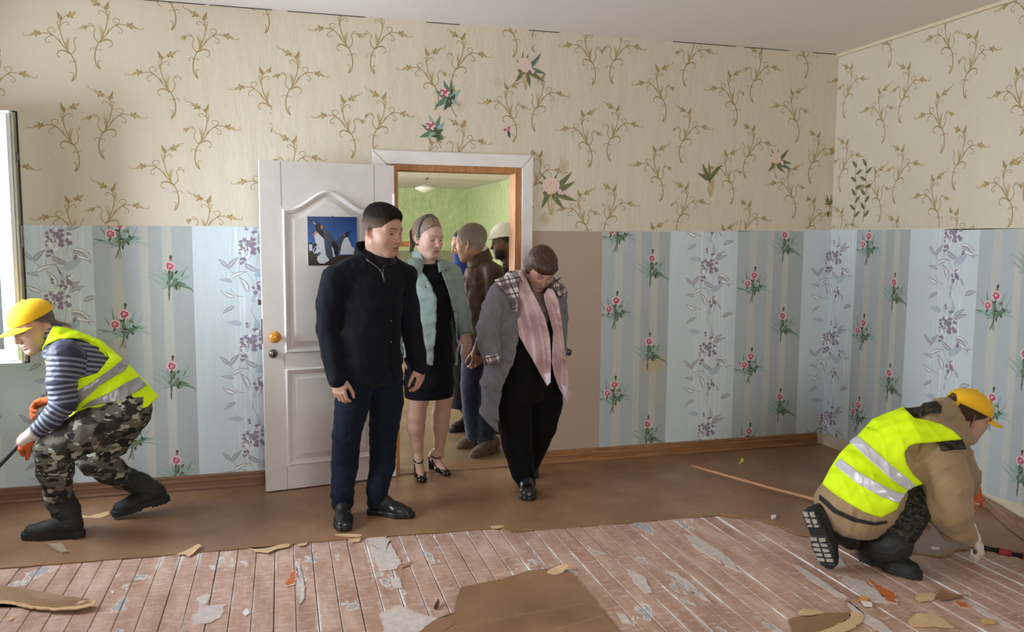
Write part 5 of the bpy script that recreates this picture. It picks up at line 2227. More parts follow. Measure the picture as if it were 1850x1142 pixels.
# ---------------------------------------------------------------- 3. woman in the grey quilted coat
def woman_grey():
    P = Person('woman in a grey quilted coat and pink satin scarf looking down as she walks', -.50)
    J = P.J
    P.base = np.array(SK_FAIR)
    fw = face_dir(14)
    lf = left_of(fw)
    neck = J(966, 508, .06)
    O = J(977, 487, -.02)
    P.set_head(O, unit(face_dir(18, .90)), UP + RH * .10, 1.0, neck=neck + np.array((0, 0, -.05)), neck_r=.05, jaw=1.0, wide=1.02, brow=.8, nose=.95, lips=.9, cheek=1.3, lid=1.1,
               tint=dict(base=(.55, .33, .25), brow=(.12, .07, .05), lip=(.42, .12, .13), cheek=.4))
    h = Sdf()
    h.ell((0, -.026, .040), (.090, .108, .098), 0)
    h.ell((0, -.034, -.014), (.096, .088, .062), .03)
    h.ell((0, .045, .066), (.074, .055, .046), .02)
    h.ell((0, .080, -.052), (.070, .086, .086), .014, 's')
    h.cut((0, -.02, -.066), (0, -.2, -1), .02)
    h.disp(folds(.0035, .035, (1, .3, .8), 6))
    hair_piece(P, h, hair_mat('auburn_bob', (48, 30, 23), (92, 60, 45), axis=(1, 1, .08), scale=260))
    # black tunic and wide trousers
    tu = Sdf()
    tu.chain([S(J, 940, 726, 0, 42, .150), S(J, 944, 680, 0, 42, .155), S(J, 950, 630, 0, 42, .150), S(J, 956, 590, 0, 42, .145), S(J, 960, 562, 0, 42, .130), S(J, 963, 545, .02, 26, .085)], lf, .03, rz=.02)
    tu.disp(folds(.003, .1, (1, 1, .5), 2))
    tu.cut(J(940, 723, 0), (0, 0, -1), .004)
    MB_ = cloth('black_tunic_cloth', (13, 13, 15), fb=.3, sheen=.02, spec=.12)
    P.wear('tunic', tu, MB_, .0065)
    A = limb_px(J, [(932, 690, 0, 36), (930, 745, 0, 30), (934, 800, -.02, 27), (944, 850, -.05, 22), (951, 893, -.07, 17)])
    B = limb_px(J, [(980, 680, .05, 36), (986, 722, .06, 31), (978, 770, .05, 28), (964, 815, .16, 21), (959, 842, .24, 15)])
    t = Sdf()
    t.limb(A, .01)
    t.limb(B, .01)
    pv = J(957, 670, 0.02)
    t.ec(pv, pv + UP * .08, (52 * mpp(pv), .13), (48 * mpp(pv), .12), lf, .02, rz=.05)
    t.disp(folds(.005, .12, (1, 1, .7), 3))
    t.cut((0, 0, .035), (0, 0, -1), .004)
    P.wear('trousers', t, cloth('black_trouser_cloth', (13, 13, 15), fb=.4, sheen=.02, spec=.12), .0065)
    toe = fl(957, 906, .0045)
    d1 = unit(RH * .10 - FH)
    P.shoe('oxford', toe - d1 * .245, toe, M_LEATHER_BLACK, L=.245)
    q = fl(963, 862, .0045)
    P.shoe('oxford', np.array((q[0] - .03, q[1] + .20, .0045)), np.array((q[0], q[1] - .04, .0045)), M_LEATHER_BLACK, L=.245)
    # coat, open shell
    c = Sdf()
    c.chain([S(J, 945, 790, .04, 77, .20), S(J, 945, 740, .04, 76, .20), S(J, 946, 690, .03, 75, .195), S(J, 949, 640, .02, 70, .185), S(J, 954, 590, .01, 66, .175), S(J, 958, 550, 0, 62, .165), S(J, 961, 522, .02, 50, .12)], lf, .03, rz=.03)
    for px, py, dy in ((904, 528, 0), (1006, 532, .05)):
        a, b_ = J(958, 508, .05), J(px, py, dy)
        c.rc(a, b_, .055, .066, .03)
    c.shell(.014)
    cutout_of(c, [(950, 500), (985, 500), (1004, 530), (1010, 560), (1013, 610), (1016, 700), (1050, 760), (1050, 830), (900, 830), (900, 774), (901, 738), (907, 696), (926, 658), (936, 616), (938, 560), (936, 525)], -1.2, -.50, .002)
    cutout_of(c, [(1050, 660), (1050, 840), (902, 840), (902, 776), (960, 700), (1022, 640)], -.55, .4, .002)
    ar = limb_px(J, [(903, 532, 0, 21), (893, 560, .0, 23), (884, 594, -.02, 22.5), (884, 622, -.07, 21), (889, 648, -.09, 17)])
    al = limb_px(J, [(1004, 536, .05, 19), (1006, 575, .08, 19), (1005, 612, .09, 18), (1008, 640, .07, 15)])
    sl = Sdf()
    sl.limb(ar, .012)
    sl.limb(al, .012)
    quilt = lambda Q: -.0035 * (np.abs(np.sin((Q[:, 0] * 1.0 + Q[:, 2] * .8) * 46)) ** .6 + np.abs(np.sin((Q[:, 0] * .9 - Q[:, 2] * .8) * 46 + .4)) ** .6 - 1)
    fo = folds(.006, .085, (1, 1, 1), 8)
    c.disp(lambda Q: quilt(Q) + fo(Q))
    sl.disp(lambda Q: quilt(Q) + fo(Q))
    # slanting lower hem: longest at the side
    c.cut(J(898, 774, 0), (-RH * .62 - UP * .8), .004)
    wr, we = ar[-1][0], ar[-2][0]
    sl.cuff(wr + unit(wr - we) * .016, wr - we, .075)
    MC = cloth('grey_quilted_nylon', (116, 113, 120), rough=.48, fold=18, fb=.4, var=.1, sheen=.03, spec=.45)
    tq = NT.__new__(NT)
    tq.m, tq.t, tq.b = MC, MC.node_tree, MC.node_tree.nodes['Principled BSDF']
    vo = tq.n('TexVoronoi', feature='DISTANCE_TO_EDGE')
    vo.inputs['Scale'].default_value = 19
    wv = tq.n('VectorMath', operation='ADD')
    tq.l(tq.coord('Object'), wv.inputs[0])
    nn_ = tq.n('TexNoise')
    nn_.inputs['Scale'].default_value = 9
    tq.l(nn_.outputs['Color'], wv.inputs[1])
    tq.l(wv.outputs[0], vo.inputs['Vector'])
    tq.bump(tq.step(vo.outputs['Distance'], 0, .16), .55, .008, tq.b.inputs['Normal'].links[0].from_socket)
    P.wear('coat', merge(c.mesh(.0066), sl.mesh(.0066)), MC)
    cu = c.copy()
    cu.ops = [o for o in c.ops if o[0] != 'i'] + sl.ops[:-2]
    # plaid turned-back lining at neck and cuff
    t_ = NT('plaid_lining')
    v = t_.coord('Object')
    sx = t_.n('SeparateXYZ')
    t_.l(v, sx.inputs[0])

    def bands(sock, per, lo, hi, off=0.0):
        m = t_.math('FRACT', t_.math('MULTIPLY', t_.math('ADD', sock, off + 10), 1 / per))
        return t_.math('MULTIPLY', t_.math('GREATER_THAN', m, lo), t_.math('LESS_THAN', m, hi))
    u = t_.math('ADD', t_.math('MULTIPLY', sx.outputs[0], .96), t_.math('MULTIPLY', sx.outputs[2], .22))
    w = t_.math('SUBTRACT', sx.outputs[2], t_.math('MULTIPLY', sx.outputs[0], .22))
    col = t_.mix(0, lin((212, 204, 202)), lin((212, 204, 202)))
    for s_, per, lo, hi, cc, am in ((u, .085, .0, .40, (86, 66, 78), .75), (w, .085, .05, .45, (86, 66, 78), .75), (u, .085, .62, .70, (40, 34, 46), .9), (w, .085, .66, .74, (40, 34, 46), .9), (u, .085, .84, .87, (140, 70, 80), .6)):
        col = t_.mix(t_.math('MULTIPLY', bands(s_, per, lo, hi), am), col, lin(cc))
    t_.out(col, .85, .2)
    MP = t_.m
    hood = layer(cu, [(893, 506), (908, 500), (926, 494), (941, 494), (937, 520), (935, 562), (927, 566), (922, 545), (912, 528), (903, 518)], -1.1, .0, .016, .009)
    hood2 = layer(cu, [(1002, 500), (1012, 508), (1022, 522), (1020, 538), (1008, 534), (1000, 520)], -1.1, .1, .014, .009)
    roll = Sdf()
    pts = [J(x, y, dy) for x, y, dy in ((936, 500, -.05), (922, 500, .03), (925, 500, .10), (950, 496, .15), (985, 498, .15), (1005, 506, .10), (1008, 516, .02))]
    roll.limb([(p, r) for p, r in zip(pts, (.026, .032, .036, .038, .036, .032, .026))], .01)
    P.wear('hood_lining', merge(hood.mesh(.005), hood2.mesh(.005), roll.mesh(.0066)), MP, label='purple and white plaid lining')
    cf = Sdf()
    ea = wr + unit(wr - we) * .030
    cf.ec(wr - unit(wr - we) * .022, ea, (.058, .060), (.056, .058), RH, 0, rz=.006)
    P.wear('cuff', cf, MP, .005, 'plaid turned-back cuff')
    # scarf: two long satin ends over tunic and coat
    un = tu.copy()
    un.ops = [o for o in tu.ops if o[0] != 'i'] + [o for o in t.ops if o[0] == 'u']
    c2 = Sdf()
    c2.chain([S(J, 970, 730, -.03, 68, .17), S(J, 966, 640, -.03, 64, .17), S(J, 965, 580, -.02, 58, .165), S(J, 966, 540, -.01, 50, .150), S(J, 966, 512, 0, 34, .10)], lf, .03, rz=.04)
    pleat = lambda Q: .017 * np.sin((Q @ RH.astype(F32)) * 62 + Q[:, 2] * 9 + 2.2 * np.sin(Q[:, 2] * 5)) * np.clip((1.45 - Q[:, 2]) * 3, .35, 1)
    s1 = layer(c2, [(937, 492), (946, 492), (952, 506), (960, 524), (973, 548), (986, 577), (994, 611), (996, 650), (994, 690), (988, 697), (976, 676), (962, 650), (949, 628), (937, 606), (934, 570), (933, 530)], -1.2, -.46, .012, .005, pleat)
    s2 = layer(c2, [(982, 532), (990, 520), (1000, 524), (1009, 543), (1016, 590), (1023, 655), (1030, 704), (1025, 728), (1010, 702), (1001, 677), (997, 655), (998, 625), (999, 600), (990, 565), (984, 545)], -1.2, -.44, .014, .005, pleat)
    MS = NT('pink_satin')
    v = MS.coord('Object')
    nz = MS.noise(v, 7, 4, .6)
    MS.out(MS.ramp(nz, [(.3, lin((168, 136, 138))), (.55, lin((192, 162, 164))), (.75, lin((208, 182, 186)))]), .30, .55)
    MS.bump(MS.noise(MS.coord('Object', (1, 1, .3)), 22, 3), .25, .006)
    ring = Sdf()
    rp = [J(x, y, dy) for x, y, dy in ((946, 508, -.12), (942, 498, -.05), (942, 494, .02), (956, 496, .11), (985, 500, .11), (1003, 514, .02), (997, 526, -.06), (993, 536, -.11))]
    ring.limb([(p, r) for p, r in zip(rp, (.008, .016, .020, .022, .022, .020, .016, .008))], .01)
    P.wear('scarf', merge(s1.mesh(.005), s2.mesh(.005), ring.mesh(.0066)), MS.m, label='pale pink satin scarf')
    # white printed corners of the scarf
    k1 = layer(c2, [(982, 676), (995, 672), (995, 691), (988, 698)], -1.2, -.46, .013, .006, pleat)
    k2 = layer(c2, [(1013, 694), (1029, 700), (1031, 708), (1025, 729)], -1.2, -.44, .020, .008)
    for kk in (k1, k2):
        P.wear('scarf_corner', kk, simple('white_lilac_satin', (214, 202, 220), .3, .1, 20), .004, 'white-lilac scarf corner')
    # lilac knit at the throat
    th = layer(tu, [(960, 520), (984, 524), (992, 560), (990, 585), (976, 560)], -1.2, -.48, .006, .005)
    P.wear('neck_insert', th, cloth('taupe_knit', (120, 98, 96)), .005)
    # hand in pocket side: dark bag corner showing behind the far sleeve
    bag = Sdf()
    bag.box(J(1021, 634, .12), frame(RH + UP * -.35, FH).T, (.02, .042, .026), .012)
    P.wear('handbag', bag, simple('dark_brown_bag_leather', (52, 38, 36), .4, .2), .005)
    P.add_hand(J(897, 652, -.03), unit(RH * .35 - UP * .9 + FH * .30), unit(-RH * .8 - FH * .5), False, .72, 'womg', curl=(1.0, 1.1, 1.1, 1.1))
    trunk(P, neck, pv, [ar, al, A[:-1], B[:-1]], lf, .10)
    P.finish()


# ---------------------------------------------------------------- 4. man in the brown leather jacket, inside the hall
def man_brown():
    P = Person('grey-haired man in a brown leather jacket with his back turned in the doorway', .46)
    J = P.J
    P.base = np.array(SK_TAN)
    fw = face_dir(-112)
    lf = left_of(fw)
    neck = J(866, 470, .02)
    O = J(850, 438, 0)
    hl = lambda p: p[:, 2] - (.050 - .85 * (.078 - p[:, 1]))
    P.set_head(O, face_dir(-108, .18), UP, 1.09, neck=neck - UP * .04, neck_r=.06, jaw=1.08, wide=1.04, nose=1.08,
               tint=dict(base=SK_TAN, brow=(.1, .09, .08), stubble=(.20, .15, .12, .4), scalp=(.17, .155, .14, .75), hairline=hl))
    scalp_hair(P, dict(jaw=1.08, wide=1.04), lambda Q: .0025 + .006 * np.clip((Q[:, 2] - .02) / .07, 0, 1),
               [((0, .066, .064), (0, .85, -.50), .008), ((0, -.02, -.03), (0, .5, -1), .003)], (112, 106, 99), (136, 129, 121), .0, .06)
    j = Sdf()
    j.chain([S(J, 874, 645, 0, 42, .16), S(J, 874, 600, 0, 41, .155), S(J, 874, 550, 0, 42, .16), S(J, 874, 510, 0, 42, .15), S(J, 872, 484, 0, 30, .10)], RH, .03, rz=.03)
    for px, py, dy in ((893, 492, -.14), (870, 492, .16)):
        a, b_ = J(868, 474, 0), J(px, py, dy)
        j.rc(a, b_, .055, .062, .03)
    a1 = limb_px(J, [(893, 496, -.14, 17.5), (894, 540, -.15, 17), (889, 578, -.16, 15.5), (876, 612, -.20, 14), (866, 632, -.22, 12)])
    a2 = limb_px(J, [(868, 496, .16, 17), (858, 550, .18, 16), (850, 610, .12, 13)])
    j.limb(a1, .012)
    j.limb(a2, .012)
    j.disp(folds(.005, .085, (1, 1, .9), 9))
    j.cut(J(874, 643, 0), -UP, .004)
    c = Sdf()
    c0, c1 = J(868, 474, .01), J(862, 455, 0)
    c.ec(c0, c1, (.105, .095), (.088, .088), lf, 0, rz=.012)
    ML = NT('brown_leather')
    v = ML.coord('Object')
    nz = ML.noise(v, 9, 5, .6)
    ML.out(ML.mix(nz, lin((52, 40, 33)), lin((84, 66, 54))), .6, .25)
    ML.bump(ML.math('ADD', nz, ML.math('MULTIPLY', ML.noise(v, 160, 3), .25)), .4, .006)
    P.wear('jacket', merge(j.mesh(.007), c.mesh(.0066)), ML.m)
    c = Sdf()
    c0, c1 = J(865, 466, .005), J(860, 449, 0)
    c.ec(c0, c1, (.086, .083), (.078, .078), lf, 0, rz=.008)
    P.wear('shirt_collar', c, cloth('white_collar', (196, 192, 186)), .005)
    g1 = limb_px(J, [(858, 640, -.02, 24), (852, 700, -.04, 20), (853, 745, -.02, 17), (857, 785, .0, 15)])
    g2 = limb_px(J, [(884, 640, -.04, 24), (879, 700, -.08, 21), (877, 750, -.06, 18), (878, 798, -.05, 16)])
    t = Sdf()
    t.limb(g1, .01)
    t.limb(g2, .01)
    pv = J(874, 640, 0)
    t.ec(pv, pv + UP * .1, (40 * mpp(pv), .14), (38 * mpp(pv), .13), RH, .02, rz=.05)
    fd = folds(.007, .08, (1, 1, 1.5), 5)
    t.disp(lambda Q: fd(Q) * (.5 + np.exp(-((Q[:, 2] - .14) / .09) ** 2)))
    t.cut((0, 0, .05), -UP, .004)
    P.wear('jeans', t, cloth('blue_denim', (40, 50, 74), var=.25, fb=.4), .007)
    for (hx, hy, tx, ty) in ((868, 800, 826, 812), (894, 816, 850, 828)):
        a, b_ = fl(hx, hy), fl(tx, ty)
        d_ = unit(b_ - a)
        P.shoe('sneaker', b_ - d_ * .285, b_, M_SUEDE)
    P.add_hand(J(866, 630, -.22), unit(-RH * .18 - UP), unit(-FH * .8 + RH * .4), True, 1.05, 'manb', curl=(.5, .55, .6, .65), spread=.03)
    P.add_hand(J(849, 612, .12), unit(-UP), unit(-RH), False, 1.0, 'coarse', curl=(.5, .5, .5, .5))
    trunk(P, neck, pv, [a1, a2, g1, g2], RH)
    P.finish()


# ---------------------------------------------------------------- 5. person in blue, mostly hidden, deeper in the hall
def person_blue():
    P = Person('person in a blue top and black skirt half hidden behind the grey-haired man', 1.06)
    J = P.J
    P.base = np.array(SK_MID)
    neck = J(842, 470, 0)
    P.set_head(J(837, 443, 0), face_dir(-60, .2), UP, 1.0, neck=neck - UP * .05, tint=dict(base=SK_MID, brow=(.05, .04, .03)), h=.004)
    h = Sdf()
    h.ell((0, -.02, .036), (.083, .104, .094), 0)
    h.ell((0, -.03, -.02), (.082, .08, .07), .03)
    h.cut((0, .07, .066), (0, 1, -.62), .015)
    hair_piece(P, h, hair_mat('black_brown_hair', (30, 22, 18), (54, 42, 34)))
    j = Sdf()
    j.chain([S(J, 840, 640, 0, 36, .14), S(J, 840, 560, 0, 36, .14), S(J, 840, 510, 0, 36, .13), S(J, 840, 478, 0, 24, .08)], RH, .03, rz=.03)
    a1 = limb_px(J, [(812, 500, 0, 13), (806, 560, 0, 12), (812, 610, -.1, 10)])
    a2 = limb_px(J, [(862, 500, 0, 13), (864, 560, 0, 12), (858, 610, -.1, 10)])
    j.limb(a1, .02)
    j.limb(a2, .02)
    j.ec(J(838, 478, 0), J(836, 456, -.01), (.085, .085), (.078, .075), RH, .01, rz=.012)
    j.disp(folds(.004, .08, (1, 1, 1), 3))
    P.wear('top', j, cloth('bright_blue_cloth', (34, 58, 128)), .008)
    s = Sdf()
    s.chain([S(J, 838, 736, 0, 32, .17), S(J, 840, 690, 0, 32, .16), S(J, 840, 630, 0, 32, .14)], RH, .03, rz=.03)
    s.cut(J(838, 733, 0), -UP, .004)
    P.wear('skirt', s, cloth('black_skirt_cloth', (19, 18, 21)), .008)
    sk, sh = [], []
    for (ax, hx, hy, tx, ty, dy) in ((832, 838, 776, 812, 782, 0), (856, 858, 772, 838, 778, .06)):
        a, b_ = fl(hx, hy), fl(tx, ty)
        d_ = unit(b_ - a)
        heel = b_ - d_ * .28
        L = [(J(ax, 700, dy), .055), (J(ax, 730, dy), .045), (heel + d_ * .05 + UP * .09, .036)]
        q = Sdf().limb(L, .02)
        P.add_skin(q.mesh(.008))
        so = Sdf().limb([(heel + d_ * .05 + UP * .19, .044), (heel + d_ * .05 + UP * .08, .042)], .01)
        P.wear('sock', so, cloth('white_sock', (206, 200, 196)), .006)
        P.shoe('sneaker', heel, b_, simple('black_canvas_shoe', (24, 24, 27), .7, .2), L=.28)
    P.add_hand(J(812, 612, -.1), -UP, -FH, False, .95, 'coarse', curl=(.5, .5, .5, .5))
    P.add_hand(J(858, 612, -.1), -UP, -FH, True, .95, 'coarse', curl=(.5, .5, .5, .5))
    trunk(P, neck, J(840, 640, 0), [a1, a2], RH, .09)
    P.finish()


# ---------------------------------------------------------------- 6. man in the white hard hat, beside the door case
def man_hardhat():
    P = Person('bearded man in a white hard hat half hidden by the door frame', 1.0)
    J = P.J
    P.base = np.array(SK_DARK)
    neck = J(917, 480, 0)
    O = J(912, 438, 0)
    P.set_head(O, face_dir(-80, .10), UP, 1.05, neck=neck - UP * .04, tint=dict(base=SK_DARK, brow=(.02, .015, .01), stubble=(.018, .014, .012, 1.2), scalp=(.02, .015, .012, .9), hairline=lambda p: p[:, 2] - (.05 - .85 * (.06 - p[:, 1]))), h=.0035)
    h = Sdf()
    h.ell((0, -.012, .050), (.098, .120, .100), 0)
    h.cut((0, 0, .048), (0, .05, -1), .004)
    h.ec((0, -.012, .045), (0, -.012, .054), (.104, .128), (.102, .126), (1, 0, 0), .004, rz=.004)
    h.ec((0, .07, .040), (0, .125, .034), (.070, .008), (.050, .005), (1, 0, 0), .01, rz=.02)
    h.rc((0, -.115, .09), (0, .085, .095), .01, .01, .02)
    hair_piece(P, h, simple('white_hard_hat_shell', (226, 230, 222), .3, .04), .004, 'hard_hat', 'white hard hat')
    j = Sdf()
    j.chain([S(J, 929, 640, 0, 30, .15), S(J, 930, 560, 0, 32, .15), S(J, 928, 510, 0, 28, .14), S(J, 922, 484, 0, 18, .08)], RH, .03, rz=.03)
    a1 = limb_px(J, [(922, 505, -.18, 15), (924, 560, -.20, 14), (920, 612, -.24, 11)])
    a2 = limb_px(J, [(922, 505, .18, 15), (924, 560, .2, 14), (920, 612, .2, 11)])
    j.limb(a1, .02)
    j.limb(a2, .02)
    j.disp(folds(.004, .08, (1, 1, 1), 6))
    P.wear('jacket', j, cloth('black_work_jacket', (22, 22, 24)), .008)
    g1 = limb_px(J, [(924, 640, -.08, 20), (924, 710, -.08, 16), (924, 772, -.08, 12)])
    g2 = limb_px(J, [(924, 640, .08, 20), (926, 710, .08, 16), (926, 770, .08, 12)])
    t = Sdf().limb(g1, .02).limb(g2, .02)
    P.wear('trousers', t, cloth('dark_work_trousers', (34, 34, 38)), .009)
    for g in (g1, g2):
        p = g[-1][0].copy()
        p[2] = 0
        P.shoe('sneaker', p + RH * .06, p - RH * .22, M_BOOT, L=.28)
    P.add_hand(J(919, 620, -.24), -UP, -FH, True, 1, 'coarse', curl=(.5, .5, .5, .5))
    P.add_hand(J(919, 620, .2), -UP, FH, False, 1, 'coarse', curl=(.5, .5, .5, .5))
    trunk(P, neck, J(925, 640, 0), [a1, a2, g1, g2], RH, .10)
    P.finish()


M_LIME = cloth('lime_safety_vest_cloth', (214, 246, 16), rough=.7, var=.06, fold=12, fb=.3, sheen=0)
M_BAND = simple('grey_reflective_tape', (150, 152, 154), .38, .08, 60, .1, .002, spec=.5, metal=.35)
M_BAND2 = simple('silver_reflective_tape', (206, 208, 216), .35, .08, 60, .1, .002, spec=.5, metal=.25)
M_ORANGE = cloth('orange_work_glove', (196, 92, 44), var=.2, fb=.4)
M_GLOVEW = cloth('white_glove_knit', (206, 192, 182), var=.12)


def cap_parts(P, mat, brim_len=.085, back_open=False):
    h = Sdf()
    h.ell((0, -.014, .050), (.090, .108, .080), 0)
    h.ell((0, .0, .045), (.088, .096, .070), .02)
    h.ell((0, -.014, .036), (.083, .100, .080), .0, 's')
    h.cut((0, .02, .036), (0, -.06, -1), .003)
    if back_open:
        h.ell((0, -.115, .046), (.042, .05, .034), .004, 's')
        h.rc((-.045, -.096, .036), (0, -.121, .036), .009, .009, .002)
        h.rc((.045, -.096, .036), (0, -.121, .036), .009, .009, .002)
    h.rc((0, -.014, .128), (0, -.014, .133), .009, .008, .004)
    for k in range(6):
        a = math.radians(60 * k + 30)
        pts = [(.0905 * math.sin(a) * math.cos(b_), -.014 + .1085 * math.cos(a) * math.cos(b_), .050 + .0805 * math.sin(b_)) for b_ in (0.0, .4, .8, 1.2, 1.5)]
        for p, q in zip(pts[:-1], pts[1:]):
            if not (back_open and p[1] < -.06 and p[2] < .1):
                h.rc(p, q, .0022, .0022, .002)
    br = Sdf()

    def brim(Q):
        x, y, z = Q[:, 0], Q[:, 1], Q[:, 2]
        zc = .040 - .18 * np.maximum(y - .06, 0) - 5.0 * x * x
        e = np.sqrt((x / .082) ** 2 + ((y - .055) / (brim_len + .035)) ** 2) - 1
        inner = .092 - np.sqrt((x / 1.0) ** 2 + (np.maximum(y, 0) / 1.12) ** 2)
        return np.maximum(np.maximum(np.abs(z - zc) - .0028, e * .07), np.maximum(inner, .03 - y)).astype(F32)
    br.fn(brim, (-.10, .02, -.03), (.10, .06 + brim_len + .05, .06))
    P.wear('cap', merge(place(h.mesh(.0035), P.hM, P.hO, P.hs), place(br.mesh(.0035), P.hM, P.hO, P.hs)), mat)


M_CAP = cloth('yellow_cap_cloth', (232, 178, 34), rough=.75, var=.05, fold=20, fb=.15, sheen=.05)


def boot(P, heel, toe, ankle_top, r_top, r_mid=.052, up=(0, 0, 1), laces=True, label=None):
    heel, toe = np.asarray(heel, float), np.asarray(toe, float)
    Mx = frame(toe - heel, up)
    s = Sdf()
    a = Mx @ np.array((0, .055, .075)) + heel
    s.rc(a, (a + np.asarray(ankle_top)) / 2, r_mid, r_top * .97, .02)
    s.rc((a + np.asarray(ankle_top)) / 2, ankle_top, r_top * .97, r_top, .02)
    s.disp(folds(.004, .05, (1, 1, 1.5), 3))
    q = place(shoe_mesh('boot', .30), Mx, heel)
    P.wear('boot', merge(q, s.mesh(.005)), M_BOOT, label=label)


# ---------------------------------------------------------------- 7. worker on the left, bent over a pry bar
def worker_left():
    P = Person('worker in a yellow cap, lime vest and camouflage trousers bending with a pry bar', -.56)
    J = P.J
    P.base = np.array(SK_MID)
    fwd = unit(-RH * .96 - FH * .28)          # he faces the window
    side = unit(-FH * .96 + RH * .28)         # near side
    neck = J(103, 604, .02)
    O = J(60, 590, 0)
    P.set_head(O, face_dir(-24, .34), UP - RH * .22, 1.06, neck=neck + RH * .02, neck_r=.055, jaw=.98, wide=.98, nose=1.04,
               tint=dict(base=SK_MID, brow=(.05, .04, .03), stubble=(.25, .16, .12, .35), scalp=(.05, .04, .035, .85), hairline=lambda p: p[:, 2] - (.045 - .75 * (.05 - p[:, 1]))))
    P.kids.append(lambda par: eye_parts(par, P.hM, P.hO, P.hs, (0.0, -.2)))
    cap_parts(P, M_CAP)
    # sweater
    sp = [S(J, 212, 732, 0, 54, .150), S(J, 190, 710, 0, 57, .155), S(J, 167, 686, 0, 53, .16), S(J, 138, 653, 0, 45, .16), S(J, 113, 625, 0, 33, .15), S(J, 102, 606, 0, 20, .09)]
    spine_side = unit(np.cross(unit(sp[0][0] - sp[3][0]), side))
    sw = Sdf()
    sw.chain(sp, spine_side, .03, rz=.04)
    arm = limb_px(J, [(118, 644, -.17, 30), (112, 690, -.20, 25), (115, 727, -.21, 22), (92, 758, -.21, 18), (63, 781, -.20, 13)])
    far = limb_px(J, [(120, 650, .15, 24), (118, 700, .16, 21), (118, 722, .12, 18), (98, 726, .10, 14)])
    sw.limb(arm, .02)
    sw.limb(far, .02)
    sw.rc(J(110, 612, 0), J(98, 602, .0), .066, .056, .03)
    d_arm = [unit(b_[0] - a[0]) for a, b_ in zip(arm[:-1], arm[1:])]

    def ribs(Q):
        # ribs run round the sleeve: phase along the arm
        best = np.full(len(Q), 1e9)
        ph = np.zeros(len(Q))
        acc = 0.0
        for (a, ra), (b_, rb) in zip(arm[:-1], arm[1:]):
            ab = b_ - a
            L = np.linalg.norm(ab)
            t = np.clip((Q - a) @ ab / L ** 2, 0, 1)
            dd_ = np.linalg.norm(Q - a - t[:, None] * ab, axis=1)
            m = dd_ < best
            ph[m] = acc + (t * L)[m]
            best[m] = dd_[m]
            acc += L
        q = Q @ unit(arm[0][0] - arm[1][0])
        ph = np.where(best > .10, -q, ph)
        return .0032 * np.cos(ph * 2 * math.pi / .026)
    fo = folds(.003, .07, (1, 1, 1), 3)
    sw.disp(lambda Q: -ribs(Q) + fo(Q))
    t = NT('navy_ribbed_jacket')
    at_ = t.n('Attribute')
    at_.attribute_name = 'tint'
    t.out(at_.outputs['Color'], .55, .35)
    t.b.inputs['Sheen Weight'].default_value = .1
    cn, cl = np.array(lin((44, 46, 64))[:3]), np.array(lin((132, 136, 154))[:3])

    def rib_col(p):
        w = np.clip(-ribs(p.astype(F32)) / .0032 * .9 + .25, 0, 1)[:, None]
        return cn * (1 - w) + cl * w
    P.wear('sweater', sw, t.m, .0052, colour=rib_col)
    # vest
    ve = Sdf()
    ve.chain([S(J, 232, 754, 0, 74, .20), S(J, 212, 732, 0, 72, .195), S(J, 190, 710, 0, 68, .19), S(J, 167, 686, 0, 62, .19), S(J, 138, 653, 0, 53, .19), S(J, 113, 624, 0, 40, .175), S(J, 104, 606, 0, 24, .12)], spine_side, .03, rz=.05)
    fv = folds(.006, .11, (1, 1, 1), 2)
    ve.disp(fv)
    full = ve.copy()
    cutout_of(ve, [(70, 660), (80, 625), (109, 612), (150, 612), (183, 620), (190, 634), (198, 646), (176, 674), (136, 686), (140, 720), (134, 745), (100, 735), (80, 690)], -1.2, -.60, .003)
    out = [(96, 588), (131, 594), (184, 615), (232, 657), (263, 689), (287, 716), (267, 735), (219, 749), (149, 742), (127, 760), (118, 742), (120, 700), (90, 690), (76, 630)]
    fn, lo, hi = pattern(out, -1.3, .2)
    ve.ops.append(('i', fn, None, None, .004))
    P.wear('vest', ve, M_LIME, .006, 'lime safety vest')
    b1 = [(238, 650), (226, 668), (180, 697), (142, 731), (128, 738), (140, 706), (170, 688), (206, 662), (225, 646)]
    b2 = [(266, 696), (250, 706), (214, 725), (180, 731), (146, 738), (158, 728), (200, 708), (230, 690), (251, 680)]
    for q in (b1, b2):
        ly = layer(ve, q, -1.3, -.5, .003, .0045)
        P.wear('reflective_band', ly, M_BAND, .004, 'grey reflective band')
    # trousers
    near = limb_px(J, [(222, 744, -.09, 42), (160, 778, -.17, 37), (98, 816, -.20, 31), (100, 850, -.14, 28), (108, 905, -.06, 22)])
    back = limb_px(J, [(228, 746, .09, 40), (200, 790, .08, 35), (172, 830, .04, 28), (200, 850, .10, 24), (226, 866, .14, 19)])
    tr = Sdf()
    tr.limb(near, .02)
    tr.limb(back, .02)
    tr.rc(J(222, 738, -.07), J(222, 738, .08), .135, .135, .03)
    ft = folds(.009, .09, (1, 1, 1.2), 7)
    tr.disp(ft)
    P.wear('trousers', tr, camo('camouflage_cloth', [(98, 94, 84), (58, 56, 50), (40, 38, 36), (164, 160, 146)], 11, (1, 1, 1.7)), .0065)
    toe, heel = fl(38, 973, .0045), fl(150, 969, .0045)
    d_ = unit(toe - heel)
    k = near[-1][0]
    boot(P, toe - d_ * .305, toe, k + np.array((0, 0, .02)), .066)
    toe2 = fl(205, 938)
    hb = J(268, 930, .12)
    dd_ = unit(np.array((hb[0], hb[1], 0.055)) - np.array((toe2[0], toe2[1], .016)))
    h2 = np.array((toe2[0], toe2[1], .016)) + dd_ * .295
    boot(P, h2, np.array((toe2[0], toe2[1], .016)), back[-1][0] + UP * .01, .060, .050, up=UP + RH * .2)
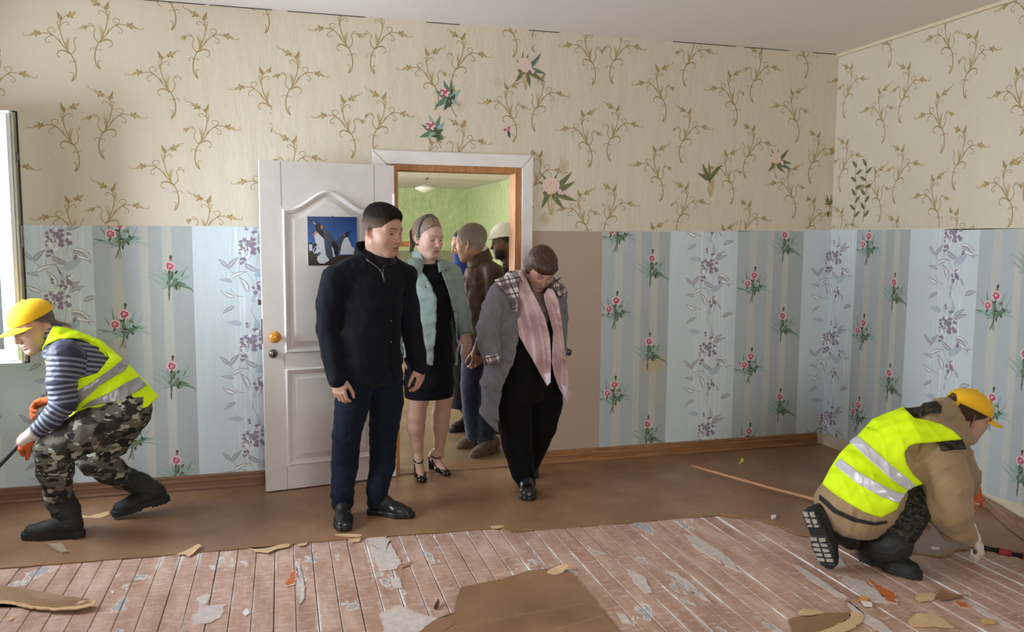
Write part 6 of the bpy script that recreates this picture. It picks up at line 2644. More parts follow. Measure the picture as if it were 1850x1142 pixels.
    # gloved hands
    g = hand_mesh('grip', False, curl=(1.15, 1.2, 1.25, 1.3), thumb=.7, fat=1.12)
    g2 = hand_mesh('point', True, curl=(.45, .7, .9, 1.0), thumb=.3, fat=1.12)
    w1 = arm[-1][0]
    P.wear('glove', place(g, frame(unit(-RH * .72 - UP * .62), unit(-FH * .75 + UP * .5 - RH * .3)), w1 + unit(-RH * .8 - UP * .5) * .02, 1.02), M_ORANGE, label='orange work glove gripping the bar')
    cf = Sdf().ec(w1 - unit(-RH * .8 - UP * .55) * .0, w1 + unit(-RH * .8 - UP * .6) * .075, (.047, .036), (.049, .030), side, 0, rz=.012)
    P.wear('glove_cuff', cf, M_GLOVEW, .005, 'white knitted glove back')
    P.wear('glove', place(g2, frame(unit(-RH * .95 - UP * .22), unit(UP * .85 + FH * .3)), J(98, 722, .10), 1.05), M_ORANGE, label='orange glove of the far hand')
    trunk(P, neck, J(224, 720, 0), [near, back, arm, far], side, .11)
    P.finish()
    a = w1 + unit(-RH * .75 - UP * .55) * .085
    b_ = J(2, 838, -.22)
    b = MB()
    d_ = unit(b_ - a)
    e = a + d_ * ((a[2] - .035) / -d_[2])
    b.tube([a - d_ * .16, a, b_, e, e + unit(d_ + UP * .9 - UP * .2) * .04], [.0105, .0105, .0105, .0105, .008], 10)
    o = b.build('pry_bar', simple('dark_steel_bar', (44, 44, 48), .4, .2, 30, metal=.6), smooth=True)
    tag(o, 'dark steel pry bar in the left worker\'s gloved hand', 'tool')


# ---------------------------------------------------------------- 8. worker on the right, kneeling
def worker_right():
    P = Person('kneeling worker in a yellow cap, lime vest and tan canvas suit lifting hardboard', -2.02)
    J = P.J
    P.base = np.array(SK_FAIR)
    neck = J(1712, 772, .04)
    O = J(1747, 752, .02)
    P.set_head(O, face_dir(92, .40), UP + RH * .35, 1.03, neck=neck + RH * .0, neck_r=.052, jaw=.98, wide=1.0,
               tint=dict(base=SK_FAIR, brow=(.08, .06, .04), scalp=(.085, .06, .045, .9), hairline=lambda p: np.minimum(p[:, 2] - (.05 - .85 * (.062 - p[:, 1])), .02)))
    scalp_hair(P, dict(jaw=.98), lambda Q: .003 + 0 * Q[:, 0], [((0, .055, .04), (0, .9, -.45), .006), ((0, -.02, -.012), (0, .55, -1), .004), ((0, 0, .062), (0, 0, 1), .006)], (62, 46, 36), (74, 56, 44))
    cap_parts(P, M_CAP, back_open=True)
    # torso: bent forward to the right; near side is his right
    side = unit(-FH * .86 + RH * .35 - UP * .36)
    sp = [S(J, 1552, 902, .02, 58, .145), S(J, 1574, 868, .02, 64, .155), S(J, 1608, 826, .02, 62, .16), S(J, 1650, 797, .02, 54, .15), S(J, 1690, 776, .03, 38, .12)]
    ax = unit(np.cross(unit(sp[3][0] - sp[0][0]), unit(C_F)))   # across the back, in the picture plane
    MT = cloth('tan_canvas', (152, 128, 98), rough=.9, var=.14, fold=13, fb=.5)
    MD = camo('dark_flecked_camouflage', [(46, 48, 40), (30, 32, 28), (66, 62, 48), (24, 26, 24)], 26)
    ja = Sdf()
    ja.chain(sp, ax, .03, rz=.05)
    arm = limb_px(J, [(1690, 828, -.12, 47), (1710, 870, -.17, 40), (1712, 918, -.20, 38), (1728, 952, -.16, 27), (1754, 974, -.12, 16)])
    far = limb_px(J, [(1722, 830, .16, 34), (1742, 862, .22, 26), (1748, 880, .26, 18)])
    ja.limb(arm, .025)
    ja.limb(far, .02)
    fo = folds(.010, .11, (1, 1, 1), 6)
    ja.disp(fo)
    P.wear('jacket', ja, MT, .0062)
    hood = Sdf()
    hood.limb([(J(1676, 762, -.10), .050), (J(1700, 742, -.02), .055), (J(1712, 738, .06), .05), (J(1716, 745, .14), .045)], .02)
    hood.limb([(J(1676, 764, -.10), .045), (J(1704, 782, -.15), .042), (J(1732, 793, -.10), .036)], .02)
    hood.rc(J(1712, 752, 0), J(1735, 790, -.02), .062, .058, .02)
    hood.disp(folds(.007, .06, (1, 1, 1), 4))
    P.wear('hood', hood, MT, .0055)
    un = ja.copy()
    un.ops = ja.ops[:-1] + hood.ops[:-1]
    for q, y0, y1 in (([(1629, 737), (1640, 731), (1652, 725), (1668, 728), (1692, 724), (1702, 734), (1700, 748), (1680, 744), (1664, 754), (1648, 750), (1634, 742)], -2.5, -1.8),
                      ([(1694, 797), (1720, 789), (1738, 790), (1746, 812), (1722, 813), (1702, 816)], -2.6, -1.9)):
        P.wear('shoulder_patch', layer(un, q, y0, y1, .012, .010), MD, .005, 'dark camouflage shoulder patch')
    # vest
    ve = Sdf()
    ve.chain([S(J, 1530, 922, .02, 76, .185), S(J, 1552, 900, .02, 84, .185), S(J, 1576, 868, .02, 86, .19), S(J, 1610, 826, .02, 80, .195), S(J, 1652, 797, .02, 70, .18), S(J, 1690, 776, .03, 50, .14)], ax, .03, rz=.05)
    ve.rc(J(1640, 793, -.06), J(1706, 792, -.12), .138, .118, .04)
    ve.ec(J(1556, 908, .0), J(1580, 880, -.02), (.215, .21), (.21, .205), ax, .03, rz=.08)
    ve.disp(folds(.007, .12, (1, 1, 1), 3))
    out = [(1632, 735), (1604, 745), (1576, 757), (1549, 787), (1516, 820), (1500, 845), (1485, 874), (1503, 890), (1530, 908), (1560, 925), (1592, 936), (1621, 920), (1627, 905), (1642, 884), (1668, 874),
           (1650, 858), (1637, 836), (1634, 818), (1642, 806), (1654, 802), (1690, 799), (1739, 794), (1722, 778), (1700, 766), (1672, 758), (1652, 755)]
    fn, lo, hi = pattern(out, -2.7, -1.6)
    ve.ops.append(('i', fn, None, None, .004))
    P.wear('vest', ve, M_LIME, .006, 'lime safety vest')
    b1 = [(1533, 797), (1549, 787), (1580, 813), (1612, 842), (1640, 864), (1655, 878), (1640, 886), (1612, 868), (1572, 832)]
    b2 = [(1507, 840), (1518, 828), (1550, 852), (1590, 874), (1620, 889), (1637, 892), (1624, 910), (1590, 897), (1546, 872)]
    for q in (b1, b2):
        P.wear('reflective_band', layer(ve, q, -2.8, -1.9, .003, .0045), M_BAND2, .004, 'silver reflective band')
    # lower half
    hips = Sdf()
    hc = J(1552, 912, .0)
    hips.ell(hc, (76 * mpp(hc), .19, 60 * mpp(hc)), 0)
    near = limb_px(J, [(1580, 915, -.10, 38), (1628, 900, -.06, 28), (1656, 902, -.08, 26), (1644, 930, -.14, 26), (1628, 958, -.17, 25)])
    farl = limb_px(J, [(1535, 915, .10, 44), (1560, 960, .16, 36), (1572, 982, .14, 27), (1545, 976, .10, 25)])
    hips.limb(near[:2], .03)
    hips.limb(farl, .03)
    hips.disp(folds(.008, .10, (1, 1, 1), 2))
    P.wear('trousers', hips, MT, .0065)
    knee = Sdf().limb(near[1:], .02)
    knee.disp(folds(.010, .07, (1, 1, 1), 5))
    knee.disp(lambda Q: np.full(len(Q), -.010))
    P.wear('trouser_leg', knee, MD, .006, 'dark camouflage trouser leg')
    ca_ = hips.copy()
    P.wear('belt', layer(ca_, [(1479, 892), (1486, 898), (1510, 920), (1545, 936), (1580, 944), (1603, 941), (1603, 946), (1580, 950), (1542, 943), (1506, 927), (1480, 903)], -2.6, -1.98, .005, .006), simple('black_webbing_belt', (34, 32, 30), .8), .004)
    toe, heel = fl(1676, 1052), fl(1568, 1014)
    d_ = unit(toe - heel)
    hb = toe - d_ * .33
    boot(P, hb, hb + d_ * .30, J(1618, 984, -.17), .076, .066)
    # kneeling foot: toes on the boards, sole upright facing left
    tq = fl(1497, 1030)
    tq = np.array((tq[0], tq[1], .042))
    upv = unit(RH * .74 + FH * .60 + UP * .25)               # the top of the foot faces right, towards the shin
    fwd = unit(-UP * .90 + RH * .34 - FH * .04)
    heel_p = tq - fwd * .27
    hp = heel_p - upv * .02
    boot(P, hp, hp + fwd * .30, J(1538, 972, .05), .058, .050, up=upv)

    def tread(par):
        Mx = frame(fwd, upv)
        rr = random.Random(4)
        for k, (y0, y1) in enumerate(((.008, .035), (.042, .066), (.072, .086), (.140, .158), (.166, .184), (.192, .210), (.218, .236), (.244, .262))):
            w = .030 if y0 < .1 else .040
            for sx_ in (-1, 1):
                b = MB()
                q = [(sx_ * .006, y0), (sx_ * w, y0 + rr.uniform(-.004, .004)), (sx_ * w, y1 - .004), (sx_ * .006, y1 + rr.uniform(-.004, .002))]
                vs = [Mx @ np.array((x, y, z)) + hp for z in (.006, -.0045) for x, y in q]
                b.add(vs, [(0, 1, 2, 3), (7, 6, 5, 4), (0, 4, 5, 1), (1, 5, 6, 2), (2, 6, 7, 3), (3, 7, 4, 0)])
                b.build('tread_lug', simple('dusty_boot_tread', (160, 154, 146), .9, .45, 40), par)

    P.kids.append(tread)
    g = hand_mesh('grip', False, curl=(1.15, 1.2, 1.25, 1.3), thumb=.7, fat=1.12)
    w1 = arm[-1][0]
    P.wear('glove', place(g, frame(unit(RH * .25 - UP * .85 - FH * .3), unit(RH * .75 + UP * .2 - FH * .5)), w1 + np.array((.01, -.01, .020)), 1.0), M_GLOVEW, label='whitish work glove on the tool')
    g2 = hand_mesh('point', True, curl=(.45, .7, .9, 1.0), thumb=.3, fat=1.12)
    P.wear('glove', place(g2, frame(unit(RH * .80 - UP * .45), unit(UP * .5 - FH * .7)), J(1742, 876, .26), 1.1), M_ORANGE, label='orange glove by the wall')
    trunk(P, neck, hc, [near, farl, arm, far], ax, .12)
    P.finish()
    # the tool in his hand
    a, b_ = J(1742, 982, -.14), fl(1870, 1018)
    b_ = np.array((b_[0], b_[1], .022))
    d_ = unit(b_ - a)
    L = np.linalg.norm(b_ - a)
    b = MB()
    b.tube([a, a + d_ * L], .0115, 10)
    o = b.build('crowbar', simple('black_steel_crowbar', (26, 26, 28), .45, .2, metal=.5), smooth=True)
    tag(o, 'black crowbar with red tape lying under the kneeling worker\'s glove', 'tool')
    for u0, u1 in ((.47, .64), (.80, .97)):
        b = MB()
        b.tube([a + d_ * L * u0, a + d_ * L * u1], .0165, 12)
        q = b.build('grip_tape', simple('red_grip_tape', (150, 34, 48), .6, .15), o, smooth=True)
        q['label'] = 'red tape wrap'


for _f in (man_navy, woman_mint, woman_grey, man_brown, person_blue, man_hardhat, worker_left, worker_right):
    _f()
# ================================================================ things
def scrap(name, outline, label, mat, cat='scrap', z=0.0005, th=0.003, lift=None, group=None, seed=1, under=None, ragged=.004):
    """a flat torn piece lying on the floor; lift = (px, py, height) raises the corner nearest that point"""
    pts = F(*outline)
    c = np.mean(pts, 0)
    pts = jag(pts + [pts[0]], .014, ragged, seed)[:-1]
    lp = None
    if lift:
        lp = fl(lift[0], lift[1])[:2]
        R = max(np.linalg.norm(p - lp) for p in pts)
    out = []
    for p in pts:
        dz = 0.0
        if lift:
            dz = lift[2] * max(0.0, 1 - np.linalg.norm(p - lp) / (R * .7)) ** 1.4
        out.append((p[0] - c[0], p[1] - c[1], dz))
    a2 = sum(out[i][0] * out[(i + 1) % len(out)][1] - out[(i + 1) % len(out)][0] * out[i][1] for i in range(len(out)))
    if a2 < 0:
        out = out[::-1]
    b = MB()
    n = len(out)
    # fan about the middle so that a lifted corner bends
    vs = [(x, y, th + d) for x, y, d in out] + [(x, y, d) for x, y, d in out] + [(0, 0, th), (0, 0, 0)]
    b.add(vs, [(i, (i + 1) % n, 2 * n) for i in range(n)], 0)
    b.add(vs, [((i + 1) % n + n, i + n, 2 * n + 1) for i in range(n)] + [(i, i + n, (i + 1) % n + n, (i + 1) % n) for i in range(n)], 1)
    o = b.build(name, [mat, under or mat])
    o.location = (c[0], c[1], z)
    return tag(o, label, cat, group)


def part_of(o, name, outline, mat, z, th, seed=1, lift=None, ragged=.004):
    q = scrap(name, outline, None, mat, None, z, th, lift, None, seed, None, ragged)
    q.parent = o
    q.matrix_parent_inverse = Matrix.Translation(o.location).inverted()
    return q


S0 = 0.0046          # top of the hardboard
# paint worn and peeled from the boards (parts of the floor)
M_PRIMER = simple('grey_primer', (200, 188, 183), .6, .34, 26, .5, .004)
M_RIM = simple('chalky_paint_edge', (224, 218, 216), .8, .08, 60)
M_RIMF = simple('worn_chalky_paint', (204, 182, 174), .8, .22, 30)
M_RAW = simple('bare_orange_wood', (190, 104, 50), .7, .2, 30)
PEEL = [('g', [(356, 1082), (372, 1074), (379, 1078), (370, 1092), (362, 1094)]), ('g', [(348, 1118), (362, 1098), (404, 1094), (394, 1116), (372, 1124), (350, 1128)]),
        ('o', [(515, 1056), (528, 1034), (534, 1030), (532, 1054), (520, 1058)]), ('g', [(536, 1022), (542, 1020), (549, 1058), (549, 1078), (542, 1090), (538, 1060)]),
        ('g', [(667, 975), (698, 973), (708, 990), (722, 1014), (716, 1024), (690, 1030), (676, 1002)]), ('g', [(690, 1112), (722, 1096), (760, 1112), (790, 1118), (758, 1142), (700, 1150)]),
        ('g', [(708, 1046), (720, 1044), (726, 1060), (712, 1062)]), ('g', [(1242, 968), (1258, 972), (1290, 990), (1318, 1010), (1336, 1030), (1322, 1026), (1286, 1006), (1256, 988)]),
        ('g', [(1134, 1030), (1146, 1034), (1162, 1042), (1176, 1068), (1166, 1070), (1146, 1050)]), ('g', [(1116, 1108), (1128, 1112), (1140, 1126), (1126, 1124)]),
        ('g', [(1200, 1034), (1222, 1036), (1250, 1056), (1284, 1088), (1262, 1078), (1226, 1050)]), ('g', [(1436, 1022), (1452, 1028), (1496, 1056), (1530, 1078), (1510, 1076), (1464, 1048)]),
        ('g', [(1516, 1040), (1562, 1052), (1590, 1072), (1604, 1088), (1578, 1086), (1544, 1066)]), ('o', [(1568, 1048), (1590, 1058), (1616, 1072), (1618, 1090), (1604, 1086), (1588, 1070)]),
        ('g', [(1528, 1082), (1552, 1102), (1590, 1122), (1614, 1142), (1590, 1140), (1552, 1118)]), ('g', [(1500, 1010), (1516, 1008), (1528, 1022), (1512, 1024)]),
        ('o', [(1724, 1086), (1744, 1088), (1750, 1098), (1734, 1096)]), ('g', [(1752, 1088), (1790, 1108), (1838, 1136), (1806, 1126), (1766, 1104)])]
for i, (k, out) in enumerate(PEEL):
    ctr = np.mean(out, 0)
    fp = F(*out)
    ar_ = abs(sum(fp[k_ - 1][0] * fp[k_][1] - fp[k_][0] * fp[k_ - 1][1] for k_ in range(len(fp)))) / 2
    rg_ = min(.007, ar_ / sum(np.linalg.norm(fp[k_] - fp[k_ - 1]) for k_ in range(len(fp))) * .28)
    q = part_of(floor, 'paint_edge', [tuple(ctr + (np.array(p) - ctr) * 1.08 + np.sign(np.array(p) - ctr) * 1.0) for p in out], M_RIMF, -.0020, .0024, 50 + i, None, rg_)
    q = part_of(floor, 'peeled_patch', out, M_PRIMER if k == 'g' else M_RAW, -.0020, .0027, 80 + i, None, rg_)

# ---- hardboard pieces left on the boards
o = scrap('hardboard_piece', [(-60, 1052), (0, 1058), (60, 1069), (110, 1081), (150, 1090), (176, 1096), (166, 1100), (140, 1103), (100, 1102), (50, 1094), (15, 1087), (-60, 1090)],
          'pointed brown hardboard flap at the left edge with its tip curling up', M_HARD, 'hardboard', .001, .004, (176, 1097, .022), None, 4, M_TORN)
part_of(o, 'torn_edge', [(-60, 1089), (14, 1087), (50, 1094), (100, 1101), (140, 1101), (160, 1094), (176, 1095), (170, 1104), (140, 1109), (100, 1109), (52, 1102), (16, 1093), (-60, 1096)], M_TORN, .0012, .0045, 5, (176, 1097, .022))
ob = scrap('hardboard_piece', [(900, 1050), (950, 1033), (985, 1028), (1010, 1024), (1020, 1036), (830, 1100), (820, 1107), (802, 1114), (782, 1123), (757, 1142), (690, 1215), (860, 1215), (1000, 1060)],
           'thin torn lower ply showing at the left of the brown board', M_HARD, 'hardboard', .0006, .002, None, None, 6, M_TORN2)
oa = scrap('hardboard_piece', [(833, 1063), (900, 1050), (960, 1043), (1032, 1036), (1075, 1090), (1117, 1142), (1178, 1218), (842, 1218), (826, 1142), (820, 1108), (826, 1086)],
           'large flat brown board with scratches in the middle of the bare floor', M_HARD, 'hardboard', .0028, .0045, None, None, 7, M_TORN2, .002)
part_of(oa, 'torn_corner', [(988, 1039), (996, 1031), (1008, 1028), (1022, 1026), (1028, 1029), (1018, 1038), (1004, 1041)], M_TORN, .0076, .003, 8, (1024, 1027, .014))
b = MB()
for (a, c, w) in (((824, 1136), (1070, 1090), .0010), ((822, 1120), (872, 1092), .0008), ((1000, 1142), (1100, 1112), .0012), ((880, 1080), (960, 1058), .0007)):
    p, q = fl(*a)[:2], fl(*c)[:2]
    n = np.array((-(q - p)[1], (q - p)[0])) / np.linalg.norm(q - p) * w
    b.poly([(*(p - n), .0075), (*(q - n), .0075), (*(q + n), .0075), (*(p + n), .0075)])
sc_ = b.build('scratch', simple('pale_scratch', (178, 146, 112), .9))
sc_.parent = oa
sc_.matrix_parent_inverse = Matrix.Translation(oa.location).inverted()
o = scrap('hardboard_piece', [(1424, 1121), (1450, 1114), (1500, 1110), (1536, 1108), (1536, 1118), (1510, 1130), (1470, 1146), (1436, 1150)],
          'brown hardboard remnant with a ragged pale edge at the bottom right', M_HARD, 'hardboard', .001, .004, None, None, 9, M_TORN2)
part_of(o, 'torn_edge', [(1536, 1107), (1548, 1108), (1559, 1112), (1557, 1124), (1538, 1138), (1500, 1152), (1440, 1156), (1470, 1144), (1510, 1129), (1535, 1118)], M_TORN, .0012, .003, 10)

SCR = [([(604, 968), (628, 967), (656, 968), (650, 972), (632, 972), (612, 970)], 'pale fibreboard sliver just in front of the man in navy\'s shoe', S0, .003, M_TORN, None),
       ([(628, 974), (652, 973), (648, 980), (636, 981)], 'small pale chip hanging below the sheet edge under the navy man\'s shoe', .001, .003, M_TORN, None),
       ([(316, 1005), (340, 997), (356, 991), (364, 994), (352, 1001), (342, 1008), (334, 1004)], 'folded pale fibreboard shard at the sheet edge left of the bare boards', .005, .003, M_TORN, (362, 992, .02)),
       ([(446, 991), (460, 994), (484, 992), (505, 986), (526, 984), (522, 990), (500, 994), (484, 1001), (462, 999)], 'long pale torn strip along the sheet edge left of the navy man', .0042, .0022, M_TORN, None),
       ([(536, 985), (556, 982), (552, 987), (540, 988)], 'short pale torn strip right of the long one at the sheet edge', .0042, .0022, M_TORN, None),
       ([(80, 985), (96, 989), (110, 988), (116, 994), (124, 1001), (112, 1003), (98, 997)], 'crumpled grey-brown paper scrap in front of the left worker\'s boot', S0, .010, simple('crumpled_paper', (150, 132, 112), .9, .35, 60, .5), (112, 990, .012)),
       ([(140, 932), (150, 937), (172, 938), (182, 938), (198, 932), (196, 926), (176, 931), (160, 934)], 'ragged pale strip between the left worker\'s two boots', S0, .003, M_TORN, None),
       ([(886, 953), (904, 951), (912, 953), (900, 957), (888, 957)], 'small pale flake at the joint between the two brown sheets', .005, .0022, M_TORN, None),
       ([(1440, 1112), (1450, 1107), (1472, 1105), (1490, 1110), (1462, 1116), (1446, 1116)], 'pale pointed shard lying above the brown remnant at the bottom right', .006, .003, M_TORN, (1448, 1108, .012)),
       ([(1640, 1124), (1655, 1113), (1682, 1111), (1705, 1120), (1724, 1136), (1690, 1133), (1648, 1134)], 'broad pale fibreboard shard nearest the bottom right corner', .0006, .004, M_TORN, (1660, 1112, .008)),
       ([(1652, 1080), (1658, 1073), (1684, 1072), (1694, 1076), (1684, 1086), (1660, 1088)], 'pale ragged scrap in front of the kneeling worker\'s boot', .0006, .003, M_TORN, None),
       ([(1690, 1080), (1702, 1070), (1718, 1077), (1750, 1078), (1726, 1082), (1700, 1088)], 'brown-faced scrap overlapping the pale one by the kneeling worker', .004, .003, M_HARD, (1706, 1071, .014)),
       ([(1550, 1086), (1556, 1081), (1571, 1084), (1566, 1089)], 'curled light orange wood chip left of the kneeling worker\'s boot tip', .0008, .006, simple('orange_wood_chip', (200, 142, 84), .7, .2), (1560, 1082, .01)),
       ([(1772, 1122), (1796, 1120), (1797, 1128), (1780, 1128)], 'yellowish chip right of the broad pale shard', .0006, .004, simple('yellow_chip', (206, 164, 100), .7, .2), None),
       ([(1682, 990), (1696, 991), (1697, 995), (1684, 995)], 'white paint flake between the kneeling worker\'s boot and glove', S0, .003, M_RIM, None),
       ([(1393, 935), (1401, 934), (1402, 939), (1396, 941)], 'round white plaster crumb on the brown sheet behind the kneeling worker', S0, .010, M_RIM, None),
       ([(1296, 925), (1310, 929), (1340, 933), (1336, 937), (1310, 933)], 'pale torn splinter at the corner of the right brown sheet', .0042, .0022, M_TORN2, None),
       ([(438, 1108), (446, 1100), (452, 1108), (442, 1114)], 'white paint chip on the boards below the long torn strip', .0, .003, M_RIM, None),
       ([(1556, 1088), (1574, 1090), (1576, 1097), (1562, 1096)], 'white crumb beside the orange wood chip', .0006, .006, M_RIM, None),
       ([(784, 1100), (792, 1088), (794, 1092), (788, 1102)], 'dark curled paint flake left of the large brown board', .0, .008, simple('dark_flake', (62, 44, 38), .6), (793, 1089, .012)),
       ([(720, 1023), (736, 1020), (745, 1014), (738, 1022), (726, 1027)], 'reddish splinter on the boards above the large brown board', .0, .003, simple('reddish_splinter', (176, 120, 96), .8), None),
       ([(16, 1117), (24, 1112), (26, 1117), (18, 1123)], 'tiny pale chip near the left edge of the picture', .0, .003, M_TORN, None),
       ([(199, 1070), (206, 1068), (205, 1073)], 'tiny white chip on the boards right of the curling flap', .0, .002, M_RIM, None)]
for i, (out, lab, z, th, m, lift) in enumerate(SCR):
    nm = 'paint_flake' if ('flake' in lab or 'chip' in lab and 'pale' not in lab) else ('plaster_crumb' if 'crumb' in lab else ('wood_splinter' if 'splinter' in lab else 'fibreboard_scrap'))
    scrap(nm, out, lab, m, 'scrap', z, th, lift, None, 120 + i, None, .002)
# fine grit: too small and too many to count
b = MB()
rd = random.Random(77)
for k in range(420):
    px = rd.uniform(0, 1850)
    py = rd.uniform(890, 1142)
    p = fl(px, py)
    z = .0052 if py < 1028 - (px * .078) - 4 or (px > 1300 and py < 935) else .0004
    s_ = rd.uniform(.0015, .0045)
    a = rd.uniform(0, 6.28)
    q = [(p[0] + s_ * math.cos(a + t_) * rd.uniform(.5, 1.2), p[1] + s_ * math.sin(a + t_) * rd.uniform(.5, 1.2), z) for t_ in (0, 2.1, 4.2)]
    top = (p[0], p[1], z + s_ * .6)
    m = rd.choice((0, 0, 1, 1, 2))
    for i in range(3):
        b.poly([q[i], q[(i + 1) % 3], top], m)
tag(b.build('floor_grit', [M_RIM, simple('brown_grit', (96, 66, 50), .9), M_TORN], floor), kind='stuff')

# ---- thin wooden batten, its far end sprung up off the sheet
p0, g0 = at(1250, 842, fl(1252, 858)[1]), fl(1496, 914)
p1 = np.array((g0[0], g0[1], .017))
p2 = p1 + unit((p1 - p0) * np.array((1, 1, 0))) * .55
p2[2] = .016
b = MB()
pts = [p0, p0 * .72 + p1 * .28 + UP * -.002, p0 * .4 + p1 * .6 + UP * -.004, p1, p2]
b.tube(pts, [.0085, .0090, .0095, .0105, .0105], 8)
tag(b.build('wooden_batten', simple('raw_pine_batten', (204, 150, 112), .6, .12, 40, .2, stretch=(3, 3, 3)), smooth=True), 'thin raw wooden batten slanting over the brown sheet towards the kneeling worker', 'batten')
# yellow lump of foam with a white clip
c = fl(1340, 838)
s = Sdf()
s.ell(c + (0, 0, .016), (.013, .011, .010), 0)
s.ell(c + (.004, .004, .030), (.010, .009, .009), .004)
s.disp(folds(.002, .012))
o = mesh_obj('foam_lump', [s.mesh(.0025)], simple('yellow_foam', (226, 206, 62), .8, .15))
tag(o, 'small yellow foam lump on the brown sheet near the skirting', 'foam')
b = MB()
b.tube([c + (-.030, -.014, .006), c + (-.014, -.004, .009), c + (-.006, 0, .012)], .003, 6)
b.tube([c + (-.024, .004, .006), c + (-.016, -.010, .006)], .003, 6)
o2 = b.build('clip', simple('white_clip', (214, 210, 204), .5), o)

# ---- strip of hardboard prised up along the right-hand wall, held by the far glove
b = MB()
TOP = [rw(1752, 884, 3.905), rw(1775, 897, 3.90), rw(1800, 912, 3.89), rw(1830, 930, 3.89), rw(1880, 956, 3.90)]
BOT = [fl(1757, 905), fl(1782, 920), fl(1806, 944), fl(1834, 968), fl(1880, 1002)]
th = np.array((-.003, 0, .003))
va, vb = [], []
for tp, bt in zip(TOP, BOT):
    bt = bt + UP * .010
    mid = tp * .5 + bt * .5 + np.array((.012, 0, -.006))
    va.append((bt, mid, tp))
for i in range(len(va) - 1):
    for j in range(2):
        q = [va[i][j], va[i + 1][j], va[i + 1][j + 1], va[i][j + 1]]
        b.poly(q, 0)
        b.poly([p - th for p in q][::-1], 0)
for i in range(len(va) - 1):
    b.poly([va[i][2], va[i + 1][2], va[i + 1][2] - th, va[i][2] - th], 1)
    b.poly([va[i][0] - th, va[i + 1][0] - th, va[i + 1][0], va[i][0]], 1)
tag(b.build('hardboard_strip', [simple('dusty_board_underside', (150, 118, 98), .9, .12, 30, .3), M_TORN]), 'prised-up strip of hardboard leaning on the right wall beside the orange glove', 'hardboard')

# ---- penguin picture on the door
def on_door(px, py):
    M = door.matrix_world
    n = np.array(M.to_3x3() @ Vector((0, 1, 0)))
    o_ = np.array(M @ Vector((0, LD + .0055, 0)))
    v = ray(px, py)
    return CAM_O + v * (((o_ - CAM_O) @ n) / (v @ n)), n


TL, pn = on_door(555, 391)
TR, _ = on_door(644.5, 392)
BL, _ = on_door(559.5, 480)
ux, uy = (TR - TL), (TL - BL)
uy = uy - unit(ux) * (uy @ unit(ux))
proot = empty('poster', tuple(BL))
tag(proot, 'square poster of penguins under a blue sky pinned to the white door', 'poster')


def ppoly(b, pts, m, lay):
    out = []
    for x, y in pts:
        t_ = (y - 120) / 920
        u, v = (x - (108 + 42 * t_)) / 912, 1 - t_
        out.append(TL - uy + ux * min(max(u, 0), 1) + uy * min(max(v, 0), 1) + pn * (.0012 + .00012 * lay) - BL)
    a = np.cross(out[1] - out[0], out[2] - out[0])
    nn = sum((np.cross(out[i] - out[0], out[i + 1] - out[0]) for i in range(1, len(out) - 1)), np.zeros(3))
    b.poly(out if nn @ pn > 0 else out[::-1], m)


t = NT('poster_sky')
gc = t.coord('Generated')
sx = t.n('SeparateXYZ')
t.l(gc, sx.inputs[0])
c_ = t.ramp(sx.outputs[2], [(0.2, lin((70, 118, 182))), (0.6, lin((46, 86, 156))), (1.0, lin((24, 46, 104)))])
t.out(t.mix(t.math('MULTIPLY', t.noise(gc, 3, 4), .35), c_, lin((64, 108, 168))), .35, .4)
PM = [t.m, simple('poster_ground', (58, 48, 42), .4, .3, 40), simple('poster_black', (30, 26, 34), .35, .1), simple('poster_slate', (62, 72, 92), .35, .25, 40), simple('poster_white', (206, 208, 220), .35, .06),
      simple('poster_orange', (206, 120, 74), .35, .15), simple('poster_paper', (226, 226, 226), .5, .03)]
b = MB()
A_ = [TL - uy - BL, TL - uy + ux - BL, TL + ux - BL, TL - BL]
W_ = [A_[0] - ux * .012, A_[1], A_[2] + uy * .010, A_[3] - ux * .012 + uy * .010]
b.add([p for p in W_] + [p + pn * .0011 for p in W_], [(3, 2, 1, 0), (4, 5, 6, 7), (0, 1, 5, 4), (1, 2, 6, 5), (2, 3, 7, 6), (3, 0, 4, 7)], 6)
ppoly(b, [(108, 120), (1020, 120), (1062, 1040), (150, 1040)], 0, 0)
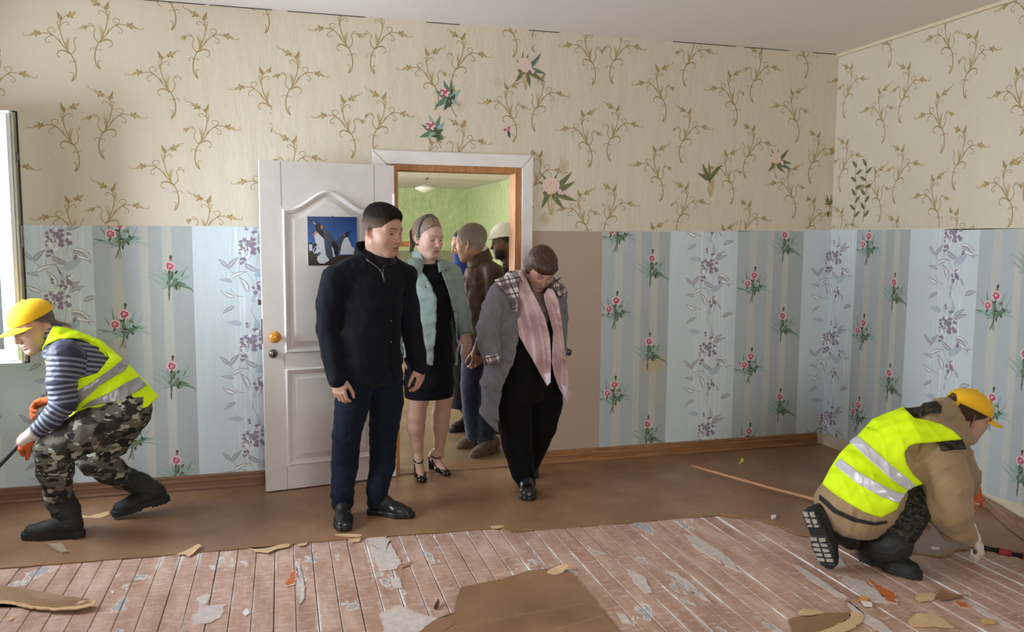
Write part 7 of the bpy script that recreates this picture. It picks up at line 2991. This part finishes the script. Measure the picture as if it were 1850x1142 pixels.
for m, lay, pts in ((1, 1, [(128, 770), (200, 760), (240, 815), (330, 830), (620, 860), (1062, 830), (1062, 1045), (150, 1045)]),
                    (2, 2, [(125, 610), (150, 625), (205, 610), (215, 640), (215, 770), (140, 790)]), (4, 3, [(150, 640), (210, 645), (212, 760), (160, 765)]),
                    (2, 2, [(215, 660), (255, 615), (310, 620), (365, 790), (340, 820), (250, 812)]), (4, 3, [(262, 690), (300, 660), (362, 770), (330, 805), (255, 812), (222, 760)]), (2, 4, [(235, 790), (262, 700), (290, 700), (272, 760), (250, 788)]),
                    (2, 3, [(120, 160), (190, 195), (262, 250), (262, 285), (230, 255), (175, 212)]), (4, 4, [(196, 214), (215, 218), (268, 262), (258, 274)]),
                    (2, 3, [(250, 262), (290, 236), (340, 250), (370, 300), (362, 345), (280, 382), (264, 330)]), (5, 4, [(350, 296), (390, 292), (404, 322), (392, 345), (356, 338)]),
                    (4, 3, [(270, 390), (228, 440), (268, 600), (340, 720), (372, 830), (312, 860), (300, 930), (346, 1000), (430, 1012), (530, 945), (480, 850), (450, 700), (430, 540), (360, 465)]),
                    (5, 4, [(270, 392), (232, 438), (246, 480), (290, 430), (300, 400)]),
                    (3, 4, [(272, 388), (350, 348), (430, 352), (520, 420), (610, 540), (640, 600), (572, 690), (600, 800), (606, 890), (530, 938), (470, 850), (436, 680), (425, 545), (350, 470)]),
                    (2, 5, [(272, 388), (350, 348), (400, 380), (430, 545), (350, 470)]),
                    (4, 4, [(566, 690), (600, 720), (620, 830), (650, 860), (600, 890)]), (2, 5, [(558, 600), (636, 590), (690, 700), (684, 850), (632, 862), (604, 730)]),
                    (2, 4, [(868, 405), (958, 362), (880, 432)]), (2, 4, [(782, 448), (830, 412), (885, 412), (852, 500), (800, 492)]), (5, 5, [(780, 452), (800, 445), (812, 485), (796, 490)]),
                    (3, 4, [(640, 592), (690, 500), (782, 452), (806, 505), (752, 640), (722, 830), (684, 852), (690, 700)]), (4, 3, [(796, 530), (850, 503), (894, 560), (934, 680), (1062, 760), (1062, 840), (722, 832), (748, 640)]),
                    (2, 5, [(884, 545), (904, 540), (906, 572), (888, 576)]), (2, 3, [(300, 985), (380, 1005), (470, 1000), (430, 1040), (310, 1030)])):
    ppoly(b, pts, m, lay)
q = b.build('print', PM)
q.parent = proot
q.location = (0, 0, 0)
b = MB()
c = TL + ux * .5 + uy * .004 - BL
b.tube([c + pn * .0005, c + pn * .006], .004, 10)
q = b.build('pin', simple('dark_pin', (40, 40, 46), .4))
q.parent = proot

# ---- things in the hall
P = at(769, 341, 8.0)
lr = empty('pendant_lamp', tuple(P))
tag(lr, 'glass saucer lamp hanging from the hall ceiling beyond the doorway', 'lamp')
b = MB()
b.lathe([(.02, .07), (.06, .055), (.16, .02), (.175, .0), (.16, -.012), (.10, -.05), (.03, -.066)], 28)
q = b.build('lamp_shade', simple('milk_glass', (232, 228, 214), .12, .04, 8, spec=.7), smooth=True)
q.parent = lr
b = MB()
b.tube([(0, 0, .06), (0, 0, HH - P[2])], .008, 8)
b.lathe([(.045, HH - P[2] - .03), (.05, HH - P[2])], 16)
q = b.build('lamp_stem', simple('grey_lamp_stem', (120, 116, 108), .5))
q.parent = lr
P = at(716, 441, HY1 - .03)
rail = empty('coat_rail', tuple(P))
tag(rail, 'orange wooden coat rail on the green hall wall behind the two heads', 'rail')
b = MB()
b.box((-.34, 0, -.055), (.32, .028, .055))
q = bevel(b.build('rail_board', M_PINE), .004)
q.parent = rail
for k in range(4):
    b = MB()
    b.box((-.26 + .15 * k, -.04, -.028), (-.20 + .15 * k, 0, .012))
    q = bevel(b.build('peg', simple('orange_peg', (196, 120, 70), .5, .15)), .006)
    q.parent = rail
b = MB()
b.box((HX0, HY1 - .012, 0), (HX1, HY1, 1.27))
tag(b.build('trim_5', simple('grey_green_dado', (132, 134, 108), .6, .1, 10)), kind='structure')
